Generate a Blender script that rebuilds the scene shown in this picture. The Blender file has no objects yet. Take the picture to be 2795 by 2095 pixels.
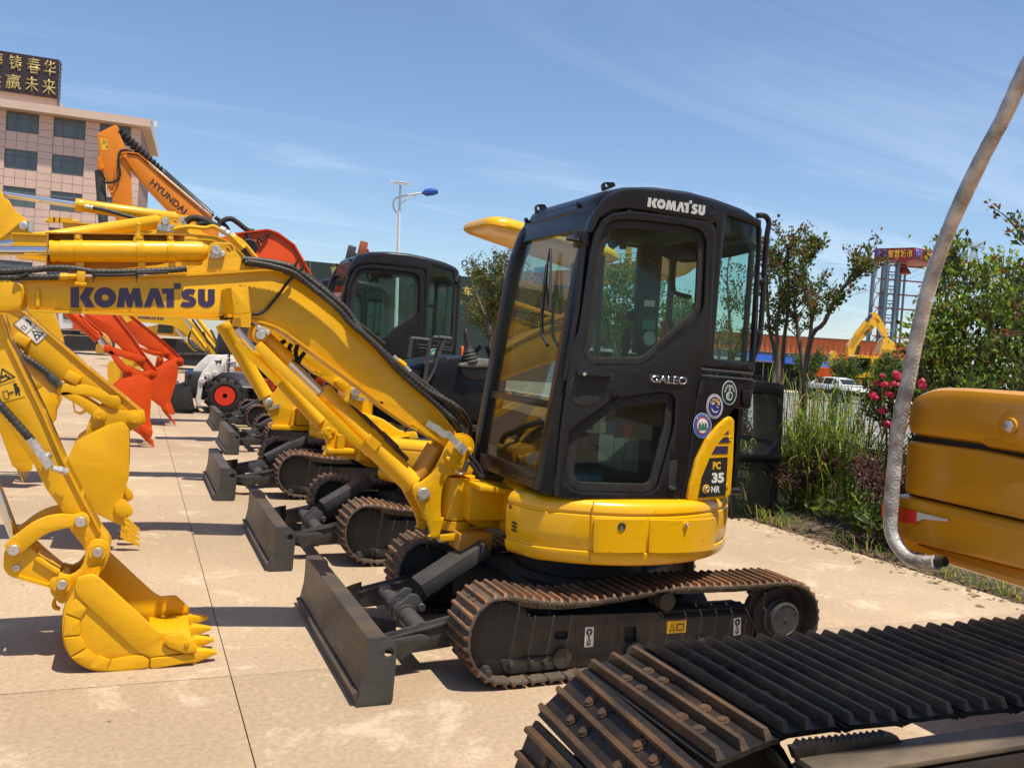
import bpy, bmesh, math, random
from math import sin, cos, pi, radians
from mathutils import Vector, Matrix, geometry
random.seed(7)
SC = bpy.context.scene
COL = SC.collection
# ------------------------------------------------------------------ camera
CAM = Vector((-2.458,-4.627,1.609))
YAW, PITCH, ROLL = 0.405,-0.034,0.066
FN = 1904.3 * 2795 / 2212          # focal length in photo pixels
FWD = Vector((sin(YAW) * cos(PITCH), cos(YAW) * cos(PITCH), sin(PITCH)))
_r = Vector((cos(YAW),-sin(YAW),0.0))
_u = _r.cross(FWD)
RIGHT = cos(ROLL) * _r + sin(ROLL) * _u
UP = -sin(ROLL) * _r + cos(ROLL) * _u
cam = bpy.data.cameras.new('camera')
cam.sensor_width = 36.0
cam.lens = 36 * 1904.3 / 2212
cam.clip_start = 0.05
cam.clip_end = 3000
cam_o = bpy.data.objects.new('camera', cam)
M = Matrix((RIGHT, UP, -FWD)).transposed().to_4x4()
M.translation = CAM
cam_o.matrix_world = M
COL.objects.link(cam_o)
SC.camera = cam_o
# ------------------------------------------------------------------ light and sky
SUNV = Vector((0.14,-0.27,1.0)).normalized()       # towards the sun
ELEV = math.asin(SUNV.z)
AZ = math.atan2(SUNV.x, SUNV.y)
world = bpy.data.worlds.new('World')
SC.world = world
world.use_nodes = True
wn, wl = world.node_tree.nodes, world.node_tree.links
wn.clear()
w_out = wn.new('ShaderNodeOutputWorld')
w_bg = wn.new('ShaderNodeBackground')
w_bg.inputs['Strength'].default_value = 0.118
sky = wn.new('ShaderNodeTexSky')
sky.sky_type = 'NISHITA'
sky.sun_disc = False
sky.sun_elevation = ELEV
sky.sun_rotation = AZ
sky.air_density = 1.0
sky.dust_density = 0.7
sky.ozone_density = 4.5
# thin high cirrus, stretched streaks
w_tc = wn.new('ShaderNodeTexCoord')
w_sep = wn.new('ShaderNodeSeparateXYZ')
wl.new(w_tc.outputs['Generated'], w_sep.inputs[0])
w_add = wn.new('ShaderNodeMath'); w_add.operation = 'ADD'; w_add.inputs[1].default_value = 0.12
wl.new(w_sep.outputs['Z'], w_add.inputs[0])
def _div(sock):
 n = wn.new('ShaderNodeMath'); n.operation = 'DIVIDE'
 wl.new(sock, n.inputs[0]); wl.new(w_add.outputs[0], n.inputs[1])
 return n.outputs[0]
w_cmb = wn.new('ShaderNodeCombineXYZ')
wl.new(_div(w_sep.outputs['X']), w_cmb.inputs[0])
wl.new(_div(w_sep.outputs['Y']), w_cmb.inputs[1])
w_map = wn.new('ShaderNodeMapping')
w_map.inputs['Rotation'].default_value = (0,0, radians(-62))
w_map.inputs['Scale'].default_value = (0.45,1.6,1)
w_map.inputs['Location'].default_value = (3.3,1.7,0)
wl.new(w_cmb.outputs[0], w_map.inputs[0])
w_n = wn.new('ShaderNodeTexNoise')
w_n.inputs['Scale'].default_value = 1.1
w_n.inputs['Detail'].default_value = 7
w_n.inputs['Roughness'].default_value = 0.62
w_n.inputs['Distortion'].default_value = 0.7
wl.new(w_map.outputs[0], w_n.inputs['Vector'])
w_ramp = wn.new('ShaderNodeValToRGB')
w_ramp.color_ramp.elements[0].position = 0.52
w_ramp.color_ramp.elements[1].position = 0.80
wl.new(w_n.outputs['Fac'], w_ramp.inputs[0])
w_low = wn.new('ShaderNodeMapRange')        # more veil towards the horizon
w_low.inputs['From Min'].default_value = 0.0
w_low.inputs['From Max'].default_value = 0.42
w_low.inputs['To Min'].default_value = 0.50
w_low.inputs['To Max'].default_value = 0.02
wl.new(w_sep.outputs['Z'], w_low.inputs['Value'])
w_mul = wn.new('ShaderNodeMath'); w_mul.operation = 'MULTIPLY'
wl.new(w_ramp.outputs[0], w_mul.inputs[0]); wl.new(w_low.outputs[0], w_mul.inputs[1])
w_mix = wn.new('ShaderNodeMix'); w_mix.data_type = 'RGBA'
wl.new(w_mul.outputs[0], w_mix.inputs[0])
wl.new(sky.outputs[0], w_mix.inputs[6])
w_mix.inputs[7].default_value = (7.5,8.0,8.6,1)
wl.new(w_mix.outputs[2], w_bg.inputs['Color'])
wl.new(w_bg.outputs[0], w_out.inputs['Surface'])
sun = bpy.data.lights.new('sun', 'SUN')
sun.energy = 5.0
sun.angle = radians(0.5)
sun.color = (1.0,0.90,0.73)
sun_o = bpy.data.objects.new('sun', sun)
sun_o.rotation_euler = (-SUNV).to_track_quat('-Z', 'Y').to_euler()
sun_o.location = (0,0,30)
COL.objects.link(sun_o)
SC.view_settings.view_transform = 'Standard'
SC.view_settings.look = 'None'
SC.view_settings.gamma = 1.0
SC.view_settings.use_curve_mapping = False
SC.view_settings.exposure = 0.40
SC.render.engine = 'CYCLES'
SC.cycles.max_bounces = 8
SC.cycles.transparent_max_bounces = 24
SC.cycles.caustics_reflective = False
SC.cycles.caustics_refractive = False
# ------------------------------------------------------------------ photo measuring: a photo pixel seen on a real plane
def ray(x, y):
 return FWD * FN + RIGHT * (x - 1397.5) - UP * (y - 1047.5)
def at(x, y, ax, v):
 d = ray(x, y)
 return CAM + d * ((v - CAM[ax]) / d[ax])
class Fr:
 """a measuring frame: origin and scale of an enlarged piece of the photo"""
 def __init__(s, x0, y0, k): s.x0, s.y0, s.k = x0, y0, k
 def __call__(s, x, y): return (s.x0 + x / s.k, s.y0 + y / s.k)
 def l(s, pts): return [s(*p) for p in pts]
N1 = Fr(0,0,1)
def XZ(pts, Y): return [(p.x, p.z) for p in (at(a, b, 1, Y) for a, b in pts)]
def YZ(pts, X): return [(p.y, p.z) for p in (at(a, b, 0, X) for a, b in pts)]
def XY(pts, Z): return [(p.x, p.y) for p in (at(a, b, 2, Z) for a, b in pts)]
def V3(pts, Y): return [at(a, b, 1, Y) for a, b in pts]
def dist_scale(Y, x=1000, y=1000):
 """metres per photo pixel on plane Y near pixel x, y"""
 return ((at(x, y, 1, Y) - CAM).dot(FWD)) / FN
# ------------------------------------------------------------------ materials
def nodes(m):
 m.use_nodes = True
 return m.node_tree.nodes, m.node_tree.links
MATS = {}
def mat(name, col, rough=0.5, metal=0.0, col2=None, scale=6.0, fac=(0.45,0.7), bump=0.0, bscale=40.0, coat=0.0,
  spec=0.5, streak=None, rough2=None, detail=6.0, speck=False, rnd=0.0):
 m = bpy.data.materials.new(name)
 n, l = nodes(m)
 b = n['Principled BSDF']
 b.inputs['Base Color'].default_value = (*col, 1)
 b.inputs['Roughness'].default_value = rough
 b.inputs['Metallic'].default_value = metal
 b.inputs['Specular IOR Level'].default_value = spec
 if coat: 
  b.inputs['Coat Weight'].default_value = coat
  b.inputs['Coat Roughness'].default_value = 0.12
 tc = n.new('ShaderNodeTexCoord')
 if col2:
  nz = n.new('ShaderNodeTexNoise'); nz.inputs['Scale'].default_value = scale; nz.inputs['Detail'].default_value = detail
  nz.inputs['Roughness'].default_value = 0.65
  src = tc.outputs['Object']
  if streak:
   mp = n.new('ShaderNodeMapping'); mp.inputs['Scale'].default_value = streak
   l.new(src, mp.inputs[0]); src = mp.outputs[0]
  l.new(src, nz.inputs['Vector'])
  rp = n.new('ShaderNodeValToRGB')
  rp.color_ramp.elements[0].position, rp.color_ramp.elements[1].position = fac
  rp.color_ramp.elements[0].color = (*col, 1); rp.color_ramp.elements[1].color = (*col2,1)
  l.new(nz.outputs['Fac'], rp.inputs[0]); l.new(rp.outputs[0], b.inputs['Base Color'])
  if rough2 is not None:
   mr = n.new('ShaderNodeMapRange'); mr.inputs['From Min'].default_value, mr.inputs['From Max'].default_value = fac
   mr.inputs['To Min'].default_value, mr.inputs['To Max'].default_value = rough, rough2
   l.new(nz.outputs['Fac'], mr.inputs['Value']); l.new(mr.outputs[0], b.inputs['Roughness'])
 def tint(f, lo, hi, p0, p1):
  cur = b.inputs['Base Color'].links[0].from_socket
  r = n.new('ShaderNodeMapRange'); r.inputs['From Min'].default_value = p0; r.inputs['From Max'].default_value = p1
  r.inputs['To Min'].default_value = lo; r.inputs['To Max'].default_value = hi; l.new(f, r.inputs['Value'])
  x = n.new('ShaderNodeMix'); x.data_type = 'RGBA'; x.blend_type = 'MULTIPLY'; x.inputs[0].default_value = 1.0
  l.new(cur, x.inputs[6]); l.new(r.outputs[0], x.inputs[7]); l.new(x.outputs[2], b.inputs['Base Color'])
 if speck:          # grime specks, chips and faint scuffs
  s1 = n.new('ShaderNodeTexNoise'); s1.inputs['Scale'].default_value = 34; s1.inputs['Detail'].default_value = 3; l.new(tc.outputs['Object'], s1.inputs['Vector'])
  tint(s1.outputs['Fac'],1.0,0.35,.70,.76)
  mp2 = n.new('ShaderNodeMapping'); mp2.inputs['Scale'].default_value = (3,3,24); mp2.inputs['Rotation'].default_value = (0,.6,0); l.new(tc.outputs['Object'], mp2.inputs[0])
  s2 = n.new('ShaderNodeTexNoise'); s2.inputs['Scale'].default_value = 2.2; s2.inputs['Detail'].default_value = 8; s2.inputs['Roughness'].default_value = .75; l.new(mp2.outputs[0], s2.inputs['Vector'])
  tint(s2.outputs['Fac'],1.0,0.78,.55,.72)
 if rnd:
  oi = n.new('ShaderNodeObjectInfo'); tint(oi.outputs['Random'],1 - rnd, 1 + rnd, 0,1)
 if bump:
  n2 = n.new('ShaderNodeTexNoise'); n2.inputs['Scale'].default_value = bscale; n2.inputs['Detail'].default_value = 4
  l.new(tc.outputs['Object'], n2.inputs['Vector'])
  bp = n.new('ShaderNodeBump'); bp.inputs['Strength'].default_value = bump; bp.inputs['Distance'].default_value = 0.01
  l.new(n2.outputs['Fac'], bp.inputs['Height']); l.new(bp.outputs[0], b.inputs['Normal'])
 MATS[name] = m
 return m
YEL = mat('yellow_paint', (0.74,0.395,0.004),0.36, col2=(0.66,0.335,0.006), scale=5, fac=(0.4,0.75), bump=0.10, bscale=55, coat=0.08, spec=0.35, speck=True)
YELH = mat('yellow_house_paint', (0.78,0.42,0.004),0.26, col2=(0.74,0.385,0.005), scale=3, fac=(0.4,0.75), bump=0.03, bscale=30, coat=0.3, spec=0.4, speck=True)
YELD = mat('faded_yellow_paint', (0.50,0.24,0.022),0.36, col2=(0.40,0.19,0.02), scale=4, fac=(0.4,0.75), bump=0.06, bscale=40, coat=0.1, spec=.35, speck=True)
ORA = mat('orange_paint', (0.70,0.215,0.012),0.40, col2=(0.60,0.18,0.012), scale=4, bump=0.05, spec=.35, speck=True)
RED = mat('red_orange_paint', (0.66,0.070,0.006),0.42, col2=(0.56,0.055,0.006), scale=4, bump=0.06, spec=.3, speck=True)
BLK = mat('black_cab_paint', (0.008,0.008,0.010),0.30, col2=(0.012,0.011,0.012), scale=5, rough2=0.40, bump=0.04, bscale=60, coat=0.15, spec=0.35)
RUB = mat('black_rubber', (0.012,0.012,0.012),0.75, col2=(0.03,0.027,0.022), scale=12, bump=0.15)
DRK = mat('dark_interior', (0.018,0.018,0.018),0.7)
HOSE = mat('spiral_hose_guard', (0.022,0.020,0.018),0.55, col2=(0.050,0.044,0.036), scale=14, bump=0.1)
STL = mat('dark_grey_steel', (0.040,0.041,0.044),0.5, col2=(0.07,0.066,0.06), scale=7, fac=(0.42,0.75), bump=0.12, bscale=50)
STLB = mat('worn_blade_steel', (0.050,0.045,0.042),0.48, col2=(0.105,0.075,0.048), scale=5, fac=(0.40,0.70), bump=0.12, bscale=45, streak=(0.3,1,3))
STLD = mat('undercarriage_paint', (0.030,0.029,0.028),0.62, col2=(0.085,0.066,0.047), scale=8, fac=(0.45,0.8), bump=0.18, bscale=35, streak=(1,1,0.3))
SHOE = mat('track_shoe_steel', (0.085,0.074,0.062),0.60, metal=0.25, col2=(0.155,0.105,0.062), scale=7, fac=(0.46,0.76), bump=0.25, bscale=60, rnd=.25)
RUST = mat('rusty_grouser', (0.13,0.085,0.055),0.65, metal=0.2, col2=(0.27,0.115,0.045), scale=6, fac=(.38,.66), bump=0.25, bscale=70, rnd=.3)
SHOE2 = mat('dark_oily_shoe', (0.015,0.012,0.010),0.42, metal=0.2, col2=(0.045,0.028,0.016), scale=5, fac=(0.46,0.76), bump=0.4, bscale=35, rough2=0.7, rnd=.35)
GROU2 = mat('rusty_brown_grouser', (0.045,0.030,0.019),0.55, metal=0.2, col2=(0.14,0.072,0.032), scale=5, fac=(.40,.70), bump=0.4, bscale=45, rnd=.35)
CHR = mat('chrome_rod', (0.66,0.64,0.62),0.12, metal=1.0)
PIN = mat('zinc_pin', (0.60,0.57,0.53),0.42, metal=0.7, col2=(0.40,0.37,0.33), scale=30, bump=0.1)
WHT = mat('white_paint', (0.72,0.70,0.67),0.38, col2=(0.62,0.60,0.56), scale=6)
WST = mat('white_sticker', (0.72,0.71,0.68),0.5)
NAVY = mat('navy_decal', (0.040,0.028,0.080),0.4)
YST = mat('yellow_sticker', (0.78,0.44,0.015),0.45)
BST = mat('black_decal', (0.02,0.019,0.018),0.45)
RST = mat('red_decal', (0.45,0.03,0.03),0.45)
GST = mat('green_decal', (0.02,0.16,0.10),0.45)
BLST = mat('blue_decal', (0.03,0.11,0.40),0.45)
DGST = mat('dark_green_decal', (0.012,0.045,0.032),0.45)
SILV = mat('silver_badge', (0.55,0.54,0.52),0.25, metal=1.0)
GREYP = mat('light_grey_letter', (0.52,0.52,0.51),0.45)
def glass(name, tint, gloss=0.06, rough=0.0, film=0.0, filmcol=(0.3,0.35,0.33)):
 m = bpy.data.materials.new(name)
 n, l = nodes(m); n.clear()
 o = n.new('ShaderNodeOutputMaterial')
 t = n.new('ShaderNodeBsdfTransparent'); t.inputs[0].default_value = (*tint, 1)
 g = n.new('ShaderNodeBsdfGlossy'); g.inputs['Roughness'].default_value = rough
 lw = n.new('ShaderNodeLayerWeight'); pw = n.new('ShaderNodeMath'); pw.operation = 'POWER'; pw.inputs[1].default_value = 5.0
 l.new(lw.outputs['Facing'], pw.inputs[0])
 mx = n.new('ShaderNodeMixShader')
 src = t.outputs[0]
 if film:
  df = n.new('ShaderNodeBsdfDiffuse'); df.inputs[0].default_value = (*filmcol, 1)
  m2 = n.new('ShaderNodeMixShader'); m2.inputs[0].default_value = film
  nz = n.new('ShaderNodeTexNoise'); nz.inputs['Scale'].default_value = 6; nz.inputs['Detail'].default_value = 5
  tc = n.new('ShaderNodeTexCoord'); l.new(tc.outputs['Object'], nz.inputs['Vector'])
  mr = n.new('ShaderNodeMapRange'); mr.inputs['To Min'].default_value = film * 0.3; mr.inputs['To Max'].default_value = film * 1.7
  l.new(nz.outputs['Fac'], mr.inputs['Value']); l.new(mr.outputs[0], m2.inputs[0])
  l.new(t.outputs[0], m2.inputs[1]); l.new(df.outputs[0], m2.inputs[2]); src = m2.outputs[0]
 ad = n.new('ShaderNodeMath'); ad.operation = 'ADD'; ad.inputs[1].default_value = gloss; ad.use_clamp = True
 l.new(pw.outputs[0], ad.inputs[0]); l.new(ad.outputs[0], mx.inputs[0])
 l.new(src, mx.inputs[1]); l.new(g.outputs[0], mx.inputs[2]); l.new(mx.outputs[0], o.inputs[0])
 return m
GLS = glass('tinted_cab_glass', (0.80,0.91,0.88),0.015, film=0.02)
GLSF = glass('dusty_front_glass', (0.86,0.85,0.74),0.06, film=0.05, filmcol=(0.35,0.28,0.14))
GLSD = glass('dark_glass', (0.48,0.56,0.53),0.03, film=0.03, filmcol=(0.2,0.25,0.24))
# ------------------------------------------------------------------ mesh helpers
def finish(bm, name, smooth=40):
 bmesh.ops.recalc_face_normals(bm, faces=bm.faces[:])
 me = bpy.data.meshes.new(name)
 bm.to_mesh(me); bm.free()
 if smooth:
  me.shade_smooth()
  me.set_sharp_from_angle(angle=radians(smooth))
 return me
def origin_of(o):
 while o.parent: o = o.parent
 return Vector(o.get('base', (0,0,0)))
def obj(name, me, m=None, parent=None, label=None):
 """link a mesh (given in world coordinates) as one object, optionally as a part of parent"""
 if isinstance(me, bmesh.types.BMesh): me = finish(me, name)
 o = bpy.data.objects.new(name, me)
 COL.objects.link(o)
 if m is not None:
  me.materials.clear()
  for q in (m if isinstance(m, (list, tuple)) else [m]): me.materials.append(q)
 if parent:
  b = origin_of(parent)
  if b.length: me.transform(Matrix.Translation(-b))
  o.parent = parent
 if label: o['label'] = label
 return o
def thing(name, label, cat, loc=(0,0,0), group=None):
 o = bpy.data.objects.new(name, None); COL.objects.link(o)
 o.empty_display_size = 0.2
 o.location = loc; o['base'] = list(loc)
 o['label'] = label; o['category'] = cat
 if group: o['group'] = group
 return o
def tag(o, label, cat, group=None):
 o['label'] = label; o['category'] = cat
 if group: o['group'] = group
 return o
def struct(o): o['kind'] = 'structure'; return o
def stuff(o): o['kind'] = 'stuff'; return o
def bm_new(): return bmesh.new()
def add_box(bm, c, s, R=None, mi=0):
 c = Vector(c); vs = []
 for z in (-.5,.5):
  for y in (-.5,.5):
   for x in (-.5,.5):
    p = Vector((x * s[0], y * s[1], z * s[2]))
    if R is not None: p = R @ p
    vs.append(bm.verts.new(c + p))
 for f in ((0,1,3,2),(4,6,7,5),(0,4,5,1),(2,3,7,6),(0,2,6,4),(1,5,7,3)):
  bm.faces.new([vs[i] for i in f]).material_index = mi
 return vs
def box(c, s, R=None, bev=0.0):
 bm = bm_new(); add_box(bm, c, s, R)
 if bev: bevel(bm, bev)
 return bm
def bevel(bm, w, seg=2, ang=30):
 bmesh.ops.recalc_face_normals(bm, faces=bm.faces[:])
 es = [e for e in bm.edges if len(e.link_faces) == 2 and e.calc_face_angle(0) > radians(ang)]
 bmesh.ops.bevel(bm, geom=es, offset=w, segments=seg, affect='EDGES', profile=0.5, clamp_overlap=True)
def frame_of(d):
 d = d.normalized()
 a = Vector((0,0,1)) if abs(d.z) < 0.9 else Vector((1,0,0))
 x = d.cross(a).normalized()
 return x, d.cross(x).normalized()
def add_lathe(bm, p0, p1, prof, n=20, cap=True, mi=0):
 """prof: list of (t along p0->p1 in metres, radius)"""
 p0, p1 = Vector(p0), Vector(p1); d = (p1 - p0).normalized(); x, y = frame_of(d)
 rings = []
 for t, r in prof:
  rings.append([bm.verts.new(p0 + d * t + (x * cos(2 * pi * i / n) + y * sin(2 * pi * i / n)) * max(r, 1e-4)) for i in range(n)])
 for a, b in zip(rings, rings[1:]):
  for i in range(n):
   bm.faces.new((a[i], a[(i + 1) % n], b[(i + 1) % n], b[i])).material_index = mi
 if cap:
  bm.faces.new(rings[0][::-1]).material_index = mi; bm.faces.new(rings[-1]).material_index = mi
def add_cyl(bm, p0, p1, r, n=18, ch=0.0, mi=0):
 L = (Vector(p1) - Vector(p0)).length
 prof = [(0, r - ch),(ch, r),(L - ch, r),(L, r - ch)] if ch else [(0, r),(L, r)]
 add_lathe(bm, p0, p1, prof, n, True, mi)
def cyl(p0, p1, r, n=20, ch=0.0):
 bm = bm_new(); add_cyl(bm, p0, p1, r, n, ch); return bm
def smooth_path(pts, sub=6, closed=False):
 pts = [Vector(p) for p in pts]; out = []; n = len(pts)
 rng = range(n if closed else n - 1)
 for i in rng:
  if closed: p0, p1, p2, p3 = pts[i - 1], pts[i], pts[(i + 1) % n], pts[(i + 2) % n]
  else: p0, p1, p2, p3 = pts[max(i - 1,0)], pts[i], pts[i + 1], pts[min(i + 2, n - 1)]
  for k in range(sub):
   t = k / sub
   out.append(0.5 * ((2 * p1) + (-p0 + p2) * t + (2 * p0 - 5 * p1 + 4 * p2 - p3) * t * t + (-p0 + 3 * p1 - 3 * p2 + p3) * t ** 3))
 if not closed: out.append(pts[-1])
 return out
def resample(pts, step):
 out = [pts[0].copy()]; acc = 0.0
 for a, b in zip(pts, pts[1:]):
  L = (b - a).length; d = (b - a)
  while L > 1e-9 and acc + L >= step:
   t = (step - acc) / L
   a = a + d * t; out.append(a.copy()); d = b - a; L = d.length; acc = 0.0
  acc += L
 return out
def add_tube(bm, pts, r, n=10, cap=True, ribs=None, mi=0):
 """sweep; r number or list; ribs = (pitch, depth) makes a spiral-wrapped hose"""
 pts = [Vector(p) for p in pts]
 if ribs:
  pts = resample(pts, ribs[0] / 3.0)
  r = [r + ribs[1] * (1,0.3,-1)[i % 3] for i in range(len(pts))]
 if len(pts) < 2: return
 rings = []; x = None
 for i, p in enumerate(pts):
  d = (pts[min(i + 1, len(pts) - 1)] - pts[max(i - 1,0)]).normalized()
  if x is None: x, y = frame_of(d)
  else:
   x = (x - d * x.dot(d))
   x = x.normalized() if x.length > 1e-6 else frame_of(d)[0]
   y = d.cross(x)
  rr = r[i] if isinstance(r, list) else r
  rings.append([bm.verts.new(p + (x * cos(2 * pi * k / n) + y * sin(2 * pi * k / n)) * rr) for k in range(n)])
 for a, b in zip(rings, rings[1:]):
  for i in range(n):
   bm.faces.new((a[i], a[(i + 1) % n], b[(i + 1) % n], b[i])).material_index = mi
 if cap:
  bm.faces.new(rings[0][::-1]).material_index = mi; bm.faces.new(rings[-1]).material_index = mi
def tube(pts, r, n=10, sub=0, ribs=None):
 bm = bm_new()
 if sub: pts = smooth_path(pts, sub)
 add_tube(bm, pts, r, n, True, ribs)
 return bm
def round_poly(pts, r, seg=4):
 """round every corner of a closed 2D outline; r number or list"""
 out = []; n = len(pts)
 for i in range(n):
  p = Vector(pts[i]); a = Vector(pts[i - 1]) - p; b = Vector(pts[(i + 1) % n]) - p
  rr = r[i] if isinstance(r, (list, tuple)) else r
  k = min(rr, a.length * 0.45, b.length * 0.45)
  if k < 1e-5: out.append(tuple(p)); continue
  q0 = p + a.normalized() * k; q1 = p + b.normalized() * k
  for j in range(seg + 1):
   t = j / seg
   q = (1 - t) ** 2 * q0 + 2 * t * (1 - t) * p + t * t * q1
   out.append((q.x, q.y))
 return out
def circ(c, r, n=20): return [(c[0] + r * cos(2 * pi * i / n), c[1] + r * sin(2 * pi * i / n)) for i in range(n)]
def flat(outlines, th, bev=0.0, seg=2):
 """2D outlines (first = outer, others = holes) -> bmesh slab, centred on z = 0"""
 cu = bpy.data.curves.new('c', 'CURVE'); cu.dimensions = '2D'; cu.fill_mode = 'BOTH'
 cu.extrude = max(th / 2 - bev, 0.0); cu.bevel_depth = bev; cu.bevel_resolution = seg - 1 if bev else 0
 cu.offset = -bev
 for o in outlines:
  s = cu.splines.new('POLY'); s.points.add(len(o) - 1); s.use_cyclic_u = True
  for p, q in zip(s.points, o): p.co = (q[0], q[1],0,1)
 ob = bpy.data.objects.new('c', cu)
 me = bpy.data.meshes.new_from_object(ob)
 bm = bm_new(); bm.from_mesh(me)
 bpy.data.objects.remove(ob); bpy.data.curves.remove(cu); bpy.data.meshes.remove(me)
 bmesh.ops.remove_doubles(bm, verts=bm.verts[:], dist=1e-5)
 return bm
def slabY(outlines, y0, y1, bev=0.004, seg=2):
 """outlines in (X, Z), slab between Y = y0 and Y = y1"""
 bm = flat(outlines, abs(y1 - y0), bev, seg)
 for v in bm.verts: v.co = Vector((v.co.x, (y0 + y1) / 2 - v.co.z, v.co.y))
 return bm
def slabX(outlines, x0, x1, bev=0.004):
 bm = flat(outlines, abs(x1 - x0), bev)
 for v in bm.verts: v.co = Vector(((x0 + x1) / 2 + v.co.z, v.co.x, v.co.y))
 return bm
def slabZ(outlines, z0, z1, bev=0.004):
 bm = flat(outlines, abs(z1 - z0), bev)
 for v in bm.verts: v.co = Vector((v.co.x, v.co.y, (z0 + z1) / 2 + v.co.z))
 return bm
def join(bm, other):
 me = bpy.data.meshes.new('t'); other.to_mesh(me); other.free(); bm.from_mesh(me); bpy.data.meshes.remove(me); return bm
def add_sheet(bm, rows, mi=0, closed=False):
 """rows of equal length of points -> quad sheet"""
 vs = [[bm.verts.new(p) for p in r] for r in rows]
 n = len(rows[0])
 for a, b in zip(vs, vs[1:]):
  for i in range(n if closed else n - 1):
   bm.faces.new((a[i], a[(i + 1) % n], b[(i + 1) % n], b[i])).material_index = mi
 return vs
def strip_along(bm, path, w0, w1, th, mi=0):
 """flange: path of (X, Z), Y from w0 to w1, thickness th below the path (to the left of travel)"""
 a = [Vector((p[0],0, p[1])) for p in path]
 out = []
 for i, p in enumerate(a):
  d = (a[min(i + 1, len(a) - 1)] - a[max(i - 1,0)]).normalized()
  nrm = Vector((-d.z, 0, d.x))
  q = p + nrm * th
  out.append([Vector((p.x, w0, p.z)), Vector((p.x, w1, p.z)), Vector((q.x, w1, q.z)), Vector((q.x, w0, q.z))])
 vs = add_sheet(bm, out, mi, closed=True)
 bm.faces.new(vs[0][::-1]).material_index = mi; bm.faces.new(vs[-1]).material_index = mi
def text2d(s, size=1.0, bold=0.0):
 """text -> (bmesh in XY, width, height), lower left corner at 0,0"""
 cu = bpy.data.curves.new('t', 'FONT'); cu.body = s; cu.size = size; cu.offset = bold; cu.resolution_u = 3
 ob = bpy.data.objects.new('t', cu); COL.objects.link(ob)
 me = bpy.data.meshes.new_from_object(ob)
 bm = bm_new(); bm.from_mesh(me)
 bpy.data.objects.remove(ob); bpy.data.curves.remove(cu); bpy.data.meshes.remove(me)
 xs = [v.co.x for v in bm.verts] or [0,1]; ys = [v.co.y for v in bm.verts] or [0,1]
 for v in bm.verts: v.co.x -= min(xs); v.co.y -= min(ys)
 return bm, max(xs) - min(xs), max(ys) - min(ys)
def quad_map(bm, w, h, quad, lift=0.0):
 """bend flat art (0..w, 0..h) bilinearly onto four 3D corners: lower left, lower right, upper right, upper left"""
 a, b, c, d = [Vector(p) for p in quad]
 nrm = (b - a).cross(d - a).normalized()
 if nrm.dot(CAM - a) < 0: nrm = -nrm
 for v in bm.verts:
  u, t = v.co.x / w, v.co.y / h
  v.co = (a * (1 - u) + b * u) * (1 - t) + (d * (1 - u) + c * u) * t + nrm * (lift + v.co.z)
 return bm
def decal_text(s, quad, m, parent, name='lettering', lift=0.0015, bold=0.0, th=0.0):
 bm, w, h = text2d(s, 1.0, bold)
 if th:
  r = bmesh.ops.extrude_face_region(bm, geom=bm.faces[:])
  for v in [g for g in r['geom'] if isinstance(g, bmesh.types.BMVert)]: v.co.z += th
 quad_map(bm, w, h, quad, lift)
 return obj(name, finish(bm, name, 0), m, parent)
def decal(outl, m, parent, name='sticker', lift=0.0012, th=0.001):
 """outl: list of 3D points of a flat sticker"""
 a = [Vector(p) for p in outl]
 nrm = Vector((0,0,0))
 for i in range(len(a)): nrm += (a[i] - a[0]).cross(a[(i + 1) % len(a)] - a[0])
 nrm.normalize()
 if nrm.dot(CAM - a[0]) < 0: nrm = -nrm
 bm = bm_new()
 lo = [bm.verts.new(p + nrm * (lift - th)) for p in a]; hi = [bm.verts.new(p + nrm * lift) for p in a]
 bm.faces.new(hi)
 for i in range(len(a)): bm.faces.new((lo[i], lo[(i + 1) % len(a)], hi[(i + 1) % len(a)], hi[i]))
 return obj(name, finish(bm, name, 0), m, parent)
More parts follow.
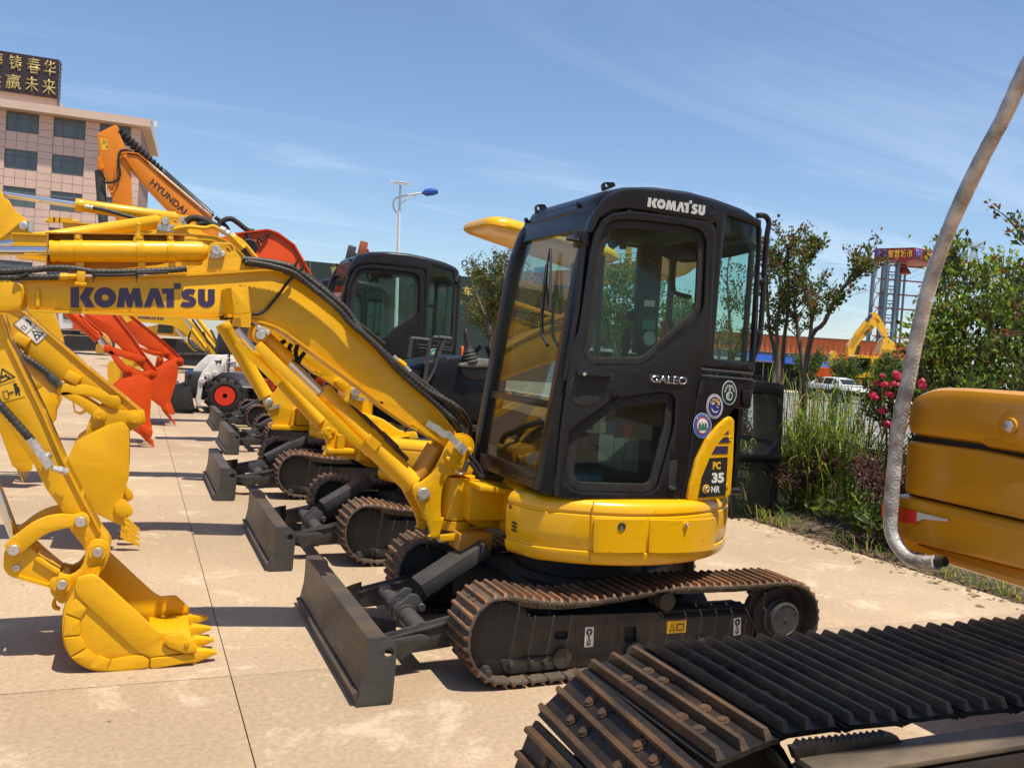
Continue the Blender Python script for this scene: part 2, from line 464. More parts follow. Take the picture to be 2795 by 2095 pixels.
# the heavy block lettering on booms and cabs, drawn on a 0..7.35 x 0..1.25 grid
def logo2d():
 def arc(cx, cy, rx, ry, a0, a1, n=14): return [(cx + rx * cos(radians(a0 + (a1 - a0) * i / n)), cy + ry * sin(radians(a0 + (a1 - a0) * i / n))) for i in range(n + 1)]
 L = []
 L.append([[(0,0),(.42,0),(.42,1),(0,1)]])
 L.append([[(.44,.5),(.74,0),(1.2,0),(.92,.5),(1.2,1),(.74,1)]])
 L.append([arc(1.72,.5,.56,.52,0,360,28)[:-1], arc(1.72,.5,.18,.16,0,360,20)[:-1]])
 L.append([[(2.3,0),(2.46,1),(2.86,1),(3.0,.62),(3.14,1),(3.5,1),(3.66,0),(3.28,0),(3.2,.45),(3.1,0),(2.86,0),(2.74,.45),(2.68,0)]])
 L.append([[(3.7,0),(4.06,1),(4.46,1),(4.82,0),(4.42,0),(4.24,.55),(4.08,0)]])
 L.append([[(4.66,1),(4.66,.72),(4.9,.72),(4.9,0),(5.3,0),(5.3,.98),(5.66,.98),(5.66,1.3),(5.3,1.3),(5.3,1)]])
 s = [(5.62,.06),(5.76,.32),(5.98,.27),(6.1,.27),(6.15,.32),(6.1,.37),(5.86,.44),(5.74,.54),(5.7,.68),(5.74,.84),(5.88,.96),(6.08,1.01),(6.3,1.0),(6.46,.95),(6.36,.68),(6.2,.72),(6.12,.72),(6.08,.68),(6.12,.63),(6.34,.56),(6.48,.44),(6.51,.3),(6.46,.15),(6.32,.03),(6.1,-.02),(5.85,0)]
 L.append([s])
 L.append([[(6.6,1),(6.6,.32)] + arc(7.06,.36,.46,.38,185,355,12) + [(7.52,1),(7.14,1),(7.14,.38),(7.06,.30),(6.98,.38),(6.98,1)]])
 bm = bm_new()
 for o in L: join(bm, flat(o, 0.0))
 return bm, 7.52,1.0
def decal_logo(quad, m, parent, lift=0.0015):
 bm, w, h = logo2d(); quad_map(bm, w, h, quad, lift)
 return obj('lettering', finish(bm, 'lettering', 0), m, parent)
def copy_tree(o, parent=None, delta=None):
 c = o.copy(); COL.objects.link(c)
 if parent: c.parent = parent
 for ch in list(o.children): copy_tree(ch, c)
 return c
# ------------------------------------------------------------------ frames of measurement
c1 = Fr(0,100,2.7629); c2 = Fr(0,600,2.7629); c3 = Fr(0,1200,2.3686); c3b = Fr(0,750,2.764)
c4 = Fr(500,600,2.3688); c5 = Fr(1200,450,1.9505); c6 = Fr(1200,1150,2.4578); c7 = Fr(700,1250,2.3686)
c8 = Fr(1150,1500,1.8433); k1 = Fr(560,560,5.5275); k2 = Fr(640,860,5.5275); k3 = Fr(740,1100,5.5275)
k4 = Fr(1080,860,5.5275); k5 = Fr(1080,1160,5.5275); k6 = Fr(160,580,5.5275); k7 = Fr(0,540,5.5275)
k8 = Fr(340,820,5.5275); kA = Fr(1500,500,3.4547); kB = Fr(1480,940,3.35); kC = Fr(1180,1560,3.812)
kD = Fr(1250,560,5.5275); kE = Fr(780,1380,4.252)
r1 = Fr(2000,600,2.7824); r2 = Fr(2000,1000,2.3686); r3 = Fr(1400,1600,1.5857)
# =================================================================== undercarriage (built once, copied for the row)
def shoe_mesh(w, pitch, gr=((-.26,.017,.011),(.26,.017,.011)), links=True, name='track_shoe', th=.012, bolts=False):
 bm = bm_new()
 h = pitch * 0.47
 # plate, gently turned down at its leading and trailing edge
 prof = [(-h, -.006),(-h * .72,0),(h * .72,0),(h, -.006),(h, -.006 - th),(h * .72,-th),(-h * .72,-th),(-h, -.006 - th)]
 for y0 in (0,):
  a = [bm.verts.new((x, -w / 2, z)) for x, z in prof]; b = [bm.verts.new((x, w / 2, z)) for x, z in prof]
  for i in range(len(prof)): bm.faces.new((a[i], a[(i + 1) % 8], b[(i + 1) % 8], b[i]))
  bm.faces.new(a[::-1]); bm.faces.new(b)
 for gx, gh, gt in gr:
  x0 = gx * pitch; e = .012
  p = [(x0 - gt * .9,0,0),(x0 + gt * .9,0,0),(x0 + gt * .5,0, gh),(x0 - gt * .5,0, gh)]
  a = [bm.verts.new((x, -w / 2 + (e if z else 0.001), z)) for x, _, z in p]; b = [bm.verts.new((x, w / 2 - (e if z else 0.001), z)) for x, _, z in p]
  for i in (1,2,3):
   bm.faces.new((a[i], a[(i + 1) % 4], b[(i + 1) % 4], b[i])).material_index = 1
  bm.faces.new(a[::-1]).material_index = 1; bm.faces.new(b).material_index = 1
 if links:
  for y in (-.035,.035):
   add_box(bm, (0, y * w / .29,-th - .028),(pitch * .98,.016,.045))
   add_box(bm, (pitch * .3, y * w / .29,.004),(.018,.016,.006))
   add_box(bm, (-pitch * .02, y * w / .29,.004),(.018,.016,.006))
 if bolts:
  for bx in bolts:
   for y in (-.16,-.09,.09,.16):
    add_lathe(bm, (bx, y * w / .58,-.001),(bx, y * w / .58,1),[(0,.019),(.004,.019),(.004,.014),(.009,.012)],8, mi=1)
 return finish(bm, name, 35)
def lay_shoes(path, w, yc, pitch_target, me, mats, parent, name='track_shoe', jitter=.004, base=Vector((0,0,0)), tilt=.018):
 pts = [Vector((p[0],0, p[1])) for p in path]
 pts = smooth_path(pts, 6, closed=True); pts.append(pts[0].copy())
 L = sum((b - a).length for a, b in zip(pts, pts[1:]))
 n = round(L / pitch_target); step = L / n
 rp = resample(pts, step)[:n]
 for m_ in mats: me.materials.append(m_)
 out = []
 for i, p in enumerate(rp):
  q = rp[(i + 1) % n]; d = (q - p); ang = math.atan2(d.z, d.x)
  # travelling so that outside is on the left
  mid = (p + q) / 2
  o = bpy.data.objects.new(name, me); COL.objects.link(o)
  X = Vector((cos(ang),0, sin(ang))); Z = Vector((-sin(ang),0, cos(ang))); Y = Z.cross(X)
  R = Matrix((X, Y, Z)).transposed().to_4x4()
  o.parent = parent
  if tilt: R = R @ Matrix.Rotation(random.gauss(0, tilt),4, 'Y') @ Matrix.Rotation(random.gauss(0, tilt * .4),4, 'Z')
  R.translation = Vector((mid.x, yc + random.uniform(-jitter, jitter), mid.z)) - base
  o.matrix_local = R
  out.append(o)
 return out
BY = -.075                      # centre line of the main machine's undercarriage
TRACK = [(-.86,.447),(-.74,.452),(-.62,.428),(-.48,.412),(-.33,.408),(-.20,.418),(-.03,.437),(.2,.455),(.45,.452),(.72,.448),(.93,.452),
   (1.06,.41),(1.135,.32),(1.145,.20),(1.10,.10),(1.0,.045),(.88,.026),(.4,.024),(0,.024),(-.4,.024),(-.72,.024),(-.84,.045),(-.925,.12),(-.968,.22),(-.962,.31),(-.925,.40)]
main = thing('mini_excavator', 'yellow mini excavator with closed black cab, nearest whole machine of the row', 'excavator', (0,0,0), 'mini excavators parked in a row')
UC = []
def up(name, bm, m, parent=main, label=None):
 o = obj(name, bm, m, parent, label)
 if parent is main: UC.append(o)
 return o
sm = shoe_mesh(.29,.101)
def track_set(yc, side):
 """side -1: outside towards the camera"""
 s = side
 fr = XZ([kC(705,470), kC(700,640), kC(690,900), kC(1270,925), kC(1480,912), c8(1400,497), c8(1580,480), c8(1660,465), c8(1668,400), c8(1640,318), c8(1210,345), c8(1190,312)],-.72)
 xs = [p[0] for p in fr]
 slot = round_poly(XZ([kC(1265,610), kC(1410,610), kC(1410,695), kC(1265,695)],-.72),.02,4)
 sq = round_poly(XZ([kC(1995,568), kC(2122,565), kC(2118,718), kC(1995,728)],-.72),.006,2)
 yo = yc + s * .045 * 1
 y_out = yc + s * .050
 bm = slabY([round_poly(fr, .012,2), slot, sq], y_out, y_out - s * .014,.003)
 frame = up('track_frame', bm, STLD)
 bm = box((0, yc - s * .04,.20),(1.46,.13,.20), bev=.01)
 add_box(bm, (0, yc + s * .005,.285),(1.46,.085,.012), Matrix.Rotation(-s * .45,3, 'X'))
 up('frame_core', bm, DRK, frame)
 # bolted guide plate at the front
 g = XZ([kC(700,910), kC(745,1030), kC(800,1060), kC(1255,1012), kC(1285,970), kC(1270,872)],-.735)
 bm = slabY([round_poly(g, .012,3)], y_out + s * .004, y_out + s * .016,.003)
 for x, z in XZ([kC(805,945), kC(1020,935), kC(1160,920)],-.735):
  add_lathe(bm, (x, y_out + s * .014, z),(x, y_out + s * .05, z),[(0,.02),(.006,.02),(.006,.014),(.026,.013)],6)
 up('guide_plate', bm, STLD, frame)
 # idler
 cx, cz = -.775,.225
 bm = bm_new()
 add_lathe(bm, (cx, yc - .06, cz),(cx, yc + .06, cz),[(0,.06),(0,.17),(.01,.185),(.035,.187),(.04,.20),(.08,.20),(.085,.187),(.11,.185),(.12,.17),(.115,.12),(.10,.07),(.12,.05)],32)
 up('idler_wheel', bm, STLD, frame)
 # drive sprocket with motor cover
 cx, cz = .925,.235
 bm = bm_new()
 add_lathe(bm, (cx, yc - .05, cz),(cx, yc + .05, cz),[(0,.10),(0,.16),(.03,.165),(.03,.19),(.06,.19),(.06,.165),(.1,.16),(.1,.1)],26)
 for k in range(13):
  a = 2 * pi * k / 13
  add_box(bm, (cx + cos(a) * .19, yc, cz + sin(a) * .19),(.045,.03,.035), Matrix.Rotation(-a, 3, 'Y'))
 up('drive_sprocket', bm, STLD, frame)
 bm = bm_new()
 p0 = Vector((cx, yc + s * .03, cz)); p1 = Vector((cx, yc + s * .13, cz))
 add_lathe(bm, p0, p1,[(0,.115),(.05,.11),(.055,.10),(.092,.098),(.098,.09),(.098,.083),(.095,.08)],30)
 add_lathe(bm, (cx, yc + s * .124, cz), p1,[(0,.012),(.004,.011)],10)
 for k in range(3):
  a = .6 + 2 * pi * k / 3
  add_cyl(bm, (cx + cos(a) * .07, yc + s * .124, cz + sin(a) * .07),(cx + cos(a) * .07, yc + s * .129, cz + sin(a) * .07),.006,8)
 up('motor_cover', bm, STL, frame)
 bm = bm_new()
 (x, z), = XZ([c8(1222,252)],-.72)
 add_lathe(bm, (x, yc - .08, z),(x, yc + .08, z),[(0,.02),(0,.048),(.05,.05),(.05,.034),(.11,.034),(.11,.05),(.16,.048),(.16,.02)],22)
 up('carrier_roller', bm, STLD, frame)
 bm = bm_new()
 for x in (-.42,0,.42):
  bm = bm_new(); add_lathe(bm, (x, yc - .07,.105),(x, yc + .07,.105),[(0,.02),(0,.052),(.05,.055),(.05,.042),(.09,.042),(.09,.055),(.14,.052),(.14,.02)],16); up('track_roller', bm, STLD, frame)
 bm = bm_new(); add_lathe(bm, (-.955 + .12, yc + s * .05,.075),(-.955 + .12, yc + s * .12,.075),[(0,.03),(.05,.03),(.05,.02),(.07,.018)],6)
 up('tension_bolt', bm, STLD, frame)
 # loose ends of the frame where metal edges catch the light
 for q in ([kC(695,465), kC(722,520), kC(705,600)],[c8(1190,308), c8(1212,330), c8(1208,345)],[c8(1640,316), c8(1665,375), c8(1660,440)]):
  bm = bm_new(); add_tube(bm, [Vector((x, y_out + s * .004, z)) for x, z in XZ(q, -.72)],.004,6); up('frame_edge_weld', bm, STL, frame)
 belt = up('track_belt', box((0.05, yc, .25),(.9,.05,.02)), DRK)
 for o in lay_shoes(TRACK, .29, yc, .101, sm, [] if sm.materials else [SHOE, RUST], belt): pass
 return frame
NEARF = track_set(BY - .60,-1)
FARF = track_set(BY + .60,1)
# stickers of the near frame
yo = BY - .60 - .0505
def st(q, m, name='sticker', parent=NEARF, Y=yo, lift=.0015):
 return decal([Vector((x, Y, z)) for x, z in XZ(q, Y)], m, parent, name, lift)
M1_ONLY = []
for q in ([kC(1588,572), kC(1680,570), kC(1672,776), kC(1578,784)],[c8(1570,343), c8(1608,337), c8(1606,425), c8(1568,431)]):
 a = round_poly(XZ(q, yo),.006,3)
 bm = bm_new(); f = bm.faces.new([bm.verts.new((x, yo - .002, z)) for x, z in a])
 o = obj('hook_sticker', finish(bm, 's', 0), WST, NEARF); M1_ONLY.append(o)
 (x0, z0),(x1, z1),(x2, z2),(x3, z3) = XZ(q, yo)
 def S(u, v): return (x0 + (x1 - x0) * u + (x3 - x0) * v, z0 + (z1 - z0) * u + (z3 - z0) * v)
 art = bm_new()
 cxy = S(.5,.25); rr = .36 * abs(x1 - x0)
 join(art, flat([circ(cxy, rr, 20),[S(.5,.13), S(.34,.27), S(.43,.27), S(.43,.36), S(.57,.36), S(.57,.27), S(.66,.27)]],0))
 hook = [S(.46,.42), S(.46,.55), S(.55,.66), S(.62,.75), S(.55,.86), S(.42,.88), S(.33,.80), S(.33,.70)]
 wv = .05 * abs(x1 - x0) * 1.3
 hp = smooth_path([Vector((a_, 0, b_)) for a_, b_ in hook],5)
 add_tube(art, [Vector((p.x, p.z, 0)) for p in hp], wv, 4)
 for v in art.verts: v.co = Vector((v.co.x, yo - .0035 - abs(v.co.z) * .05, v.co.y))
 M1_ONLY.append(obj('hook_symbol', finish(art, 's', 0), NAVY, NEARF))
lab = [c8(1235,358), c8(1332,352), c8(1330,414), c8(1233,421)]
M1_ONLY.append(st(lab, YST, 'warning_label'))
for q in ([c8(1243,408), c8(1276,404), c8(1260,370)],[c8(1284,372), c8(1322,369), c8(1321,402), c8(1283,405)]):
 a = XZ(q, yo); cx = sum(p[0] for p in a) / len(a); cz = sum(p[1] for p in a) / len(a)
 inn = [(cx + (x - cx) * .78, cz + (z - cz) * .78) for x, z in a]
 bm = flat([a, inn],0)
 for v in bm.verts: v.co = Vector((v.co.x, yo - .0035, v.co.y))
 M1_ONLY.append(obj('warning_symbol', finish(bm, 's', 0), BST, NEARF))
bm = bm_new()
for a, b in (((1497,560),(1512,915)),((1940,560),(1955,740))):
 add_tube(bm, [Vector((x, yo - .001, z)) for x, z in XZ([kC(*a), kC(*b)], yo)],.004,6)
up('frame_weld_seam', bm, STL, NEARF)
# centre frame and slewing ring
bm = box((0, BY, .30),(.85,.95,.15), bev=.03)
add_lathe(bm, (0, BY, .36),(0, BY, .60),[(0,.42),(.05,.40),(.05,.36),(.24,.36)],36)
for s in (-1,1):
 add_box(bm, (.45, BY + s * .3,.27),(.35,.5,.12), Matrix.Rotation(s * .5,3, 'Z'))
 add_box(bm, (-.45, BY + s * .3,.27),(.35,.5,.12), Matrix.Rotation(-s * .5,3, 'Z'))
up('chassis', bm, DRK)
# ------------------------------------------------------------------- dozer blade
YB0, YB1 = -.85,.71
side = XZ([c7(718,1163), c7(840,1150), c7(908,1203), c7(903,1330), c7(880,1578), c7(852,1592), c7(640,1613), c7(668,1520), c7(700,1400), c7(712,1290)], YB0)
hole = [(p[0] - .0, p[1]) for p in circ(XZ([c7(858,1255)], YB0)[0],.021,18)]
front = [side[0], side[9], side[8], side[7], side[6]]
front = [(p.x, p.z) for p in smooth_path([Vector((x, 0, z)) for x, z in front],4)]
back = [(x + .018, z) for x, z in front]
bm = slabY([front + back[::-1]], YB0 + .016, YB1 - .016,.002)
zt = front[0][1]; xt = front[0][0]
add_box(bm, (xt + .045,(YB0 + YB1) / 2, zt - .012),(.088, YB1 - YB0 - .034,.022), Matrix.Rotation(.06,3, 'Y'))
add_box(bm, (xt + .085,(YB0 + YB1) / 2, zt - .045),(.014, YB1 - YB0 - .034,.07))
add_box(bm, (front[-1][0] + .012,(YB0 + YB1) / 2, front[-1][1] + .03),(.022, YB1 - YB0 - .03,.065), Matrix.Rotation(-.42,3, 'Y'))
blade = up('dozer_blade', bm, STLB)
for ya, yb, nm in ((YB0, YB0 + .016, 'n'),(YB1 - .016, YB1, 'f')):
 up('blade_side_plate', slabY([round_poly(side, .012,3), hole], ya, yb, .003), STL, blade)
# push arms
for yc, far in ((BY - .40,0),(BY + .40,1)):
 pl = XZ([kE(1085,1482), kE(1850,1268), kE(2300,1180), kE(2300,1430), kE(1830,1575), kE(1300,1660), kE(1100,1600)],-.42)
 bm = slabY([pl], yc - .03, yc + .03,.004)
 strip_along(bm, pl[:3], yc - .042, yc + .042,-.010)
 g = XZ([kE(1170,1530), kE(1545,1455), kE(1640,1490), kE(1640,1540), kE(1500,1620), kE(1290,1760)],-.50)
 join(bm, slabY([round_poly(g, .01,2)], yc - (.07 if not far else -.05), yc - (.055 if not far else -.065),.002))
 up('push_arm', bm, STL, blade)
 bm = bm_new()
 # curved web between arm and blade back
 rows = []
 for i in range(9):
  t = i / 8; y = yc + (.03 if not far else -.03) + (.22 if not far else -.22) * t
  x = xt + .09 + .16 * (1 - t) ** 2
  rows.append([Vector((x, y, zt - .06)), Vector((x, y, .08))])
 add_sheet(bm, rows)
 r = bmesh.ops.solidify(bm, geom=bm.faces[:], thickness=.008)
 up('blade_web', bm, STL, blade)
tx, tz = XZ([kE(1330,1200)],-.05)[0]
bm = bm_new()
add_lathe(bm, (tx, BY - .37, tz),(tx, BY + .37, tz),[(0,.05),(.74,.05)],24)
for y in (BY - .10, BY + .03):
 add_lathe(bm, (tx, y, tz),(tx, y + .07, tz),[(0,.05),(.0,.058),(.07,.058),(.07,.05)],24)
up('cross_tube', bm, STL, blade)
# lift cylinder with its guard and fork
px_, pz_ = XZ([kE(1530,1130)],-.09)[0]
bm = bm_new()
for y in (BY - .075, BY + .045):
 q = XZ([kE(1240,1190), kE(1455,1010), kE(1545,1030), kE(1580,1100), kE(1560,1180), kE(1350,1290), kE(1260,1270)],-.13)
 join(bm, slabY([round_poly(q, .012,3)], y, y + .03,.003))
add_cyl(bm, (px_, BY - .10, pz_),(px_, BY + .10, pz_),.021,18,.003)
up('cylinder_fork', bm, STL, blade)
e0 = at(*kE(1560,960),1, BY); e1 = at(*kE(2300,480),1, BY)
d = (e1 - e0).normalized(); nrm = Vector((-d.z, 0, d.x)); mid = (e0 + e1) / 2
R = Matrix((d, Vector((0,1,0)),-nrm if nrm.z < 0 else nrm)).transposed()
if R.determinant() < 0: R = Matrix((d, Vector((0,-1,0)), nrm)).transposed()
L = (e1 - e0).length
bm = bm_new()
add_box(bm, e0 + d * L / 2 + nrm * .045,(L, .18,.010), R)
add_box(bm, e0 + d * L / 2 + nrm * .012 + Vector((0,-.085,0)),(L, .010,.075), R)
add_box(bm, e0 + d * L / 2 + nrm * .012 + Vector((0,.085,0)),(L, .010,.075), R)
bevel(bm, .003)
up('cylinder_guard', bm, STL, blade)
bm = bm_new()
add_cyl(bm, Vector((px_, BY, pz_)), e0 + d * .15 , .025,16)
add_cyl(bm, e0 + d * .05, e0 + d * (L - .05),.045,16)
up('blade_cylinder', bm, DRK, blade)
# =================================================================== house
def plan(th, R=.87): return Vector((R * cos(th), R * sin(th)))
FC = [(-.50,.0),(-.52,-.33),(-.655,-.455)]
HP = [Vector(p) for p in FC]
HP += [plan(radians(a)) for a in range(228,361,4)] + [plan(radians(a)) for a in range(4,130,6)] + [Vector((-.69,.45))]
def offs(pts, d):
 out = []; n = len(pts)
 for i in range(n):
  t = (pts[(i + 1) % n] - pts[i - 1]).normalized(); nn = Vector((t.y, -t.x))
  out.append(pts[i] - nn * d)
 return out
def skirt(idx, prof, close_top=True):
 """prof: list of (inset, z); idx: run of plan points"""
 bm = bm_new(); rows = []
 for ins, z in prof:
  o = offs(HP, ins); rows.append([Vector((o[i].x, o[i].y, z)) for i in idx])
 add_sheet(bm, rows); return bm
PROF = [(.10,.577),(.045,.580),(.018,.592),(.006,.615),(.003,.640),(.003,.652),(.012,.658),(.013,.664),(.006,.672),(.002,.74),(.001,.80),(.004,.832),(.014,.838),(.015,.846),(.006,.853),(.008,.872),(.018,.893),(.040,.906),(.14,.912)]
n0 = 3
# front skirt: from the boom bracket round the corner to the seam; side skirt; tail weight
def ang_idx(a0, a1): return [n0 + i for i, a in enumerate(range(228,361,4)) if a0 <= a <= a1]
front_i = [0,1,2] + ang_idx(228,248)
side_i = ang_idx(248,336)
bm = skirt(front_i, PROF)
house = obj('front_skirt', bm, YELH, main)
solid = bmesh.new()
bm = skirt(side_i, PROF)
sk = obj('side_skirt', bm, YELH, main)
cw_i = ang_idx(336,360) + list(range(n0 + len(range(228,361,4)), len(HP)))
bm = skirt(cw_i, [(.10,.577),(.03,.585),(.0,.63),(-.012,.75),(-.012,.95),(.0,1.05),(.06,1.10),(.2,1.12)])
obj('counterweight', bm, mat('grey_tail_paint', (.05,.05,.055),.45, bump=.05), main)
bm = bm_new()
vs = [bm.verts.new((p.x, p.y, .60)) for p in offs(HP, .06)]; bm.faces.new(vs)
vs2 = [bm.verts.new((p.x, p.y, .895)) for p in offs(HP, .06)]; bm.faces.new(vs2)
for i in range(len(vs)): bm.faces.new((vs[i], vs[(i + 1) % len(vs)], vs2[(i + 1) % len(vs)], vs2[i]))
obj('house_floor', finish(bm, 'f', 30), DRK, main)
# seams, access panels and plugs on the side skirt
def on_circle(px, py, R=.872):
 d = ray(px, py); a = d.x * d.x + d.y * d.y; b = 2 * (CAM.x * d.x + CAM.y * d.y); c = CAM.x ** 2 + CAM.y ** 2 - R * R
 disc = max(b * b - 4 * a * c, 0); t = (-b - math.sqrt(disc)) / (2 * a)
 return CAM + d * t
def circ_patch(outl, lift, th, m, name, parent, R=.868):
 """raised panel on the round skirt from photo outline"""
 pts = []
 for q in outl:
  p = on_circle(*q, R); pts.append((math.atan2(p.y, p.x) % (2 * pi), p.z))
 bm = flat([[(a * R, z) for a, z in pts]], th, .003)
 x0 = min(v.co.x for v in bm.verts); x1 = max(v.co.x for v in bm.verts)
 k = x0 + .04
 while k < x1:
  g = bm.verts[:] + bm.edges[:] + bm.faces[:]
  bmesh.ops.bisect_plane(bm, geom=g, plane_co=(k, 0,0), plane_no=(1,0,0)); k += .04
 for v in bm.verts:
  a = v.co.x / R; rr = R + lift + v.co.z
  v.co = Vector((rr * cos(a), rr * sin(a), v.co.y))
 return obj(name, finish(bm, name, 30), m, parent)
def rp(l, r): return round_poly(l, r, 3)
circ_patch(rp(c6.l([(1036,645),(1385,652),(1378,878),(1028,878)]),4),.004,.010, YELH, 'fuel_door', sk)
circ_patch(rp(c6.l([(1408,655),(1868,640),(1830,862),(1398,880)]),4),.001,.010, YELH, 'access_panel', sk)
circ_patch(c6.l([(1030,535),(1038,530),(1019,640),(1011,960),(1004,962),(1013,640)]),.0012,.006, YELD, 'panel_seam', sk)
def plug(px, py, r, m, name, parent, m2=None, R=.872, depth=.012):
 p = on_circle(px, py, R); nr = Vector((p.x, p.y, 0)).normalized()
 bm = bm_new(); add_lathe(bm, p - nr * .004, p + nr, [(0, r),(depth, r),(depth + .002, r * .8),(depth * .9, r * .62),(depth * .7, r * .2)],18)
 return obj(name, bm, m, parent)
plug(*c6(1220,702),.021, STL, 'fuel_lock', sk)
plug(*c6(1648,690),.018, YELH, 'bolt_boss', sk)
plug(*c6(1650,690),.009, PIN, 'bolt', sk, depth=.02)
# vents and small hole on the front facet
fa, fb = Vector((*HP[2],0)), Vector((*HP[1],0))
def on_facet(px, py, i=2, j=3):
 a = Vector((*HP[i],0)); b = Vector((*HP[j],0)); n_ = (b - a).cross(Vector((0,0,1))).normalized()
 d = ray(px, py); t = (a - CAM).dot(n_) / d.dot(n_); return CAM + d * t - n_ * (.003 if n_.dot(CAM - a) < 0 else -.003)
for (ax, ay) in ((503,680),(501,703),(500,728)):
 decal([on_facet(*c6(ax + u, ay + v)) for u, v in ((-18,-10),(-8,-12),(18,4),(20,12),(10,12),(-16,-2))], DRK, house, 'vent_slot', .001)
decal([on_facet(*c6(476 + 6 * cos(t),569 + 18 * sin(t))) for t in [i * pi / 6 for i in range(12)]], DRK, house, 'lift_hole', .001)
# =================================================================== cab
# plan curve of the near side wall and rear corner
CP = [(-.60,-.50),(-.585,-.60),(-.53,-.68),(-.44,-.722),(-.25,-.742),(0,-.750),(.2,-.751),(.45,-.750),(.60,-.746),(.68,-.722),(.718,-.66),(.735,-.52),(.74,-.35),(.74,-.1),(.74,.1)]
CPT = smooth_path([Vector((x, y, 0)) for x, y in CP],8)
CS = [0.0]
for a, b in zip(CPT, CPT[1:]): CS.append(CS[-1] + (b - a).length)
def cp_at(s):
 for i in range(len(CS) - 1):
  if s <= CS[i + 1] or i == len(CS) - 2:
   t = (s - CS[i]) / (CS[i + 1] - CS[i]); p = CPT[i].lerp(CPT[i + 1], t)
   d = (CPT[i + 1] - CPT[i]).normalized(); return p, Vector((d.y, -d.x, 0))
def cab_sz(px, py):
 """photo pixel -> (s, z) on the near cab wall"""
 d = ray(px, py); best = None
 for i in range(len(CPT) - 1):
  a, b = CPT[i], CPT[i + 1]; e = b - a
  den = d.x * e.y - d.y * e.x
  if abs(den) < 1e-9: continue
  w = a - CAM
  t = (w.x * e.y - w.y * e.x) / den; u = (w.x * d.y - w.y * d.x) / den
  if -1e-6 <= u <= 1 + 1e-6 and t > 0 and (best is None or t < best[0]): best = (t, CS[i] + (CS[i + 1] - CS[i]) * u, CAM.z + d.z * t)
 if best is None:
  # ray misses the wall: clamp to the closest silhouette point
  k = min(range(len(CPT)), key=lambda i: abs(((CPT[i] - CAM).dot(RIGHT)) / ((CPT[i] - CAM).dot(FWD)) * FN + 1397.5 - px) if CS[i] > .6 else 1e9)
  p = CPT[k]; hd = math.hypot(p.x - CAM.x, p.y - CAM.y); t = hd / math.hypot(d.x, d.y)
  return (CS[k], CAM.z + d.z * t)
 return (best[1], best[2])
def SZ(pts): return [cab_sz(*p) for p in pts]
def bend(bm, lift):
 x0 = min(v.co.x for v in bm.verts); x1 = max(v.co.x for v in bm.verts); k = x0 + .03
 while k < x1:
  bmesh.ops.bisect_plane(bm, geom=bm.verts[:] + bm.edges[:] + bm.faces[:], plane_co=(k, 0,0), plane_no=(1,0,0)); k += .035
 for v in bm.verts:
  p, nn = cp_at(min(max(v.co.x, 0), CS[-1]))
  v.co = Vector((p.x, p.y, v.co.y)) + nn * (lift + v.co.z)
 return bm
def cab_panel(outl, lift, th, m, name, parent, bev=.004, label=None):
 bm = bend(flat(outl, th, bev), lift); return obj(name, finish(bm, name, 35), m, parent, label)
cab = thing_dummy = obj('cab_shell', box((0.05,-.24,.935),(1.2,.92,.03), bev=.01), BLK, main)
door_o = SZ([kB(105,1385), kB(150,1395), kB(1215,1432), kB(1290,1300), kB(1400,400), kA(1500,1500), kA(1553,440), kA(1530,390), kA(1480,368), kA(880,278), kA(720,268), kA(580,288), kA(480,350), kA(415,470), kA(370,640), kA(260,1400), kB(262,0), kB(160,800)])
win_u = SZ([kA(520,400), kA(600,352), kA(700,345), kA(900,360), kA(1300,410), kA(1420,450), kA(1468,540), kA(1440,1150), kA(1410,1230), kA(1000,1620), kB(960,160), kB(900,185), kB(480,190), kB(400,150), kB(360,60), kA(340,1480), kA(440,640)])
win_l = SZ([kB(640,500), kB(1080,438), kB(1160,450), kB(1205,500), kB(1190,750), kB(1150,900), kB(1040,1300), kB(960,1358), kB(300,1340), kB(215,1250), kB(205,1150), kB(250,800)])
door = cab_panel([round_poly(door_o, .02,3), round_poly(win_u, .03,4), round_poly(win_l, .03,4)],.004,.030, BLK, 'door', main, .007)
def frame_strip(outl, wdt, lift, th, m, name, parent):
 c = Vector((sum(p[0] for p in outl) / len(outl), sum(p[1] for p in outl) / len(outl)))
 inn = []
 n = len(outl)
 for i in range(n):
  p = Vector(outl[i]); a = (p - Vector(outl[i - 1])).normalized(); b = (Vector(outl[(i + 1) % n]) - p).normalized()
  t = (a + b).normalized(); nn = Vector((-t.y, t.x))
  if nn.dot(c - p) < 0: nn = -nn
  inn.append(tuple(p + nn * wdt))
 return cab_panel([round_poly(outl, .03,4), round_poly(inn, .03,4)], lift, th, m, name, parent, .003)
frame_strip(win_u, .040,-.010,.016, RUB, 'window_seal', door)
frame_strip(win_l, .050,-.010,.016, RUB, 'window_seal', door)
cab_panel([round_poly(win_u, .03,3)],-.014,.005, GLS, 'window_glass', door, 0)
cab_panel([round_poly(win_l, .03,3)],-.014,.005, GLSD, 'window_glass', door, 0)
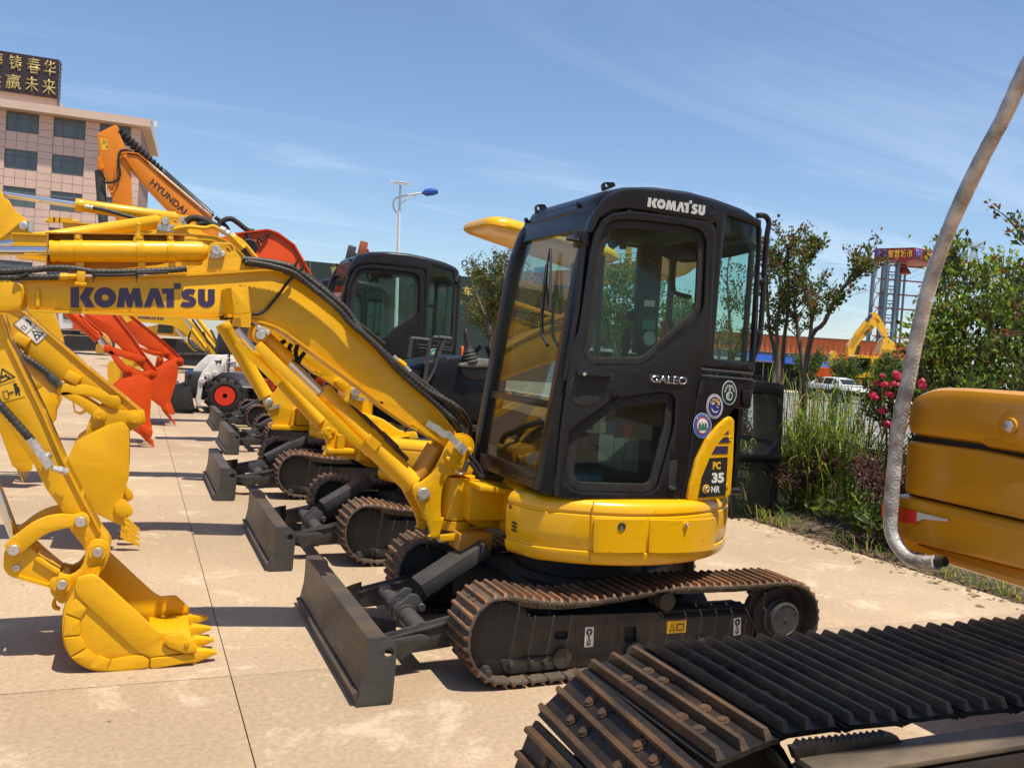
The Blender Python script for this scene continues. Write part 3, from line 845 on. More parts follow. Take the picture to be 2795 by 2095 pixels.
# handle, recess, name badge, latch
cab_panel([round_poly(SZ([kB(250,300), kB(640,255), kB(635,330), kB(590,330), kB(560,440), kB(480,540), kB(330,560), kB(245,500)]),.03,3)],.020,.003, RUB, 'handle_recess', door, .001)
cab_panel([round_poly(SZ([kB(300,232), kB(430,240), kB(610,268), kB(612,308), kB(440,290), kB(300,292)]),.012,3)],.036,.022, BLK, 'door_handle', door, .006)
cab_panel([[(a, b) for a, b in circ(cab_sz(*kB(360,268)),.009,14)]],.047,.004, PIN, 'key_lock', door, .001)
cab_panel([round_poly(SZ([kB(955,268), kB(1300,290), kB(1312,330), kB(1300,375), kB(960,355), kB(950,320)]),.012,3)],.0205,.004, RUB, 'badge_plate', door, .001)
def wall_text(s, quad, lift, m, name, parent, bold=.02, th=.003):
 bm, w, h = text2d(s, 1.0, bold)
 a, b, c, d = [Vector(cab_sz(*q)) for q in quad]
 if th:
  r = bmesh.ops.extrude_face_region(bm, geom=bm.faces[:])
  for v in [g for g in r['geom'] if isinstance(g, bmesh.types.BMVert)]: v.co.z += th
 for v in bm.verts:
  u, t = v.co.x / w, v.co.y / h
  q = (a * (1 - u) + b * u) * (1 - t) + (d * (1 - u) + c * u) * t
  p, nn = cp_at(q.x); v.co = Vector((p.x, p.y, q.y)) + nn * (lift + v.co.z)
 return obj(name, finish(bm, name, 0), m, parent)
wall_text('GALEO', [kB(968,342), kB(1295,368), kB(1300,298), kB(975,278)],.0235, SILV, 'badge_letters', door, .015,.004)
cab_panel([round_poly(SZ([kB(1142,1075), kB(1170,1052), kB(1218,1050), kB(1195,1300), kB(1130,1280)]),.012,3)],.020,.003, RUB, 'latch_recess', door, .001)
cab_panel([round_poly(SZ([kB(1130,1275), kB(1190,1295), kB(1195,1315), kB(1150,1320), kB(1125,1300)]),.006,2)],.028,.012, STL, 'latch_lever', door, .003)
# fixed side wall: upper frame round the door, rear pillar and rear window
roofline = [kA(345,470), kA(352,420), kA(390,310), kA(450,190), kA(540,95), kA(640,40), kA(760,20), kA(1000,32), kA(1300,75), kA(1560,150), kA(1640,185), kA(1800,235), kA(1990,335)]
up_o = SZ([kA(350,470), kA(356,425), kA(394,318), kA(456,204), kA(548,112), kA(650,62), kA(770,44), kA(1000,54), kA(1300,98), kA(1560,172), kA(1640,208), kA(1800,262), kA(1990,348),
     kA(1985,620), kA(1960,1000), kA(1920,1640), kB(1905,265), kB(1435,212), kB(1440,0), kA(1500,1500), kA(1562,380), kA(1540,372), kA(900,262), kA(720,240), kA(590,262), kA(470,330), kA(405,470)])
rw = SZ([kA(1660,305), kA(1945,405), kA(1975,430), kA(1955,820), kA(1930,1450), kB(1905,160), kB(1880,168), kB(1565,130), kA(1545,1600), kA(1600,900)])
side_wall = cab_panel([up_o, round_poly(rw, .012,3)],-.004,.030, BLK, 'side_wall', main, .011)
cab_panel([round_poly(rw, .012,3)],-.006,.005, GLS, 'window_glass', side_wall, 0)
# the letters above the door
def wall_logo(quad, lift, m, parent):
 bm, w, h = logo2d(); a, b, c, d = [Vector(cab_sz(*q)) for q in quad]
 for v in bm.verts:
  u, t = v.co.x / w, v.co.y / h
  q = (a * (1 - u) + b * u) * (1 - t) + (d * (1 - u) + c * u) * t
  p, nn = cp_at(q.x); v.co = Vector((p.x, p.y, q.y)) + nn * lift
 return obj('lettering', finish(bm, 'l', 0), m, parent)
wall_logo([kA(908,225), kA(1448,310), kA(1456,215), kA(918,138)],.0145, GREYP, side_wall)
cab_panel([circ(cab_sz(*kA(1505,248)),.026,20), circ(cab_sz(*kA(1505,248)),.022,20)],.012,.004, RUB, 'plug_ring', side_wall, 0)
# rails under the rear window, lower rear cover
for a, b in ((212,235),(268,290)):
 cab_panel([SZ([kB(1432, a), kB(1905, a + 44), kB(1905, b + 44), kB(1432, b)])],.012,.024, STL, 'rail', side_wall, .004)
low_o = SZ([kB(1432,300), kB(1920,330), kB(1912,400), kB(1880,590), kB(1740,575), kB(1700,640), kB(1600,720), kB(1480,880), kB(1380,1100), kB(1320,1300), kB(1290,1425), kB(1240,1425), kB(1300,1200), kB(1390,500)])
low = cab_panel([round_poly(low_o, .015,2)],.004,.03, BLK, 'rear_cover', main, .006)
fin = cab_panel([round_poly(SZ(kB.l([(1722,680),(1722,760),(1712,1050),(1690,1360),(1655,1392),(1420,1418),(1312,1420),(1296,1390),(1310,1280),(1370,1050),(1460,870),(1560,745),(1640,670),(1690,648)])),.012,2)],.022,.03, YELH, 'tail_fin', main, .010)
FL = .0385
for q in ([(1662,778),(1666,810),(1625,812)],[(1620,838),(1668,838),(1664,890),(1570,892)],[(1550,920),(1660,920),(1655,990),(1508,992)]):
 cab_panel([SZ(kB.l(q))], FL, .001, NAVY, 'stripe', fin, 0)
cab_panel([SZ(kB.l([(1492,1028),(1655,1020),(1635,1368),(1385,1388),(1420,1200)]))], FL, .001, BST, 'model_plate', fin, 0)
def fin_text2(s_, quad, m): wall_text(s_, quad, FL + .0012, m, 'lettering', fin, .018,0)
def fin_text(s_, quad, m): wall_text(s_, quad, FL + .0012, m, 'lettering', fin, .05,0)
fin_text('PC', [kB(1518,1130), kB(1590,1130), kB(1592,1060), kB(1520,1060)], YST)
fin_text('35', [kB(1508,1255), kB(1620,1252), kB(1622,1158), kB(1512,1160)], WST)
fin_text2('MR', [kB(1502,1342), kB(1582,1340), kB(1586,1280), kB(1506,1282)], WST)
def wall_bolt(q, r, m, name, dep):
 s_, z = cab_sz(*q); p, nn = cp_at(s_); p = Vector((p.x, p.y, z)) + nn * (FL - .004)
 bm = bm_new(); add_lathe(bm, p, p + nn, [(0, r),(dep, r),(dep + .002, r * .8),(dep * .8, r * .6)],16); return obj(name, bm, m, fin)
wall_bolt(kB(1458,1308),.024, YELH, 'bolt_boss', .006); wall_bolt(kB(1456,1305),.011, PIN, 'bolt', .014)
wall_bolt(kB(1678,850),.012, YELH, 'bolt_boss', .006); wall_bolt(kB(1650,1280),.010, YELH, 'bolt_boss', .006)
# three round stickers on the rear cover
def round_sticker(c, rx, ry, cols, art=None):
 for i, (k, m) in enumerate(cols):
  cab_panel([SZ([(c[0] + rx * k * cos(t) - ry * .1 * k * sin(t) * 0, c[1] + ry * k * sin(t)) for t in [j * pi / 16 for j in range(32)]])],.0205 + i * .0008,.001, m, 'round_sticker', low, 0)
 if art: art(c, rx, ry)
def tree_art(c, rx, ry):
 for dx in (-.32,0,.32):
  x = c[0] + dx * rx; y = c[1] + .02 * ry
  cab_panel([SZ([(x, y - ry * .32),(x + rx * .16, y - ry * .02),(x + rx * .08, y - ry * .02),(x + rx * .2, y + ry * .3),(x - rx * .2, y + ry * .3),(x - rx * .08, y - ry * .02),(x - rx * .16, y - ry * .02)])],.0250,.001, GST, 'tree_emblem', low, 0)
def hand_art(c, rx, ry):
 f = lambda pts: [(c[0] + u * rx, c[1] + v * ry) for u, v in pts]
 cab_panel([SZ(f([(-.05,-.62),(.12,-.62),(.15,-.05),(.38,.02),(.40,.30),(.2,.58),(-.1,.62),(-.42,.5),(-.42,.1),(-.2,-.02),(-.1,-.05)])),
      SZ(f([(0,-.55),(.07,-.55),(.1,.02),(.33,.08),(.34,.28),(.17,.5),(-.08,.55),(-.35,.44),(-.35,.14),(-.14,.05),(-.04,.04)]))],.0240,.001, WST, 'hand_emblem', low, 0)
 for v in (.16,.28,.40):
  cab_panel([SZ(f([(-.36, v - .02),(-.02, v - .05),(-.02, v - .01),(-.36, v + .02)]))],.0240,.001, WST, 'hand_emblem', low, 0)
def wink_art(c, rx, ry):
 f = lambda pts: [(c[0] + u * rx, c[1] + v * ry) for u, v in pts]
 sml = [(-.45,.15),(-.25,.42),(.05,.52),(.35,.42),(.3,.36),(.05,.44),(-.2,.35),(-.4,.12)]
 cab_panel([SZ(f(sml))],.0240,.001, WST, 'smile_emblem', low, 0)
 cab_panel([SZ(f([(-.38,-.12),(-.3,-.3),(-.12,-.32),(-.08,-.12),(-.2,-.2)]))],.0240,.001, WST, 'smile_emblem', low, 0)
 cab_panel([SZ(f([(.2,-.02),(.45,.08),(.42,.14),(.18,.03)]))],.0240,.001, WST, 'smile_emblem', low, 0)
def ring_text(s, c, rx, ry, k, m, a0, a1, hgt):
 n = len(s)
 for i, ch in enumerate(s):
  a = radians(a0 + (a1 - a0) * i / max(n - 1,1)); x = c[0] + rx * k * cos(a); y = c[1] + ry * k * sin(a); h = hgt * ry
  wall_text(ch, [(x - h * .36, y + h / 2),(x + h * .36, y + h / 2),(x + h * .36, y - h / 2),(x - h * .36, y - h / 2)],.0242, m, 'sticker_letter', low, .03,0)
sc1, sc2, sc3 = kB(1688,438), kB(1555,562), kB(1443,737)
kk = 1 / 3.35
round_sticker(sc1,67 * kk, 111 * kk, [(1, WST),(.93, DGST),(.78, DGST)], hand_art)
ring_text('省油劲', sc1,67 * kk, 111 * kk, .62, WST, 195,245,.18); ring_text('可尽兴', sc1,67 * kk, 111 * kk, .62, WST, 300,345,.18)
round_sticker(sc2,75 * kk, 113 * kk, [(1, WST),(.94, BST),(.88, WST),(.80, mat('deep_blue_decal', (.02,.03,.17),.45))], wink_art)
ring_text('低噪音型', sc2,75 * kk, 113 * kk, .52, YST, 218,330,.30)
round_sticker(sc3,83 * kk, 115 * kk, [(1, WST),(.96, BLST),(.70, RST),(.58, WST)], tree_art)
ring_text('国土交通省', sc3,83 * kk, 115 * kk, .83, WST, 225,315,.14)
# latch hook at the rear edge
cab_panel([round_poly(SZ([kB(1800,410), kB(1870,410), kB(1880,470), kB(1850,560), kB(1800,540)]),.012,2)],.026,.016, BLK, 'rear_latch', low, .004)
hp = at(*kB(1840,480),1,-.50)
obj('rear_hook', box(tuple(hp + Vector((.02,0,0))),(.06,.015,.03), bev=.003), GROU2, low)
# roof: one smooth cap over the cab plan
YF = .27                                 # far wall
roof_plan = [(-.36,-.52),(-.33,-.62),(-.25,-.69),(-.10,-.735),(.05,-.748),(.2,-.749),(.45,-.747),(.58,-.735),(.655,-.695),(.70,-.61),(.725,-.45),(.735,-.3),(.735,.08),(.68,.2),(.5, YF),(-.2, YF),(-.32, YF - .04),(-.36,.15)]
rpts = smooth_path([Vector((x, y, 0)) for x, y in roof_plan],4, closed=True)
cz = Vector((.14,-.23,0))
def roof_z(x):                            # falls towards the rear
 T_ = ((-.5,2.40),(-.36,2.432),(-.3,2.468),(-.2,2.497),(-.05,2.513),(.15,2.516),(.32,2.499),(.49,2.470),(.63,2.430),(.74,2.385))
 for (a, b),(c, d) in zip(T_, T_[1:]):
  if x <= c: return b + (d - b) * (x - a) / (c - a)
 return 2.385
bm = bm_new(); rows = []
for ins, dz in ((.030,-.14),(.014,-.045),(.016,-.026),(.026,-.010),(.045,.000),(.08,.006),(.16,.011),(.28,.014),(.38,.015)):
 row = []
 for p in rpts:
  v = (p - cz); L_ = v.length; q = cz + v * max(1 - ins / L_, .05)
  row.append(Vector((q.x, q.y, roof_z(q.x) + dz - .004)))
 rows.append(row)
vs = add_sheet(bm, rows, closed=True); bm.faces.new(vs[-1])
roof = obj('roof', finish(bm, 'roof', 50), BLK, main)
# front upper corner: pillar sweeping from the wall into the roof
def pillar(y, name, side):
 a = [(-.560,.935),(-.548,1.0),(-.51,1.3),(-.455,1.75),(-.405,2.10),(-.375,2.22),(-.335,2.33),(-.27,2.405),(-.20,2.44)]
 path = smooth_path([Vector((x, y, z)) for x, z in a],4)
 bm = bm_new(); rows = []
 for i, p in enumerate(path):
  d = (path[min(i + 1, len(path) - 1)] - path[max(i - 1,0)]).normalized(); n_ = Vector((-d.z, 0, d.x))
  w, t = .042,.035
  rr = [(-w, -t),(-w * .6,-t * 1.25),(w * .6,-t * 1.25),(w, -t),(w, t),(-w, t)]
  rows.append([p - n_ * (b_ * -1) * -1 + Vector((0, a_ * side * -1,0)) for a_, b_ in [(q[0], q[1]) for q in rr]])
 vs = add_sheet(bm, rows, closed=True); bm.faces.new(vs[0]); bm.faces.new(vs[-1])
 return obj(name, finish(bm, name, 40), BLK, main)
pillar(-.665, 'front_pillar', 1)
pillar(.235, 'front_pillar', -1)
# front window frame and glass, sloping plane
def fpt(y, z):                            # point on the front plane
 xs = [(.93,-.565),(1.3,-.520),(1.75,-.465),(2.10,-.415),(2.25,-.380),(2.34,-.345)]
 for (z0, x0),(z1, x1) in zip(xs, xs[1:]):
  if z <= z1: return Vector((x0 + (x1 - x0) * (z - z0) / (z1 - z0), y, z))
 return Vector((xs[-1][1], y, z))
def fpanel(outl, th, m, name, parent, lift=0, bev=.003):
 bm = flat(outl, th, bev)
 for zc in (1.05,1.3,1.5,1.75,1.95,2.1,2.2,2.28):
  bmesh.ops.bisect_plane(bm, geom=bm.verts[:] + bm.edges[:] + bm.faces[:], plane_co=(0, zc, 0), plane_no=(0,1,0))
 for v in bm.verts:
  p = fpt(v.co.x, v.co.y); v.co = p + Vector((-.99,0,.12)) * (v.co.z + lift)
 return obj(name, finish(bm, name, 30), m, parent)
op = [(-.63,1.02),(.20,1.02),(.20,2.27),(-.63,2.27)]
ffr = fpanel([[(-.66,.935),(.24,.935),(.24,2.40),(-.66,2.40)], round_poly(op, .05,4)],.03, BLK, 'front_frame', main, 0,.005)
fpanel([round_poly([(-.64,1.345),(.21,1.345),(.21,1.385),(-.64,1.385)],.004,1)],.035, BLK, 'window_bar', ffr, .002)
fpanel([round_poly(op, .05,3)],.004, GLSF, 'front_glass', ffr, -.004,0)
# top front bar
obj('front_header', tube([Vector((-.33,-.62,2.375)), Vector((-.335,-.3,2.382)), Vector((-.33,.20,2.375))],.035,10), BLK, ffr)
# wiper
w0 = fpt(-.30,1.62) + Vector((-.03,0,0))
def fpx(x, y):                            # pixel on the front plane (iterated)
 z = 1.8
 for _ in range(8):
  X0 = fpt(0, z).x - .03; p = at(x, y, 0, X0); z = p.z
 return p
bm = bm_new()
add_tube(bm, [fpx(*kD(1390,660)), fpx(*kD(1350,880)), fpx(*kD(1330,1150)), fpx(*kD(1385,1610))],.006,6)
add_tube(bm, [fpx(*kD(1400,660)), fpx(*kD(1400,1000)), fpx(*kD(1385,1600))],.007,6)
add_tube(bm, [fpx(*kD(1345,900)), fpx(*kD(1300,1300)), fpx(*kD(1265,1640)), fpx(*c5(545,900)), fpx(*c5(575,960))],.010,6)
obj('wiper', bm, RUB, ffr)
# far wall with its own window, back wall
fw_o = [(-.55,.935),(.71,.935),(.71,2.34),(.45,2.40),(-.22,2.42),(-.34,2.34),(-.44,1.9)]
fwin = round_poly([(-.44,1.05),(.49,1.05),(.49,2.33),(-.26,2.35),(-.34,2.26)],.03,3)
fwin2 = round_poly([(.60,1.25),(.69,1.25),(.69,2.28),(.60,2.31)],.02,3)
far_wall = obj('far_wall', slabY([fw_o, fwin, fwin2], YF, YF - .03,.003), BLK, main)
obj('window_glass', slabY([fwin], YF - .013, YF - .017,0), GLS, far_wall)
obj('window_glass', slabY([fwin2], YF - .013, YF - .017,0), GLS, far_wall)
bwin = round_poly([(-.53,1.42),(.24,1.42),(.24,2.33),(-.53,2.33)],.03,3)
back_wall = obj('back_wall', slabX([[(-.55,.93),(YF, .93),(YF, 2.36),(-.55,2.36)], bwin],.695,.725,.003), BLK, main)
obj('window_glass', slabX([bwin],.708,.712,0), GLS, back_wall)
# interior: seat, console, levers, grab rails, printed notices
bm = box((.28,-.25,1.35),(.46,.46,.14), bev=.05); join(bm, box((.52,-.25,1.46),(.12,.44,.26), Matrix.Rotation(.16,3, 'Y'),.05))
join(bm, box((.30,-.25,1.12),(.4,.36,.34), bev=.02))
obj('operator_seat', bm, DRK, main)
bm = box((.10,-.52,1.42),(.42,.14,.16), bev=.03); join(bm, box((.10,.05,1.42),(.42,.14,.16), bev=.03))
for y in (-.52,.05):
 add_tube(bm, [Vector((-.04, y, 1.48)), Vector((-.06, y, 1.62)), Vector((-.05, y, 1.68))],.016,8)
 add_lathe(bm, (-.05, y, 1.66),(-.05, y, 1.78),[(0,.018),(.03,.026),(.08,.028),(.12,.012)],10)
obj('control_console', bm, DRK, main)
bm = bm_new()
for y, m_ in ((YF - .06,0),):
 add_tube(bm, smooth_path([Vector((.12, y, 2.05)), Vector((-.02, y - .02,2.05)), Vector((-.04, y - .02,1.98)), Vector((-.04, y - .02,1.78)), Vector((0, y - .02,1.70)), Vector((.12, y, 1.68))],5),.014,8)
gr = [at(*kA(a, b),1,-.1) for a, b in ((1370,690),(1230,690),(1180,740),(1165,980),(1200,1040),(1330,1075))]
add_tube(bm, smooth_path(gr, 5),.015,8)
gr = [at(*kA(a, b),1,.1) for a, b in ((860,720),(960,712),(1005,760),(990,960),(960,990))]
add_tube(bm, smooth_path(gr, 5),.015,8)
obj('grab_rail', bm, RUB, main)
# dark headliner with lamp and coil cord
bm = box((.12,-.23,2.36),(.85,.92,.04), bev=.01)
add_box(bm, at(*kA(790,430),1,-.55),(.16,.2,.12))
obj('headliner', bm, DRK, main)
bm = bm_new()
q = [at(*kA(a, b),1,-.5) for a, b in ((540,420),(560,560),(590,600),(680,540),(700,500))]
add_tube(bm, smooth_path(q, 6),.007,6)
hx = [q[2].lerp(q[3], i / 60) + Vector((0,.014 * cos(i * .9),.014 * sin(i * .9))) for i in range(61)]
add_tube(bm, hx, .004,5)
add_tube(bm, [at(*kA(700,480),1,-.5), at(*kA(690,620),1,-.5)],.02,8)
obj('coil_cord', bm, RUB, main)
cy_ = .18
pil = [at(*kA(a, b),1, cy_) for a, b in ((870,470),(1080,470),(1010,1600),(810,1600))]
bm = bm_new(); 
xs = [(p.x, p.z) for p in pil]
obj('inner_pillar', slabY([xs], cy_, cy_ + .05,.004), DRK, main)
decal([at(*kA(a, b),1, cy_ - .002) for a, b in ((880,1280),(998,1290),(990,1385),(872,1375))], mat('teal_notice', (.02,.22,.15),.5), main, 'notice', .001)
decal([at(*kA(942 + 58 * cos(t),1462 + 68 * sin(t)),1, cy_ - .002) for t in [i * pi / 10 for i in range(20)]], mat('pale_green_notice', (.35,.48,.44),.5), main, 'notice', .001)
decal([at(*kA(a, b),1, cy_ - .002) for a, b in ((895,1100),(995,1105),(990,1165),(890,1160))], WST, main, 'notice', .001)
bm = bm_new()
a = at(*kA(1070,1300),1,-.35); b = at(*kA(1100,1420),1,-.35)
add_tube(bm, [b, a],.02,8); obj('safety_lever', bm, mat('red_lever', (.35,.03,.02),.5), main)
a = at(*kA(1130,1290),1,-.3); b = at(*kA(1130,1440),1,-.3)
bm = bm_new(); add_lathe(bm, b, a, [(0,.015),(.06,.03),((a - b).length, .026)],10); obj('joystick', bm, RUB, main)
a = at(*kA(760,1240),1,.08)
bm = bm_new(); add_lathe(bm, a + Vector((.06,0,-.02)), a - Vector((.03,0,0)),[(0,.012),(.03,.012),(.04,.035),(.08,.03)],10); obj('lamp_knob', bm, RUB, main)
# papers behind the lower door window, leaning on the seat base
for q, m_ in (([(525,815),(655,830),(645,1120),(505,1085)], WST),([(660,850),(755,855),(735,1150),(650,1125)], WST),([(760,860),(885,880),(870,1165),(745,1145)], WST),([(745,725),(822,735),(815,850),(740,840)], RST),([(595,700),(672,710),(665,815),(590,808)], BLST),([(530,705),(585,712),(580,800),(527,795)], WST),([(758,840),(885,858),(885,885),(757,862)], mat('orange_decal', (.5,.15,.03),.5))):
 decal([at(*kB(a, b),1,-.58) for a, b in q], m_, main, 'notice', .001 + .001 * random.random())
# lifting eyes, roof bolts and hinge on the pillar
for y, q, hl in ((YF - .05,[(1160,20),(1200,-12),(1300,-12),(1330,30),(1355,150),(1180,190)],[(1210,48)]),):
 yy = at(*kD(1250,100),0,-.30).y
 o = XZ(kD.l(q), yy); hh = circ(XZ([kD(1210,48)], yy)[0],.012,12); h2 = circ(XZ([kD(1285,32)], yy)[0],.005,8)
 obj('lifting_eye', slabY([round_poly(o, .012,3), hh, h2], yy - .012, yy + .012,.002), BLK, roof)
o = XZ(kA.l([(490,20),(510,-8),(600,-8),(618,30),(560,55),(500,78)]),-.58); hh = circ(XZ([kA(535,22)],-.58)[0],.011,12)
obj('lifting_eye', slabY([round_poly(o, .01,3), hh],-.592,-.568,.002), BLK, roof)
bm = bm_new()
for q in ((kA(290,225),-.45),(kD(1060,255),.15)):
 p = at(*q[0],0,-.34); add_cyl(bm, p + Vector((.02,.02,-.02)), p + Vector((-.03,-.03,.01)),.013,10,.002)
obj('roof_bolt', bm, BLK, roof)
p = at(*kA(300,530),1,-.70)
bm = box(tuple(p),(.07,.05,.085), bev=.008)
add_cyl(bm, p + Vector((-.09,-.02,-.01)), p + Vector((0,-.02,-.01)),.009,10); add_cyl(bm, p + Vector((-.01,-.035,0)), p + Vector((-.01,-.02,0)),.012,8)
add_tube(bm, [p + Vector((.0,-.02,-.04)), p + Vector((-.01,-.02,-.35)), p + Vector((-.045,-.01,-.70))],.018,8)
obj('pillar_hinge', bm, BLK, main)
# rear grab pipe
g = [at(*q, 1,-.47) for q in (kA(1960,305), kA(2030,310), kA(2068,370), kA(2050,500), kA(2025,830), kA(2005,1180), kA(1975,1500), kB(1930,120), kB(1915,250))]
bm = bm_new(); add_tube(bm, smooth_path(g, 5),.0165,10)
for q in (kA(1998,925), kA(1958,1408)):
 p = at(*q, 1,-.47); add_lathe(bm, p + Vector((-.035,-.0,0)), p + Vector((.03,0,0)),[(0,.014),(.02,.022),(.045,.022),(.065,.014)],10)
obj('rear_grab_pipe', bm, BLK, main)
# =================================================================== boom, arm, bucket of the main machine
B0, B1 = .06,.25                 # boom box, near and far face
def pin_disc(p, r, y, parent, m=PIN, dep=.018, name='pin'):
 bm = bm_new(); add_lathe(bm, Vector((p[0], y, p[1])), Vector((p[0], y - 1, p[1])),[(0, r),(dep - .004, r),(dep, r * .88),(dep, r * .16),(dep - .004, r * .12)],24)
 return obj(name, bm, m, parent)
def keeper(px, bolts, y, parent, plate=None):
 """pin keeper plate with two bolts"""
 bm = bm_new()
 if plate: join(bm, slabY([round_poly(XZ(plate, y),.006,2)], y - .010, y, .002))
 for q in bolts:
  (x, z), = XZ([q], y); add_lathe(bm, Vector((x, y, z)), Vector((x, y - 1, z)),[(0,.013),(.018,.013),(.020,.011)],6)
 return obj('keeper_plate', bm, PIN, parent)
top = [k7(330,1268), k7(520,1262), k7(1170,1232), k6(1390,983), k6(2211,945), k1(930,995), k1(1130,1025), k1(1300,1075),(840,783),(880,812), k1(2060,1640), k2(2211,615), k4(0,775), k4(440,1258), k5(800,15), k5(890,155)]
bot = [k5(470,150), k5(220,0), k3(2211,390), k3(1650,0), k2(2211,1300), k2(1530,782), k2(1000,400), k2(700,190), k2(430,90), k2(210,52), k8(1880,262), k8(1430,250), c2(1740,742), c2(1000,702), c2(220,672)]
TP = XZ(top, B0); BP = XZ(bot, B0)
foot = XZ([k5(990,320)], B0 - .02)[0]
TPs = [(p.x, p.z) for p in smooth_path([Vector((x, 0, z)) for x, z in TP],3)]
bm = slabY([TPs + [(foot[0] + .06, foot[1] + .02),(foot[0] + .03, foot[1] - .07)] + BP], B0, B1,.004)
# overhanging flanges, top and bottom
strip_along(bm, TPs, B0 - .014, B1 + .014,.012)
BPs = [(p.x, p.z) for p in smooth_path([Vector((x, 0, z)) for x, z in BP[1:]],3)]
strip_along(bm, BPs, B0 - .016, B1 + .016,.012)
add_lathe(bm, (foot[0], B0 - .03, foot[1]),(foot[0], B1 + .03, foot[1]),[(0,.075),(B1 - B0 + .06,.075)],26)
boom = obj('boom', bm, YEL, main)
decal_logo([at(*q, 1, B0) for q in (k6(180,1432), k8(1362,100), k8(1362,-170), k6(180,1125))], NAVY, boom, .002)
# arm cylinder bracket: twin plates with pin
plate_o = XZ([k6(1390,983), k6(1700,905), k6(1960,862), k6(2150,800), k1(0,840), k1(40,780), k1(36,650), k1(90,572), k1(150,560), k1(360,558), k1(430,600), k1(470,700), k1(520,790), k1(600,850), k1(730,935), k1(930,995), k1(700,1030), k1(0,1060)], B0)
hole = circ(XZ([k1(370,655)], B0)[0],.019,16)
for y in (B0 + .004, B1 - .026):
 obj('cylinder_bracket', slabY([round_poly(plate_o, .02,3), hole], y, y + .022,.003), YEL, boom)
pc = XZ([k1(165,680)], B0)[0]
pin_disc(pc, .024, B0 + .006, boom, dep=.03)
keeper(None, [k1(108,765), k1(262,738)], B0 + .003, boom, [k1(60,740), k1(120,690), k1(220,680), k1(300,700), k1(300,765), k1(215,800), k1(90,812)])
# boom cylinder lug under the boom
lug = XZ([k2(300,160), k2(265,300), k2(290,370), k2(350,410), k2(430,412), k2(500,350), k2(525,270), k2(620,200), k2(480,130)], B0 - .012)
lp = XZ([k2(390,295)], B0 - .012)[0]
for y in (B0 - .012, B1 - .010):
 obj('cylinder_lug', slabY([round_poly(lug, .03,3)], y, y + .022,.003), YEL, boom)
pin_disc(lp, .025, B0 - .010, boom, dep=.024)
keeper(None, [k2(362,195), k2(498,262)], B0 - .014, boom, [k2(330,150), k2(380,155), k2(540,235), k2(520,300), k2(330,225)])
# weld seams across the boom side
# work lamp housing on the boom side: bent cover plate
q = [k1(385,1240), k1(645,1220), k1(685,1625), k1(440,1648)]
P = [at(a, b, 1, B0 - .10) for a, b in q]; Q = [Vector((p.x, B0 - .004, p.z)) for p in P]
ql = at(*k1(350,1270),1, B0); 
bm = bm_new()
rows = [[P[0] + Vector((-.0,.006,.0)), P[1], P[1] + Vector((.004,.1,0))],[P[3], P[2], P[2] + Vector((.004,.1,0))]]
o = XZ(q, B0 - .10)
join(bm, slabY([round_poly(o, .006,2)], B0 - .105, B0 - .097,.002))
lft = [Vector((o[0][0], B0 - .1, o[0][1])), Vector((o[3][0], B0 - .1, o[3][1])), Vector((o[3][0] - .035, B0, o[3][1])), Vector((o[0][0] - .035, B0, o[0][1] - .012))]
for f in (lft,):
 v = [bm.verts.new(p) for p in f] + [bm.verts.new(p + Vector((.008,0,0))) for p in f]
 bm.faces.new(v[:4]); bm.faces.new(v[4:][::-1])
 for i in range(4): bm.faces.new((v[i], v[(i + 1) % 4], v[4 + (i + 1) % 4], v[4 + i]))
add_box(bm, ((o[2][0] + o[3][0]) / 2 + .005, B0 - .02, o[2][1] - .035),(.085,.07,.075))
obj('lamp_cover', bm, YEL, boom)
cable = [at(*q, 1, B0 - .02) for q in (k1(1330,1070), k1(1230,1180), k1(1130,1320), k1(1000,1480), k1(900,1590), k1(800,1640), k1(700,1640))]
obj('lamp_cable', tube(cable, .0075,8,5), RUB, boom)
# arm tip clevis at the left end of the boom
cl = XZ([k7(-300,1235), k7(150,1235), k7(260,1280), k7(325,1370), k7(330,1480), k7(325,1620), c2(140,668), c2(80,690), c2(-200,690)], B0 - .03)
for y in (B0 - .035, B1 + .010):
 obj('boom_tip_plate', slabY([round_poly(cl, .02,3)], y, y + .028,.005), YEL, boom)
bm = bm_new()
x, z = XZ([k7(570,1380)], B0)[0]; x2, z2 = XZ([c2(285,650)], B0)[0]
add_tube(bm, [Vector((x, B0 - .004, z)), Vector((x2, B0 - .004, z2))],.010,8)
obj('weld_bead', bm, YEL, boom)
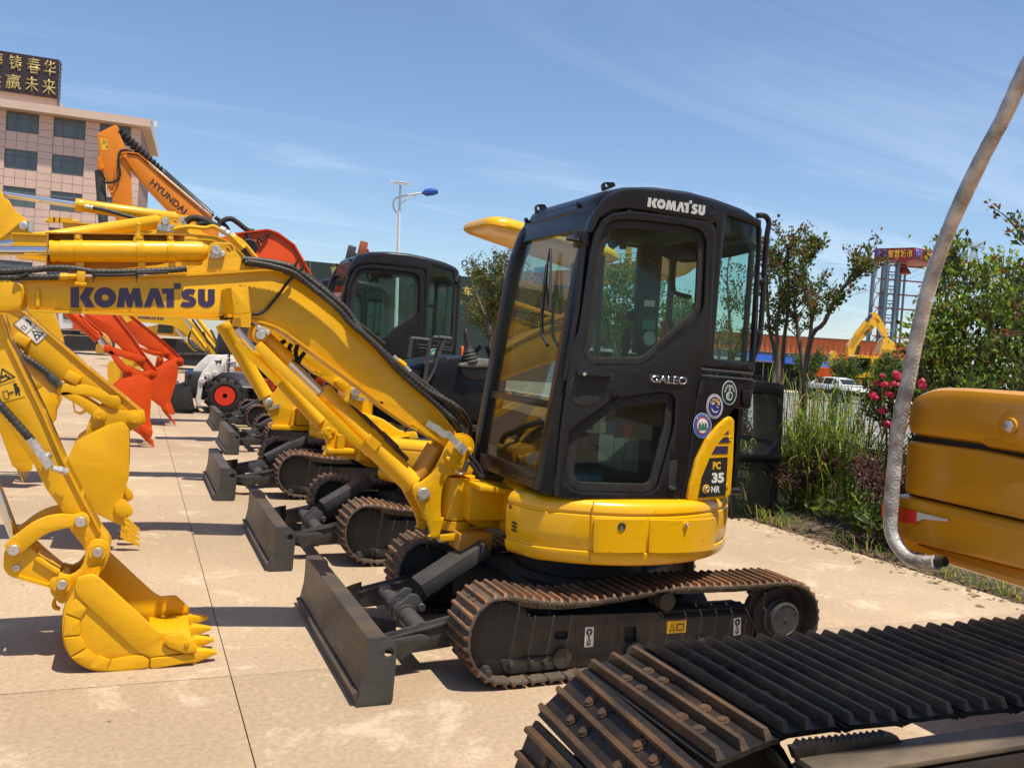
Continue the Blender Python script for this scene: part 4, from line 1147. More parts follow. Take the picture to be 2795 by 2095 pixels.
# ---------------------------------------------------------------- arm cylinder with its guard
YC = (B0 + B1) / 2 - .02
a0 = at(*k7(-900,800),1, YC); a1 = at(*k7(752,798),1, YC)
obj('arm_cylinder_rod', cyl(a0, a1,.0215,24), CHR, main)
b0 = at(*k7(755,800),1, YC); b1 = at(*k6(2170,590),1, YC)
L = (b1 - b0).length
bm = bm_new(); add_lathe(bm, b0, b1,[(0,.03),(0,.052),(.018,.053),(.02,.050),(.045,.050),(.047,.053),(L - .02,.053),(L - .012,.050),(L, .050),(L + .005,.044),(L + .03,.03),(L + .06,.025)],32)
cyl_o = obj('arm_cylinder', bm, YEL, main)
d = (b1 - b0).normalized(); up_ = Vector((-d.z, 0, d.x)); up_ = up_ if up_.z > 0 else -up_
for sx0, sx1 in ((245,385),(1180,1310),(1640,1762)):
 bm = bm_new(); t0 = (at(*k6(sx0 + 5,590),1, YC) - b0).dot(d); t1 = (at(*k6(sx1 - 12,590),1, YC) - b0).dot(d)
 add_lathe(bm, b0 + d * t0, b0 + d * t1,[(0,.05),(0,.0575),(t1 - t0,.0575),(t1 - t0,.05)],28)
 m_ = b0 + d * (t0 + t1) / 2
 for s in (1,-1):
  add_box(bm, m_ + up_ * s * .068 + Vector((0,-.012,0)),(t1 - t0,.012,.042), Matrix((d, Vector((0,1,0)), up_)).transposed())
  add_cyl(bm, m_ + up_ * s * .066 + Vector((0,-.016,0)), m_ + up_ * s * .066 + Vector((0,-.03,0)),.012,8)
 obj('cylinder_clamp', bm, YEL, cyl_o)
gp = XZ([k7(705,540), k6(1905,348), k6(1895,440), k6(1895,700), k6(1500,790), k6(900,850), k7(800,1045), k7(745,1045)], YC + .05)
bm = slabY([round_poly(gp, .004,1)], YC + .05, YC + .058,.002)
tp = [gp[0], gp[1]]
strip_along(bm, tp, YC - .03, YC + .058,-.006)
add_box(bm, (gp[0][0] + .012, YC + .01,(gp[0][1] + gp[-1][1]) / 2),(.006,.09, gp[0][1] - gp[-1][1]), None)
obj('cylinder_guard', bm, YELD, cyl_o)
bm = bm_new()
p = at(*k6(1200,240),1, YC - .02)
add_lathe(bm, p + Vector((0,0,-.05)), p + Vector((0,0,.03)),[(0,.018),(.02,.018),(.022,.011),(.06,.012),(.072,.014),(.08,.006)],10)
add_box(bm, p + Vector((-.005,0,-.062)),(.028,.028,.03))
obj('grease_fitting', bm, YEL, cyl_o)
bm = bm_new()
for x0, w in ((1890,45),(1960,60),(2030,80),(2120,90)):
 p = at(*k6(x0,765),1, YC - .02); add_lathe(bm, p - d * .012, p + d * .012,[(0,.012),(.024,.012)],6)
p = at(*k6(1880,765),1, YC - .02); q = at(*k6(2170,765),1, YC - .02); add_tube(bm, [p, q],.009,8)
obj('pipe_fitting', bm, YEL, cyl_o)
# ---------------------------------------------------------------- hoses along the boom
def hose(pts, Y, r, name='hose', parent=None, ribs=(.022,.0011), m=None, n=10):
 if isinstance(Y, (int, float)): Y = [Y] * len(pts)
 P = smooth_path([at(a, b, 1, y) for (a, b), y in zip(pts, Y)],6)
 return obj(name, tube(P, r, n, 0, ribs), m or HOSE, parent or boom)
yb = B0 - .026
hose([k7(-300,1120), k7(0,1112), k7(400,1095), k7(700,1065), k7(900,1058), k7(1150,1072), k7(1400,1112), k7(1800,1118), k7(2060,1110), k6(1250,890), k6(1700,868), k6(1950,846)], yb, .0155)
hose([k7(-300,1205), k7(0,1205), k7(300,1200), k7(600,1195), k7(890,1192)], yb, .0145)
hose([k7(230,1230), k7(330,1180), k7(420,1145)], yb - .02,.008, 'cable_tie', ribs=None, m=RUB)
hose([k7(1420,1160), k7(1700,1168), k7(2060,1150), k6(1200,915), k6(1650,905)], yb - .012,.0075, 'pipe', ribs=None, m=RUB)
for q in ((1415,1140),(2065,1130)):
 bm = bm_new(); p = at(*k7(*q),1, yb); add_lathe(bm, p - Vector((.005,0,0)), p + Vector((.005,0,0)),[(0,.024),(.01,.024)],12); add_box(bm, p + Vector((0,-.02,-.03)),(.006,.006,.03))
 obj('hose_tie', bm, RUB, boom)
bm = bm_new()
p = at(*k7(1225,1190),1, yb - .02)
add_box(bm, p, (.036,.04,.05)); add_box(bm, p + Vector((0,0,-.035)),(.05,.05,.018)); bevel(bm, .004)
add_tube(bm, [at(*k7(905,1185),1, yb - .01), at(*k7(1190,1185),1, yb - .01)],.013,8)
add_lathe(bm, at(*k7(915,1185),1, yb - .01), at(*k7(960,1185),1, yb - .01),[(0,.018),(.03,.018)],6)
obj('pipe_clamp', bm, YEL, boom)
top_h = [k1(560,815), k1(800,835), k1(1050,870), k1(1300,935), k1(1480,1050), k1(1700,1215), k1(1900,1380), k1(2150,1600), k2(1900,230), k2(2150,470), k4(40,760), k4(250,950), k4(470,1130), k4(620,1215), k4(800,1310), k4(960,1420), k4(1060,1540), k4(1100,1640), k5(1120,60), k5(1110,210)]
hose(top_h, [yb + .02] * 8 + [yb] * 8 + [yb + .05, yb + .08, yb + .13, yb + .15],.0175, ribs=(.026,.0013))
hose([k1(600,870), k1(850,905), k1(1080,950), k1(1250,1010), k1(1420,1100), k1(1600,1230), k1(1780,1370), k1(2030,1590), k2(1760,130), k2(2060,390), k4(0,790), k4(230,1010), k4(440,1190), k4(600,1330), k4(760,1480), k4(870,1580), k5(930,50), k5(980,180)],
  [yb - .02] * 10 + [yb] * 6 + [yb + .04, yb + .06],.0155, ribs=(.024,.0012))
hose([k1(640,850), k1(900,890), k1(1180,960), k1(1360,1030), k1(1500,1140), k1(1640,1270), k1(1760,1350)], yb - .045,.0115)
hose([k1(1440,1000), k1(1640,1110), k1(1860,1310), k1(2100,1530), k2(1800,60), k2(2150,350), k2(2260,440)], yb + .05,.011, ribs=None, m=RUB)
hose([k4(210,860), k4(400,1010), k4(700,1240), k4(860,1400), k4(980,1520), k5(1040,30), k5(1060,190)], yb + .07,.014)
hose([k4(430,1190), k4(640,1300), k4(800,1440), k4(930,1600), k5(1000,60), k5(1030,200)], yb + .03,.0155)
bm = bm_new()
p = at(*k4(95,740),1, yb); q = at(*k4(30,680),1, yb); e = at(*k4(215,850),1, yb)
obj('hose_coupling', cyl(at(*k4(-30,620),1, yb), at(*k4(40,690),1, yb),.012,8), PIN, boom)
obj('hose_coupling', cyl(at(*k4(140,770),1, yb), at(*k4(220,850),1, yb),.012,8), PIN, boom)
obj('pipe_block', cyl(at(*k4(30,680),1, yb), at(*k4(140,765),1, yb),.018,6), YEL, boom)
for q in ((1345,930),(1435,990)):
 p = at(*k1(*q),1, yb - .03); bm = bm_new(); add_lathe(bm, p, p + Vector((.02,-.01,.045)),[(0,.010),(.05,.002)],6); obj('cable_tie', bm, RUB, boom)
# ---------------------------------------------------------------- boom cylinder
ys = -.02
YB = (B0 + B1) / 2
p0 = Vector((lp[0], YB, lp[1])); foot_c = XZ([k5(405,1020)],-.03)[0]
b_lo = at(*k3(2130,1205),1, YB); b_hi = at(*k2(1290,1170),1, YB)
p0 = at(*k2(395,300),1, YB)
# keep the axis straight between the photographed ends
obj('boom_cylinder_rod', cyl(p0, b_hi, .028,24), CHR, main)
d2 = (b_lo - b_hi).normalized(); L2 = (b_lo - b_hi).length
bm = bm_new(); add_lathe(bm, p0, b_hi, [(-.03,.03),(0,.045),(.10,.046),(.20,.046),(.205,.03)],24); obj('rod_end', bm, YEL, main)
bm = bm_new(); add_lathe(bm, b_hi, b_lo, [(0,.03),(0,.062),(.02,.066),(.05,.066),(.052,.064),(L2 - .02,.064),(L2 - .015,.067),(L2,.067),(L2 + .01,.05),(L2 + .05,.035)],32)
bc = obj('boom_cylinder', bm, YEL, main)
t0 = (at(*k3(1430,570),1, YB) - b_hi).dot(d2)
bm = bm_new(); add_lathe(bm, b_hi + d2 * (t0 - .03), b_hi + d2 * (t0 + .06),[(0,.06),(0,.069),(.09,.069),(.09,.06)],32)
R = Matrix((d2, Vector((0,1,0)), d2.cross(Vector((0,1,0))))).transposed()
add_box(bm, b_hi + d2 * (t0 + .02) + Vector((0,-.068,0)),(.07,.012,.045), R)
obj('cylinder_clamp', bm, YEL, bc)
# long guard rail beside the cylinder
g0 = at(*k2(345,440),1,.03); g1 = at(*k3(1350,645),1,.03)
gd = (g1 - g0).normalized(); gn = Vector((-gd.z, 0, gd.x))
bm = bm_new(); Lg = (g1 - g0).length
R = Matrix((gd, Vector((0,1,0)), gn)).transposed()
if R.determinant() < 0: R = Matrix((gd, Vector((0,-1,0)), gn)).transposed()
add_box(bm, (g0 + g1) / 2 + Vector((0,.0,0)),(Lg, .012,.05), R); add_box(bm, (g0 + g1) / 2 + gn * .022 + Vector((0,.04,0)),(Lg, .08,.008), R)
bevel(bm, .003); obj('cylinder_guard_rail', bm, YEL, bc)
# hoses between boom and cylinder
for q in ([k2(560,310), k2(550,380), k2(580,460)],[k2(770,385), k2(690,430), k2(640,490), k2(600,600)],[k2(860,430), k2(820,520), k2(840,640), k2(930,760), k2(980,800)],[k2(950,450), k2(925,560), k2(950,700), k2(1000,820)],[k2(1060,560), k2(1000,640), k2(960,720), k2(940,800)]):
 hose(q, .21,.012, 'hose', bc, None, RUB)
hose([k3(1060,-20), k3(1150,50), k3(1250,110), k3(1380,230)],.17,.018, 'hose', bc, None, RUB)
bm = bm_new(); add_lathe(bm, at(*k3(1240,110),1,.17), at(*k3(1850,700),1,.17),[(0,.02),(.05,.024),(.06,.03),(.2,.03),(.21,.036),(.33,.036),(.34,.028),(.42,.028)],8)
obj('hose_fitting', bm, GROU2, bc)
# ---------------------------------------------------------------- swing post: casting with two cheeks, king pin, foot pin
ck = [k5(1130,250), k5(1135,340), k5(1090,440), k5(1130,560), k5(1165,620), k5(1150,745), k5(880,752), k5(800,780), k5(745,830), k5(715,920), k5(690,1100), k5(688,1380), c7(1215,385), c7(1200,440), c7(1180,510), c7(1150,520), c7(1110,505),
   k5(530,1640), k5(480,1450), k5(430,1340), k5(360,1220), k5(290,1080), k5(262,990), k5(285,910), k5(400,860), k5(520,760), k5(620,640), k5(700,480), k5(770,320), k5(830,230), k5(920,160), k5(1020,155), k5(1090,190)]
SP = .03
cko = [(p.x, p.z) for p in smooth_path([Vector((x, 0, z)) for x, z in XZ(ck, SP)],2, closed=True)]
post = obj('swing_post', slabY([cko], SP, SP + .035,.006), YEL, main)
obj('swing_cheek', slabY([cko], B1 + .02, B1 + .055,.006), YEL, post)
bm = bm_new()
# web joining both cheeks, hollow front
wx = XZ([k5(690,900), k5(690,1380), c7(1190,420), k5(560,1500), k5(600,1100), k5(640,900)], SP)
join(bm, slabY([wx], SP + .02, B1 + .03,.004))
wx = XZ([k5(700,700), k5(1130,640), k5(1150,745), k5(880,752), k5(760,800)], SP)
join(bm, slabY([wx], SP + .02, B1 + .03,.004))
obj('swing_post_web', bm, YEL, post)
cov = [(p.x, p.z) for p in smooth_path([Vector((x, 0, z)) for x, z in XZ([k5(665,560), k5(770,330), k5(830,240), k5(920,165), k5(1030,160), k5(1115,230), k5(1130,350), k5(1090,460), k5(1040,560), k5(960,690), k5(820,630)], SP)],2, closed=True)]
obj('cover_plate', slabY([cov], SP - .014, SP - .002,.003), YEL, post)
bm = bm_new()
for q in (k5(775,500), k5(950,605), k5(1105,370)):
 (x, z), = XZ([q], SP - .014); add_lathe(bm, (x, SP - .014, z),(x, SP - 1, z),[(0,.013),(.022,.013),(.026,.009)],12)
obj('cover_bolt', bm, YEL, post)
fp_ = XZ([k5(985,350)], SP - .02)[0]
pin_disc((fp_[0] - .012, fp_[1] - .004),.036, SP - .014, post, YEL, .012, 'foot_pin')
# grey locking arm
la = [at(*q, 1, SP - .045) for q in (k5(480,-35), k5(560,20), k5(640,60), k5(720,130), k5(800,140), k5(880,230), k5(960,310), k5(1010,370))]
la = smooth_path(la, 5); bm = bm_new(); rows = []
for i, p in enumerate(la):
 dd = (la[min(i + 1, len(la) - 1)] - la[max(i - 1,0)]).normalized(); nn = Vector((-dd.z, 0, dd.x))
 rows.append([p + nn * .019 + Vector((0,.006,0)), p + nn * .019, p - nn * .019, p - nn * .019 + Vector((0,.006,0))])
vs = add_sheet(bm, rows, closed=True); bm.faces.new(vs[0]); bm.faces.new(vs[-1])
(x, z), = XZ([k5(995,350)], SP - .05); add_box(bm, (x, SP - .05, z),(.055,.02,.05), Matrix.Rotation(.75,3, 'Y'))
add_cyl(bm, (x, SP - .058, z),(x, SP - .066, z),.009,8)
obj('locking_arm', bm, PIN, post)
cp_ = XZ([k5(405,1020)], SP)[0]
pin_disc(cp_, .032, SP, post, dep=.03)
keeper(None, [k5(385,1118)], SP, post, [k5(345,1090), k5(470,1050), k5(490,1010), k5(520,1020), k5(525,1060), k5(400,1150), k5(350,1140)])
# boom foot hub and hollow tube behind
bm = bm_new(); add_lathe(bm, (foot[0], SP + .03, foot[1]),(foot[0], B1 + .03, foot[1]),[(0,.055),(.24,.055)],20); obj('foot_bush', bm, YEL, post)
q0 = at(*k5(600,330),1,.16); q1 = at(*k5(330,780),1,.16)
obj('swing_tube', cyl(q0, q1,.055,16), YELD, post)
# king post on the house and house bracket
kp = at(*k5(900,900),1,.155)
kx = kp.x
bm = bm_new()
zt_ = at(*k5(900,775),1,.10).z; zb_ = at(*k5(900,1400),1,.10).z; z3 = at(*k5(900,1560),1,.10).z
add_lathe(bm, (kx, .155, zt_),(kx, .155, z3),[(0,.10),(.0,.112),(zt_ - zb_, .112),(zt_ - zb_, .09),(zt_ - zb_ + .01,.09),(zt_ - zb_ + .012,.118),(zt_ - z3,.118)],32)
obj('king_post', bm, YEL, post)
hb = [(kx + .02, zt_ + .005),(-.70, zt_ - .015),(-.55, zt_ - .05),(-.45, zt_ - .05),(-.45, zb_ - .06),(-.62, zb_ - .04),(-.70, zb_ + .005),(kx + .02, zb_ + .015)]
obj('house_bracket', slabY([round_poly(hb, .02,3)],.045,.275,.008), YEL, main)
bm = box((-.60,-.05, zt_ - .03),(.22,.30,.03), Matrix.Rotation(.12,3, 'Y'),.006)
join(bm, box((-.58,.02,(zt_ + zb_) / 2),(.26,.16, zt_ - zb_ - .03), bev=.012))
obj('bracket_cover', bm, YEL, main)
bm = box((-.66,.02,.545),(.20,.18,.10), bev=.008); obj('valve_cover', bm, YELD, main)
o = XZ(c6.l([(0,760),(180,740),(175,790),(0,803)]),.0); bm = slabY([round_poly(o, .006,2)],-.005,.01,.002)
obj('swing_link_plate', bm, YEL, main)
hose([c6(180,735), c6(230,715), c6(420,690)],.06,.011, 'hose', main, None, YELD)
# cable with connector
hose([k5(1100,450), k5(1170,520), k5(1260,640), k5(1320,790)],-.02,.011, 'cable', post, None, RUB)
hose([k5(1110,560), k5(1180,640), k5(1240,720), k5(1320,800)],-.03,.010, 'cable', post, None, RUB)
hose([k5(900,690), k5(960,735), k5(1010,725), k5(1040,680)],-.02,.006, 'cable', post, None, PIN)
obj('connector', cyl(at(*k5(1030,700),1,-.02), at(*k5(1085,535),1,-.02),.016,8), STL, post)
# ---------------------------------------------------------------- arm
A0, A1 = .075,.235
ar = [(-70,840),(5,858),(27,931),(119,1123),(177,1257),(224,1350), c3(655,590), c3(700,640), c3(712,690), c3(690,740), c3(640,790), c3(570,780), c3(540,690), c3(460,590), c3(390,440),(127,1336),(87,1257),(0,1133),(-70,1040)]
AR = XZ(ar, A0)
bm = slabY([round_poly(AR, .012,2)], A0, A1,.004)
strip_along(bm, [AR[i] for i in (0,1,2,3,4,5,6)], A0 - .012, A1 + .012,-.010)
arm = obj('arm', bm, YEL, main)
# sticker on the arm
def flat_on(Y, pts): return [Vector((x, Y - .001, z)) for x, z in XZ(pts, Y)]
decal(flat_on(A0,[c3b(-140,725), c3b(80,667), c3b(190,915), c3b(-30,972)]), YST, arm, 'warning_label')
def line_art(q, Y, parent, w=.0022, m=None, lift=.0035, closed=True):
 P = [Vector((x, Y - lift, z)) for x, z in XZ(q, Y)]
 if closed: P.append(P[0])
 bm = bm_new(); add_tube(bm, P, w, 4, False); return obj('label_symbol', bm, m or BST, parent)
def tri_symbol(f, q, Y, parent):
 a = XZ(q, Y); cx = sum(p[0] for p in a) / 3; cz = sum(p[1] for p in a) / 3
 inn = [(cx + (x - cx) * .72, cz + (z - cz) * .72) for x, z in a]
 bm = flat([a, inn],0)
 for i in range(3):
  blob = circ((cx + (.012 * (i - 1)), cz - .004 + .006 * (i % 2)),.007,7); join(bm, flat([blob],0))
 for v in bm.verts: v.co = Vector((v.co.x, Y - .0035, v.co.y))
 obj('label_symbol', finish(bm, 's', 0), BST, parent)
def man_symbol(f, head, body, Y, parent):
 bm = flat([circ(XZ([head], Y)[0],.0085,10)],0); join(bm, flat([XZ(body, Y)],0))
 for v in bm.verts: v.co = Vector((v.co.x, Y - .0035, v.co.y))
 obj('label_symbol', finish(bm, 's', 0), BST, parent)
tri_symbol(c3b, [c3b(-10,820), c3b(120,770), c3b(15,700)], A0, arm)
line_art([c3b(20,880), c3b(55,868), c3b(72,925), c3b(38,935)], A0, arm, .0012)
line_art([c3b(-15,836), c3b(115,797), c3b(100,800)], A0, arm, .0008, closed=False)
man_symbol(c3b, c3b(116,828),[c3b(105,845), c3b(140,838), c3b(155,878), c3b(146,882), c3b(158,905), c3b(142,908), c3b(138,880), c3b(130,908), c3b(118,905), c3b(112,870)], A0, arm)
line_art([c3b(66,890), c3b(105,880)], A0, arm, .003, closed=False)
# bucket cylinder on the front side of the arm: only its rod end and hose are in the frame
hose([c3b(-60,920), c3b(0,980), c3b(90,1080), c3b(180,1180), c3b(240,1250)], A0 - .05,.019, 'hose', arm, (.026,.0015))
bm = bm_new(); add_lathe(bm, at(*c3(190,-10),1, A0 - .05), at(*c3(250,70),1, A0 - .05),[(0,.018),(.02,.022),(.03,.018),(.05,.024),(.07,.020)],10)
add_lathe(bm, at(*c3(330,180),1, A0 - .05), at(*c3(410,200),1, A0 - .05),[(0,.014),(.03,.014),(.032,.018),(.05,.018),(.052,.015),(.075,.017)],8)
add_lathe(bm, at(*c3(300,110),1, A0 - .03), at(*c3(330,80),1, A0 - .03),[(0,.02),(.025,.014)],8)
obj('hose_fitting', bm, PIN, arm)
o = XZ(c3.l([(220,80),(268,55),(348,158),(300,195)]), A0 - .06)
obj('valve_block', slabY([round_poly(o, .004,2)], A0 - .075, A0 - .025,.004), PIN, arm)
# bucket link: curved upper links and lower links
K0 = A0 - .055
upl = [(p.x, p.z) for p in smooth_path([Vector((x, 0, z)) for x, z in XZ(c3.l([(30,690),(60,645),(120,600),(200,540),(300,495),(400,480),(470,487),(535,470),(575,500),(578,550),(535,575),(480,560),(430,572),(330,595),(235,650),(165,712),(110,750),(60,748)]), K0)],2, closed=True)]
for y in (K0, A1 + .03):
 obj('upper_link', slabY([upl], y, y + .025,.004), YEL, arm)
ax1 = XZ([c3(90,710)], K0)[0]; ax2 = XZ([c3(522,527)], K0)[0]
rodp = [at(*c3(0,370),1, YB - .0), Vector((ax1[0], YB, ax1[1]))]
rodp[0] = rodp[1] + (rodp[0] - rodp[1]) * 1.6
obj('bucket_cylinder_rod', cyl(rodp[0], rodp[1],.024,20), CHR, arm)
bm = bm_new()
for c_ in (ax1, ax2):
 add_lathe(bm, (c_[0], K0 - .004, c_[1]),(c_[0], A1 + .06, c_[1]),[(0,.03),(.30 - .075 + .065,.03)],18)
obj('link_bush', bm, YEL, arm)
for c_ in (ax1, ax2): pin_disc(c_, .026, K0 - .003, arm, dep=.014)
lw = XZ(c3.l([(25,720),(20,830),(55,880),(120,900),(315,955),(395,960),(440,930),(400,870),(250,745),(195,690),(110,700),(60,690)]), K0 + .03)
for y in (K0 + .03, A1 + .0):
 obj('lower_link', slabY([round_poly(lw, .02,3)], y, y + .022,.004), YEL, arm)
(x, z), = XZ([c3(106,826)], K0 + .03); pin_disc((x, z),.019, K0 + .03, arm, dep=.006)
bm = bm_new(); q = XZ(c3.l([(115,893),(310,950)]), K0 + .02); strip_along(bm, q, K0 + .015, A1,.014); q = XZ(c3.l([(235,755),(385,850)]), K0 + .02); strip_along(bm, q, K0 + .015, A1,-.014)
obj('link_flange', bm, YEL, arm)
# ---------------------------------------------------------------- bucket
U0, U1 = -.165,.475
pr = c3.l([(640,880),(560,900),(470,985),(415,1070),(400,1180),(402,1270),(420,1345),(470,1420),(550,1475),(650,1503),(780,1500),(965,1474),(1260,1430)])
PR = [Vector((x, 0, z)) for x, z in XZ(pr, U0)]
PRs = smooth_path(PR, 4)
lowz = min(p.z for p in PRs)
bm = bm_new(); rows = []
cen = sum(PRs, Vector()) / len(PRs)
for p in PRs: rows.append([Vector((p.x, U0 + .004, p.z)), Vector((p.x, U1 - .004, p.z))])
add_sheet(bm, rows)
bmesh.ops.solidify(bm, geom=bm.faces[:], thickness=.012)
bucket = obj('bucket', bm, YEL, main)
sp_o = XZ(c3.l([(560,868),(610,868),(650,895),(1000,1215),(1060,1250),(1170,1238),(1275,1330),(1268,1365),(1200,1375),(965,1470),(780,1497),(650,1500),(550,1472),(470,1418),(422,1345),(404,1270),(402,1180),(417,1070),(470,985)]), U0)
for y in (U0 - .004, U1 - .012):
 obj('bucket_side', slabY([round_poly(sp_o, .012,2)], y, y + .016,.003), YEL, bucket)
# raised cheek strip along the mouth, wear plates round the back
mo = XZ(c3.l([(488,920),(500,885),(550,868),(610,868),(650,895),(1000,1215),(1060,1250),(1045,1290),(1080,1340),(1190,1372),(975,1398),(900,1370),(560,1060),(490,985)]), U0)
obj('mouth_plate', slabY([round_poly(mo, .012,2)], U0 - .016, U0 - .002,.004), YEL, bucket)
cut = XZ(c3.l([(1050,1285),(1080,1250),(1170,1238),(1275,1330),(1270,1360),(1200,1370),(1090,1330)]), U0)
hl = circ(XZ([c3(1206,1302)], U0)[0],.012,12)
obj('side_cutter', slabY([round_poly(cut, .012,2)], U0 - .030, U0 - .014,.004), YEL, bucket)
(x, z), = XZ([c3(1206,1302)], U0); pin_disc((x, z),.012, U0 - .030, bucket, YEL, .008, 'cutter_bolt')
far_c = XZ(c3.l([(1010,1040),(1090,1022),(1098,1040),(1106,1020),(1150,1035),(1215,1105),(1215,1125),(1150,1150),(1060,1120)]), U1)
obj('side_cutter', slabY([round_poly(far_c, .010,2)], U1, U1 + .016,.004), YEL, bucket)
wears = [[(490,1018),(565,1085),(520,1150),(425,1115)],[(422,1125),(518,1160),(520,1255),(410,1262)],[(412,1272),(520,1262),(560,1335),(455,1395)],[(460,1402),(563,1340),(625,1395),(580,1472)],[(575,1468),(630,1385),(715,1415),(690,1490)],[(690,1488),(722,1412),(870,1385),(930,1385),(965,1415),(955,1468),(800,1492)]]
for w_ in wears:
 o = XZ(c3.l(w_), U0)
 obj('wear_plate', slabY([round_poly(o, .006,2)], U0 - .014, U0 - .003,.004), YEL, bucket)
ec = XZ(c3.l([(972,1402),(1210,1376),(1258,1385),(1262,1425),(975,1474)]), U0)
obj('cutting_edge', slabY([round_poly(ec, .006,2)], U0 - .018, U1 + .014,.004), YEL, bucket)
# teeth
tips = [((1258,1402),(1405,1378)),((1245,1310),(1393,1318)),((1230,1245),(1378,1258)),((1185,1190),(1345,1200))]
x0, z0 = XZ([c3(1255,1405)], U0 + .02)[0]; x1, z1 = XZ([c3(1405,1375)], U0 + .02)[0]
for i in range(4):
 y = U0 + .035 + i * (U1 - U0 - .07) / 3
 bm = bm_new(); rows = []
 for t, hw, hh in ((-.55,.028,.018),(-.15,.030,.024),(0,.033,.030),(.1,.033,.030),(.55,.024,.020),(1.0,.016,.006)):
  cx = x0 + (x1 - x0) * t; cz_ = z0 + (z1 - z0) * t + .008 * (t > 0) * (1 - t) + (.02 if t < 0 else 0) * 0
  rows.append([Vector((cx, y - hw, cz_ - hh)), Vector((cx, y + hw, cz_ - hh)), Vector((cx, y + hw, cz_ + hh)), Vector((cx, y - hw, cz_ + hh))])
 vs = add_sheet(bm, rows, closed=True); bm.faces.new(vs[0]); bm.faces.new(vs[-1]); bevel(bm, .005,2,20)
 obj('bucket_tooth', bm, YEL, bucket)
# bucket ears with pins
ear = [(p.x, p.z) for p in smooth_path([Vector((x, 0, z)) for x, z in XZ(c3.l([(318,935),(335,890),(390,862),(450,875),(520,830),(548,760),(560,700),(590,655),(640,640),(695,660),(715,715),(690,790),(655,850),(600,880),(520,920),(480,990),(420,1050),(380,1050),(330,990)]), A0 - .03)],2, closed=True)]
for y in (A0 - .035, A1 + .012):
 obj('bucket_ear', slabY([ear], y, y + .024,.004), YEL, bucket)
bm = bm_new()
for q in ((402,935),(632,725)):
 (x, z), = XZ([c3(*q)], A0 - .035)
 add_lathe(bm, (x, A0 - .048, z),(x, A1 + .05, z),[(0,.035),(0,.040),(.29 - .02,.040),(.27,.035)],20)
obj('ear_boss', bm, YEL, bucket)
for q in ((402,935),(632,725)):
 (x, z), = XZ([c3(*q)], A0 - .048); pin_disc((x, z),.024, A0 - .047, bucket, dep=.014)
hk = XZ(c3.l([(360,1020),(335,1045),(330,1080),(350,1105),(385,1108),(390,1095),(365,1085),(358,1060)]),.12)
obj('lifting_hook', slabY([round_poly(hk, .008,2)],.13,.16,.003), YEL, bucket)
# =================================================================== the other machines of the row
def kids(names): return [o for o in main.children if o.name.split('.')[0] in names]
UNDER = [o for o in UC]
HOUSE = kids(('front_skirt', 'side_skirt', 'counterweight', 'house_floor', 'house_bracket', 'bracket_cover'))
CABSET = kids(('cab_shell', 'door', 'side_wall', 'rear_cover', 'roof', 'front_pillar', 'front_frame', 'far_wall', 'back_wall', 'window_glass', 'operator_seat', 'grab_rail', 'headliner', 'coil_cord'))
SKIP = ('hook_sticker', 'hook_symbol', 'warning_label', 'warning_symbol', 'lettering', 'badge_letters', 'badge_plate', 'round_sticker', 'tree_emblem', 'hand_emblem', 'smile_emblem', 'sticker_letter', 'lifting_eye', 'plug_ring', 'wiper')
def copy_part(o, parent, swap=None, skip=SKIP):
 if o.name.split('.')[0] in skip: return None
 c = o.copy(); COL.objects.link(c); c.parent = parent
 if swap and len(c.data.materials) and c.data.materials[0] in swap:
  nm = c.data.materials[0].name + swap[c.data.materials[0]].name
  key = (o.data.name, nm)
  if key not in SWAPPED:
   me = o.data.copy(); me.materials[0] = swap[o.data.materials[0]]; SWAPPED[key] = me
  c.data = SWAPPED[key]
 for ch in list(o.children): copy_part(ch, c, swap, skip)
 return c
SWAPPED = {}
def machine(name, label, dx, dy, sets, swap=None, sc=None, group='mini excavators parked in a row'):
 root = thing(name, label, 'excavator', (dx, dy, 0), group)
 if sc: root['sc'] = sc
 for st_ in sets:
  for o in st_:
   c = copy_part(o, root, swap)
   if c and sc: c.scale = sc
 return root
def sim_map(a0, a1, b0, b1):
 a = complex(*a1) - complex(*a0); b = complex(*b1) - complex(*b0); k = b / a
 def f(p):
  w = complex(*b0) + (complex(p[0], p[1]) - complex(*a0)) * k
  return (w.real, w.imag)
 return f, abs(k)
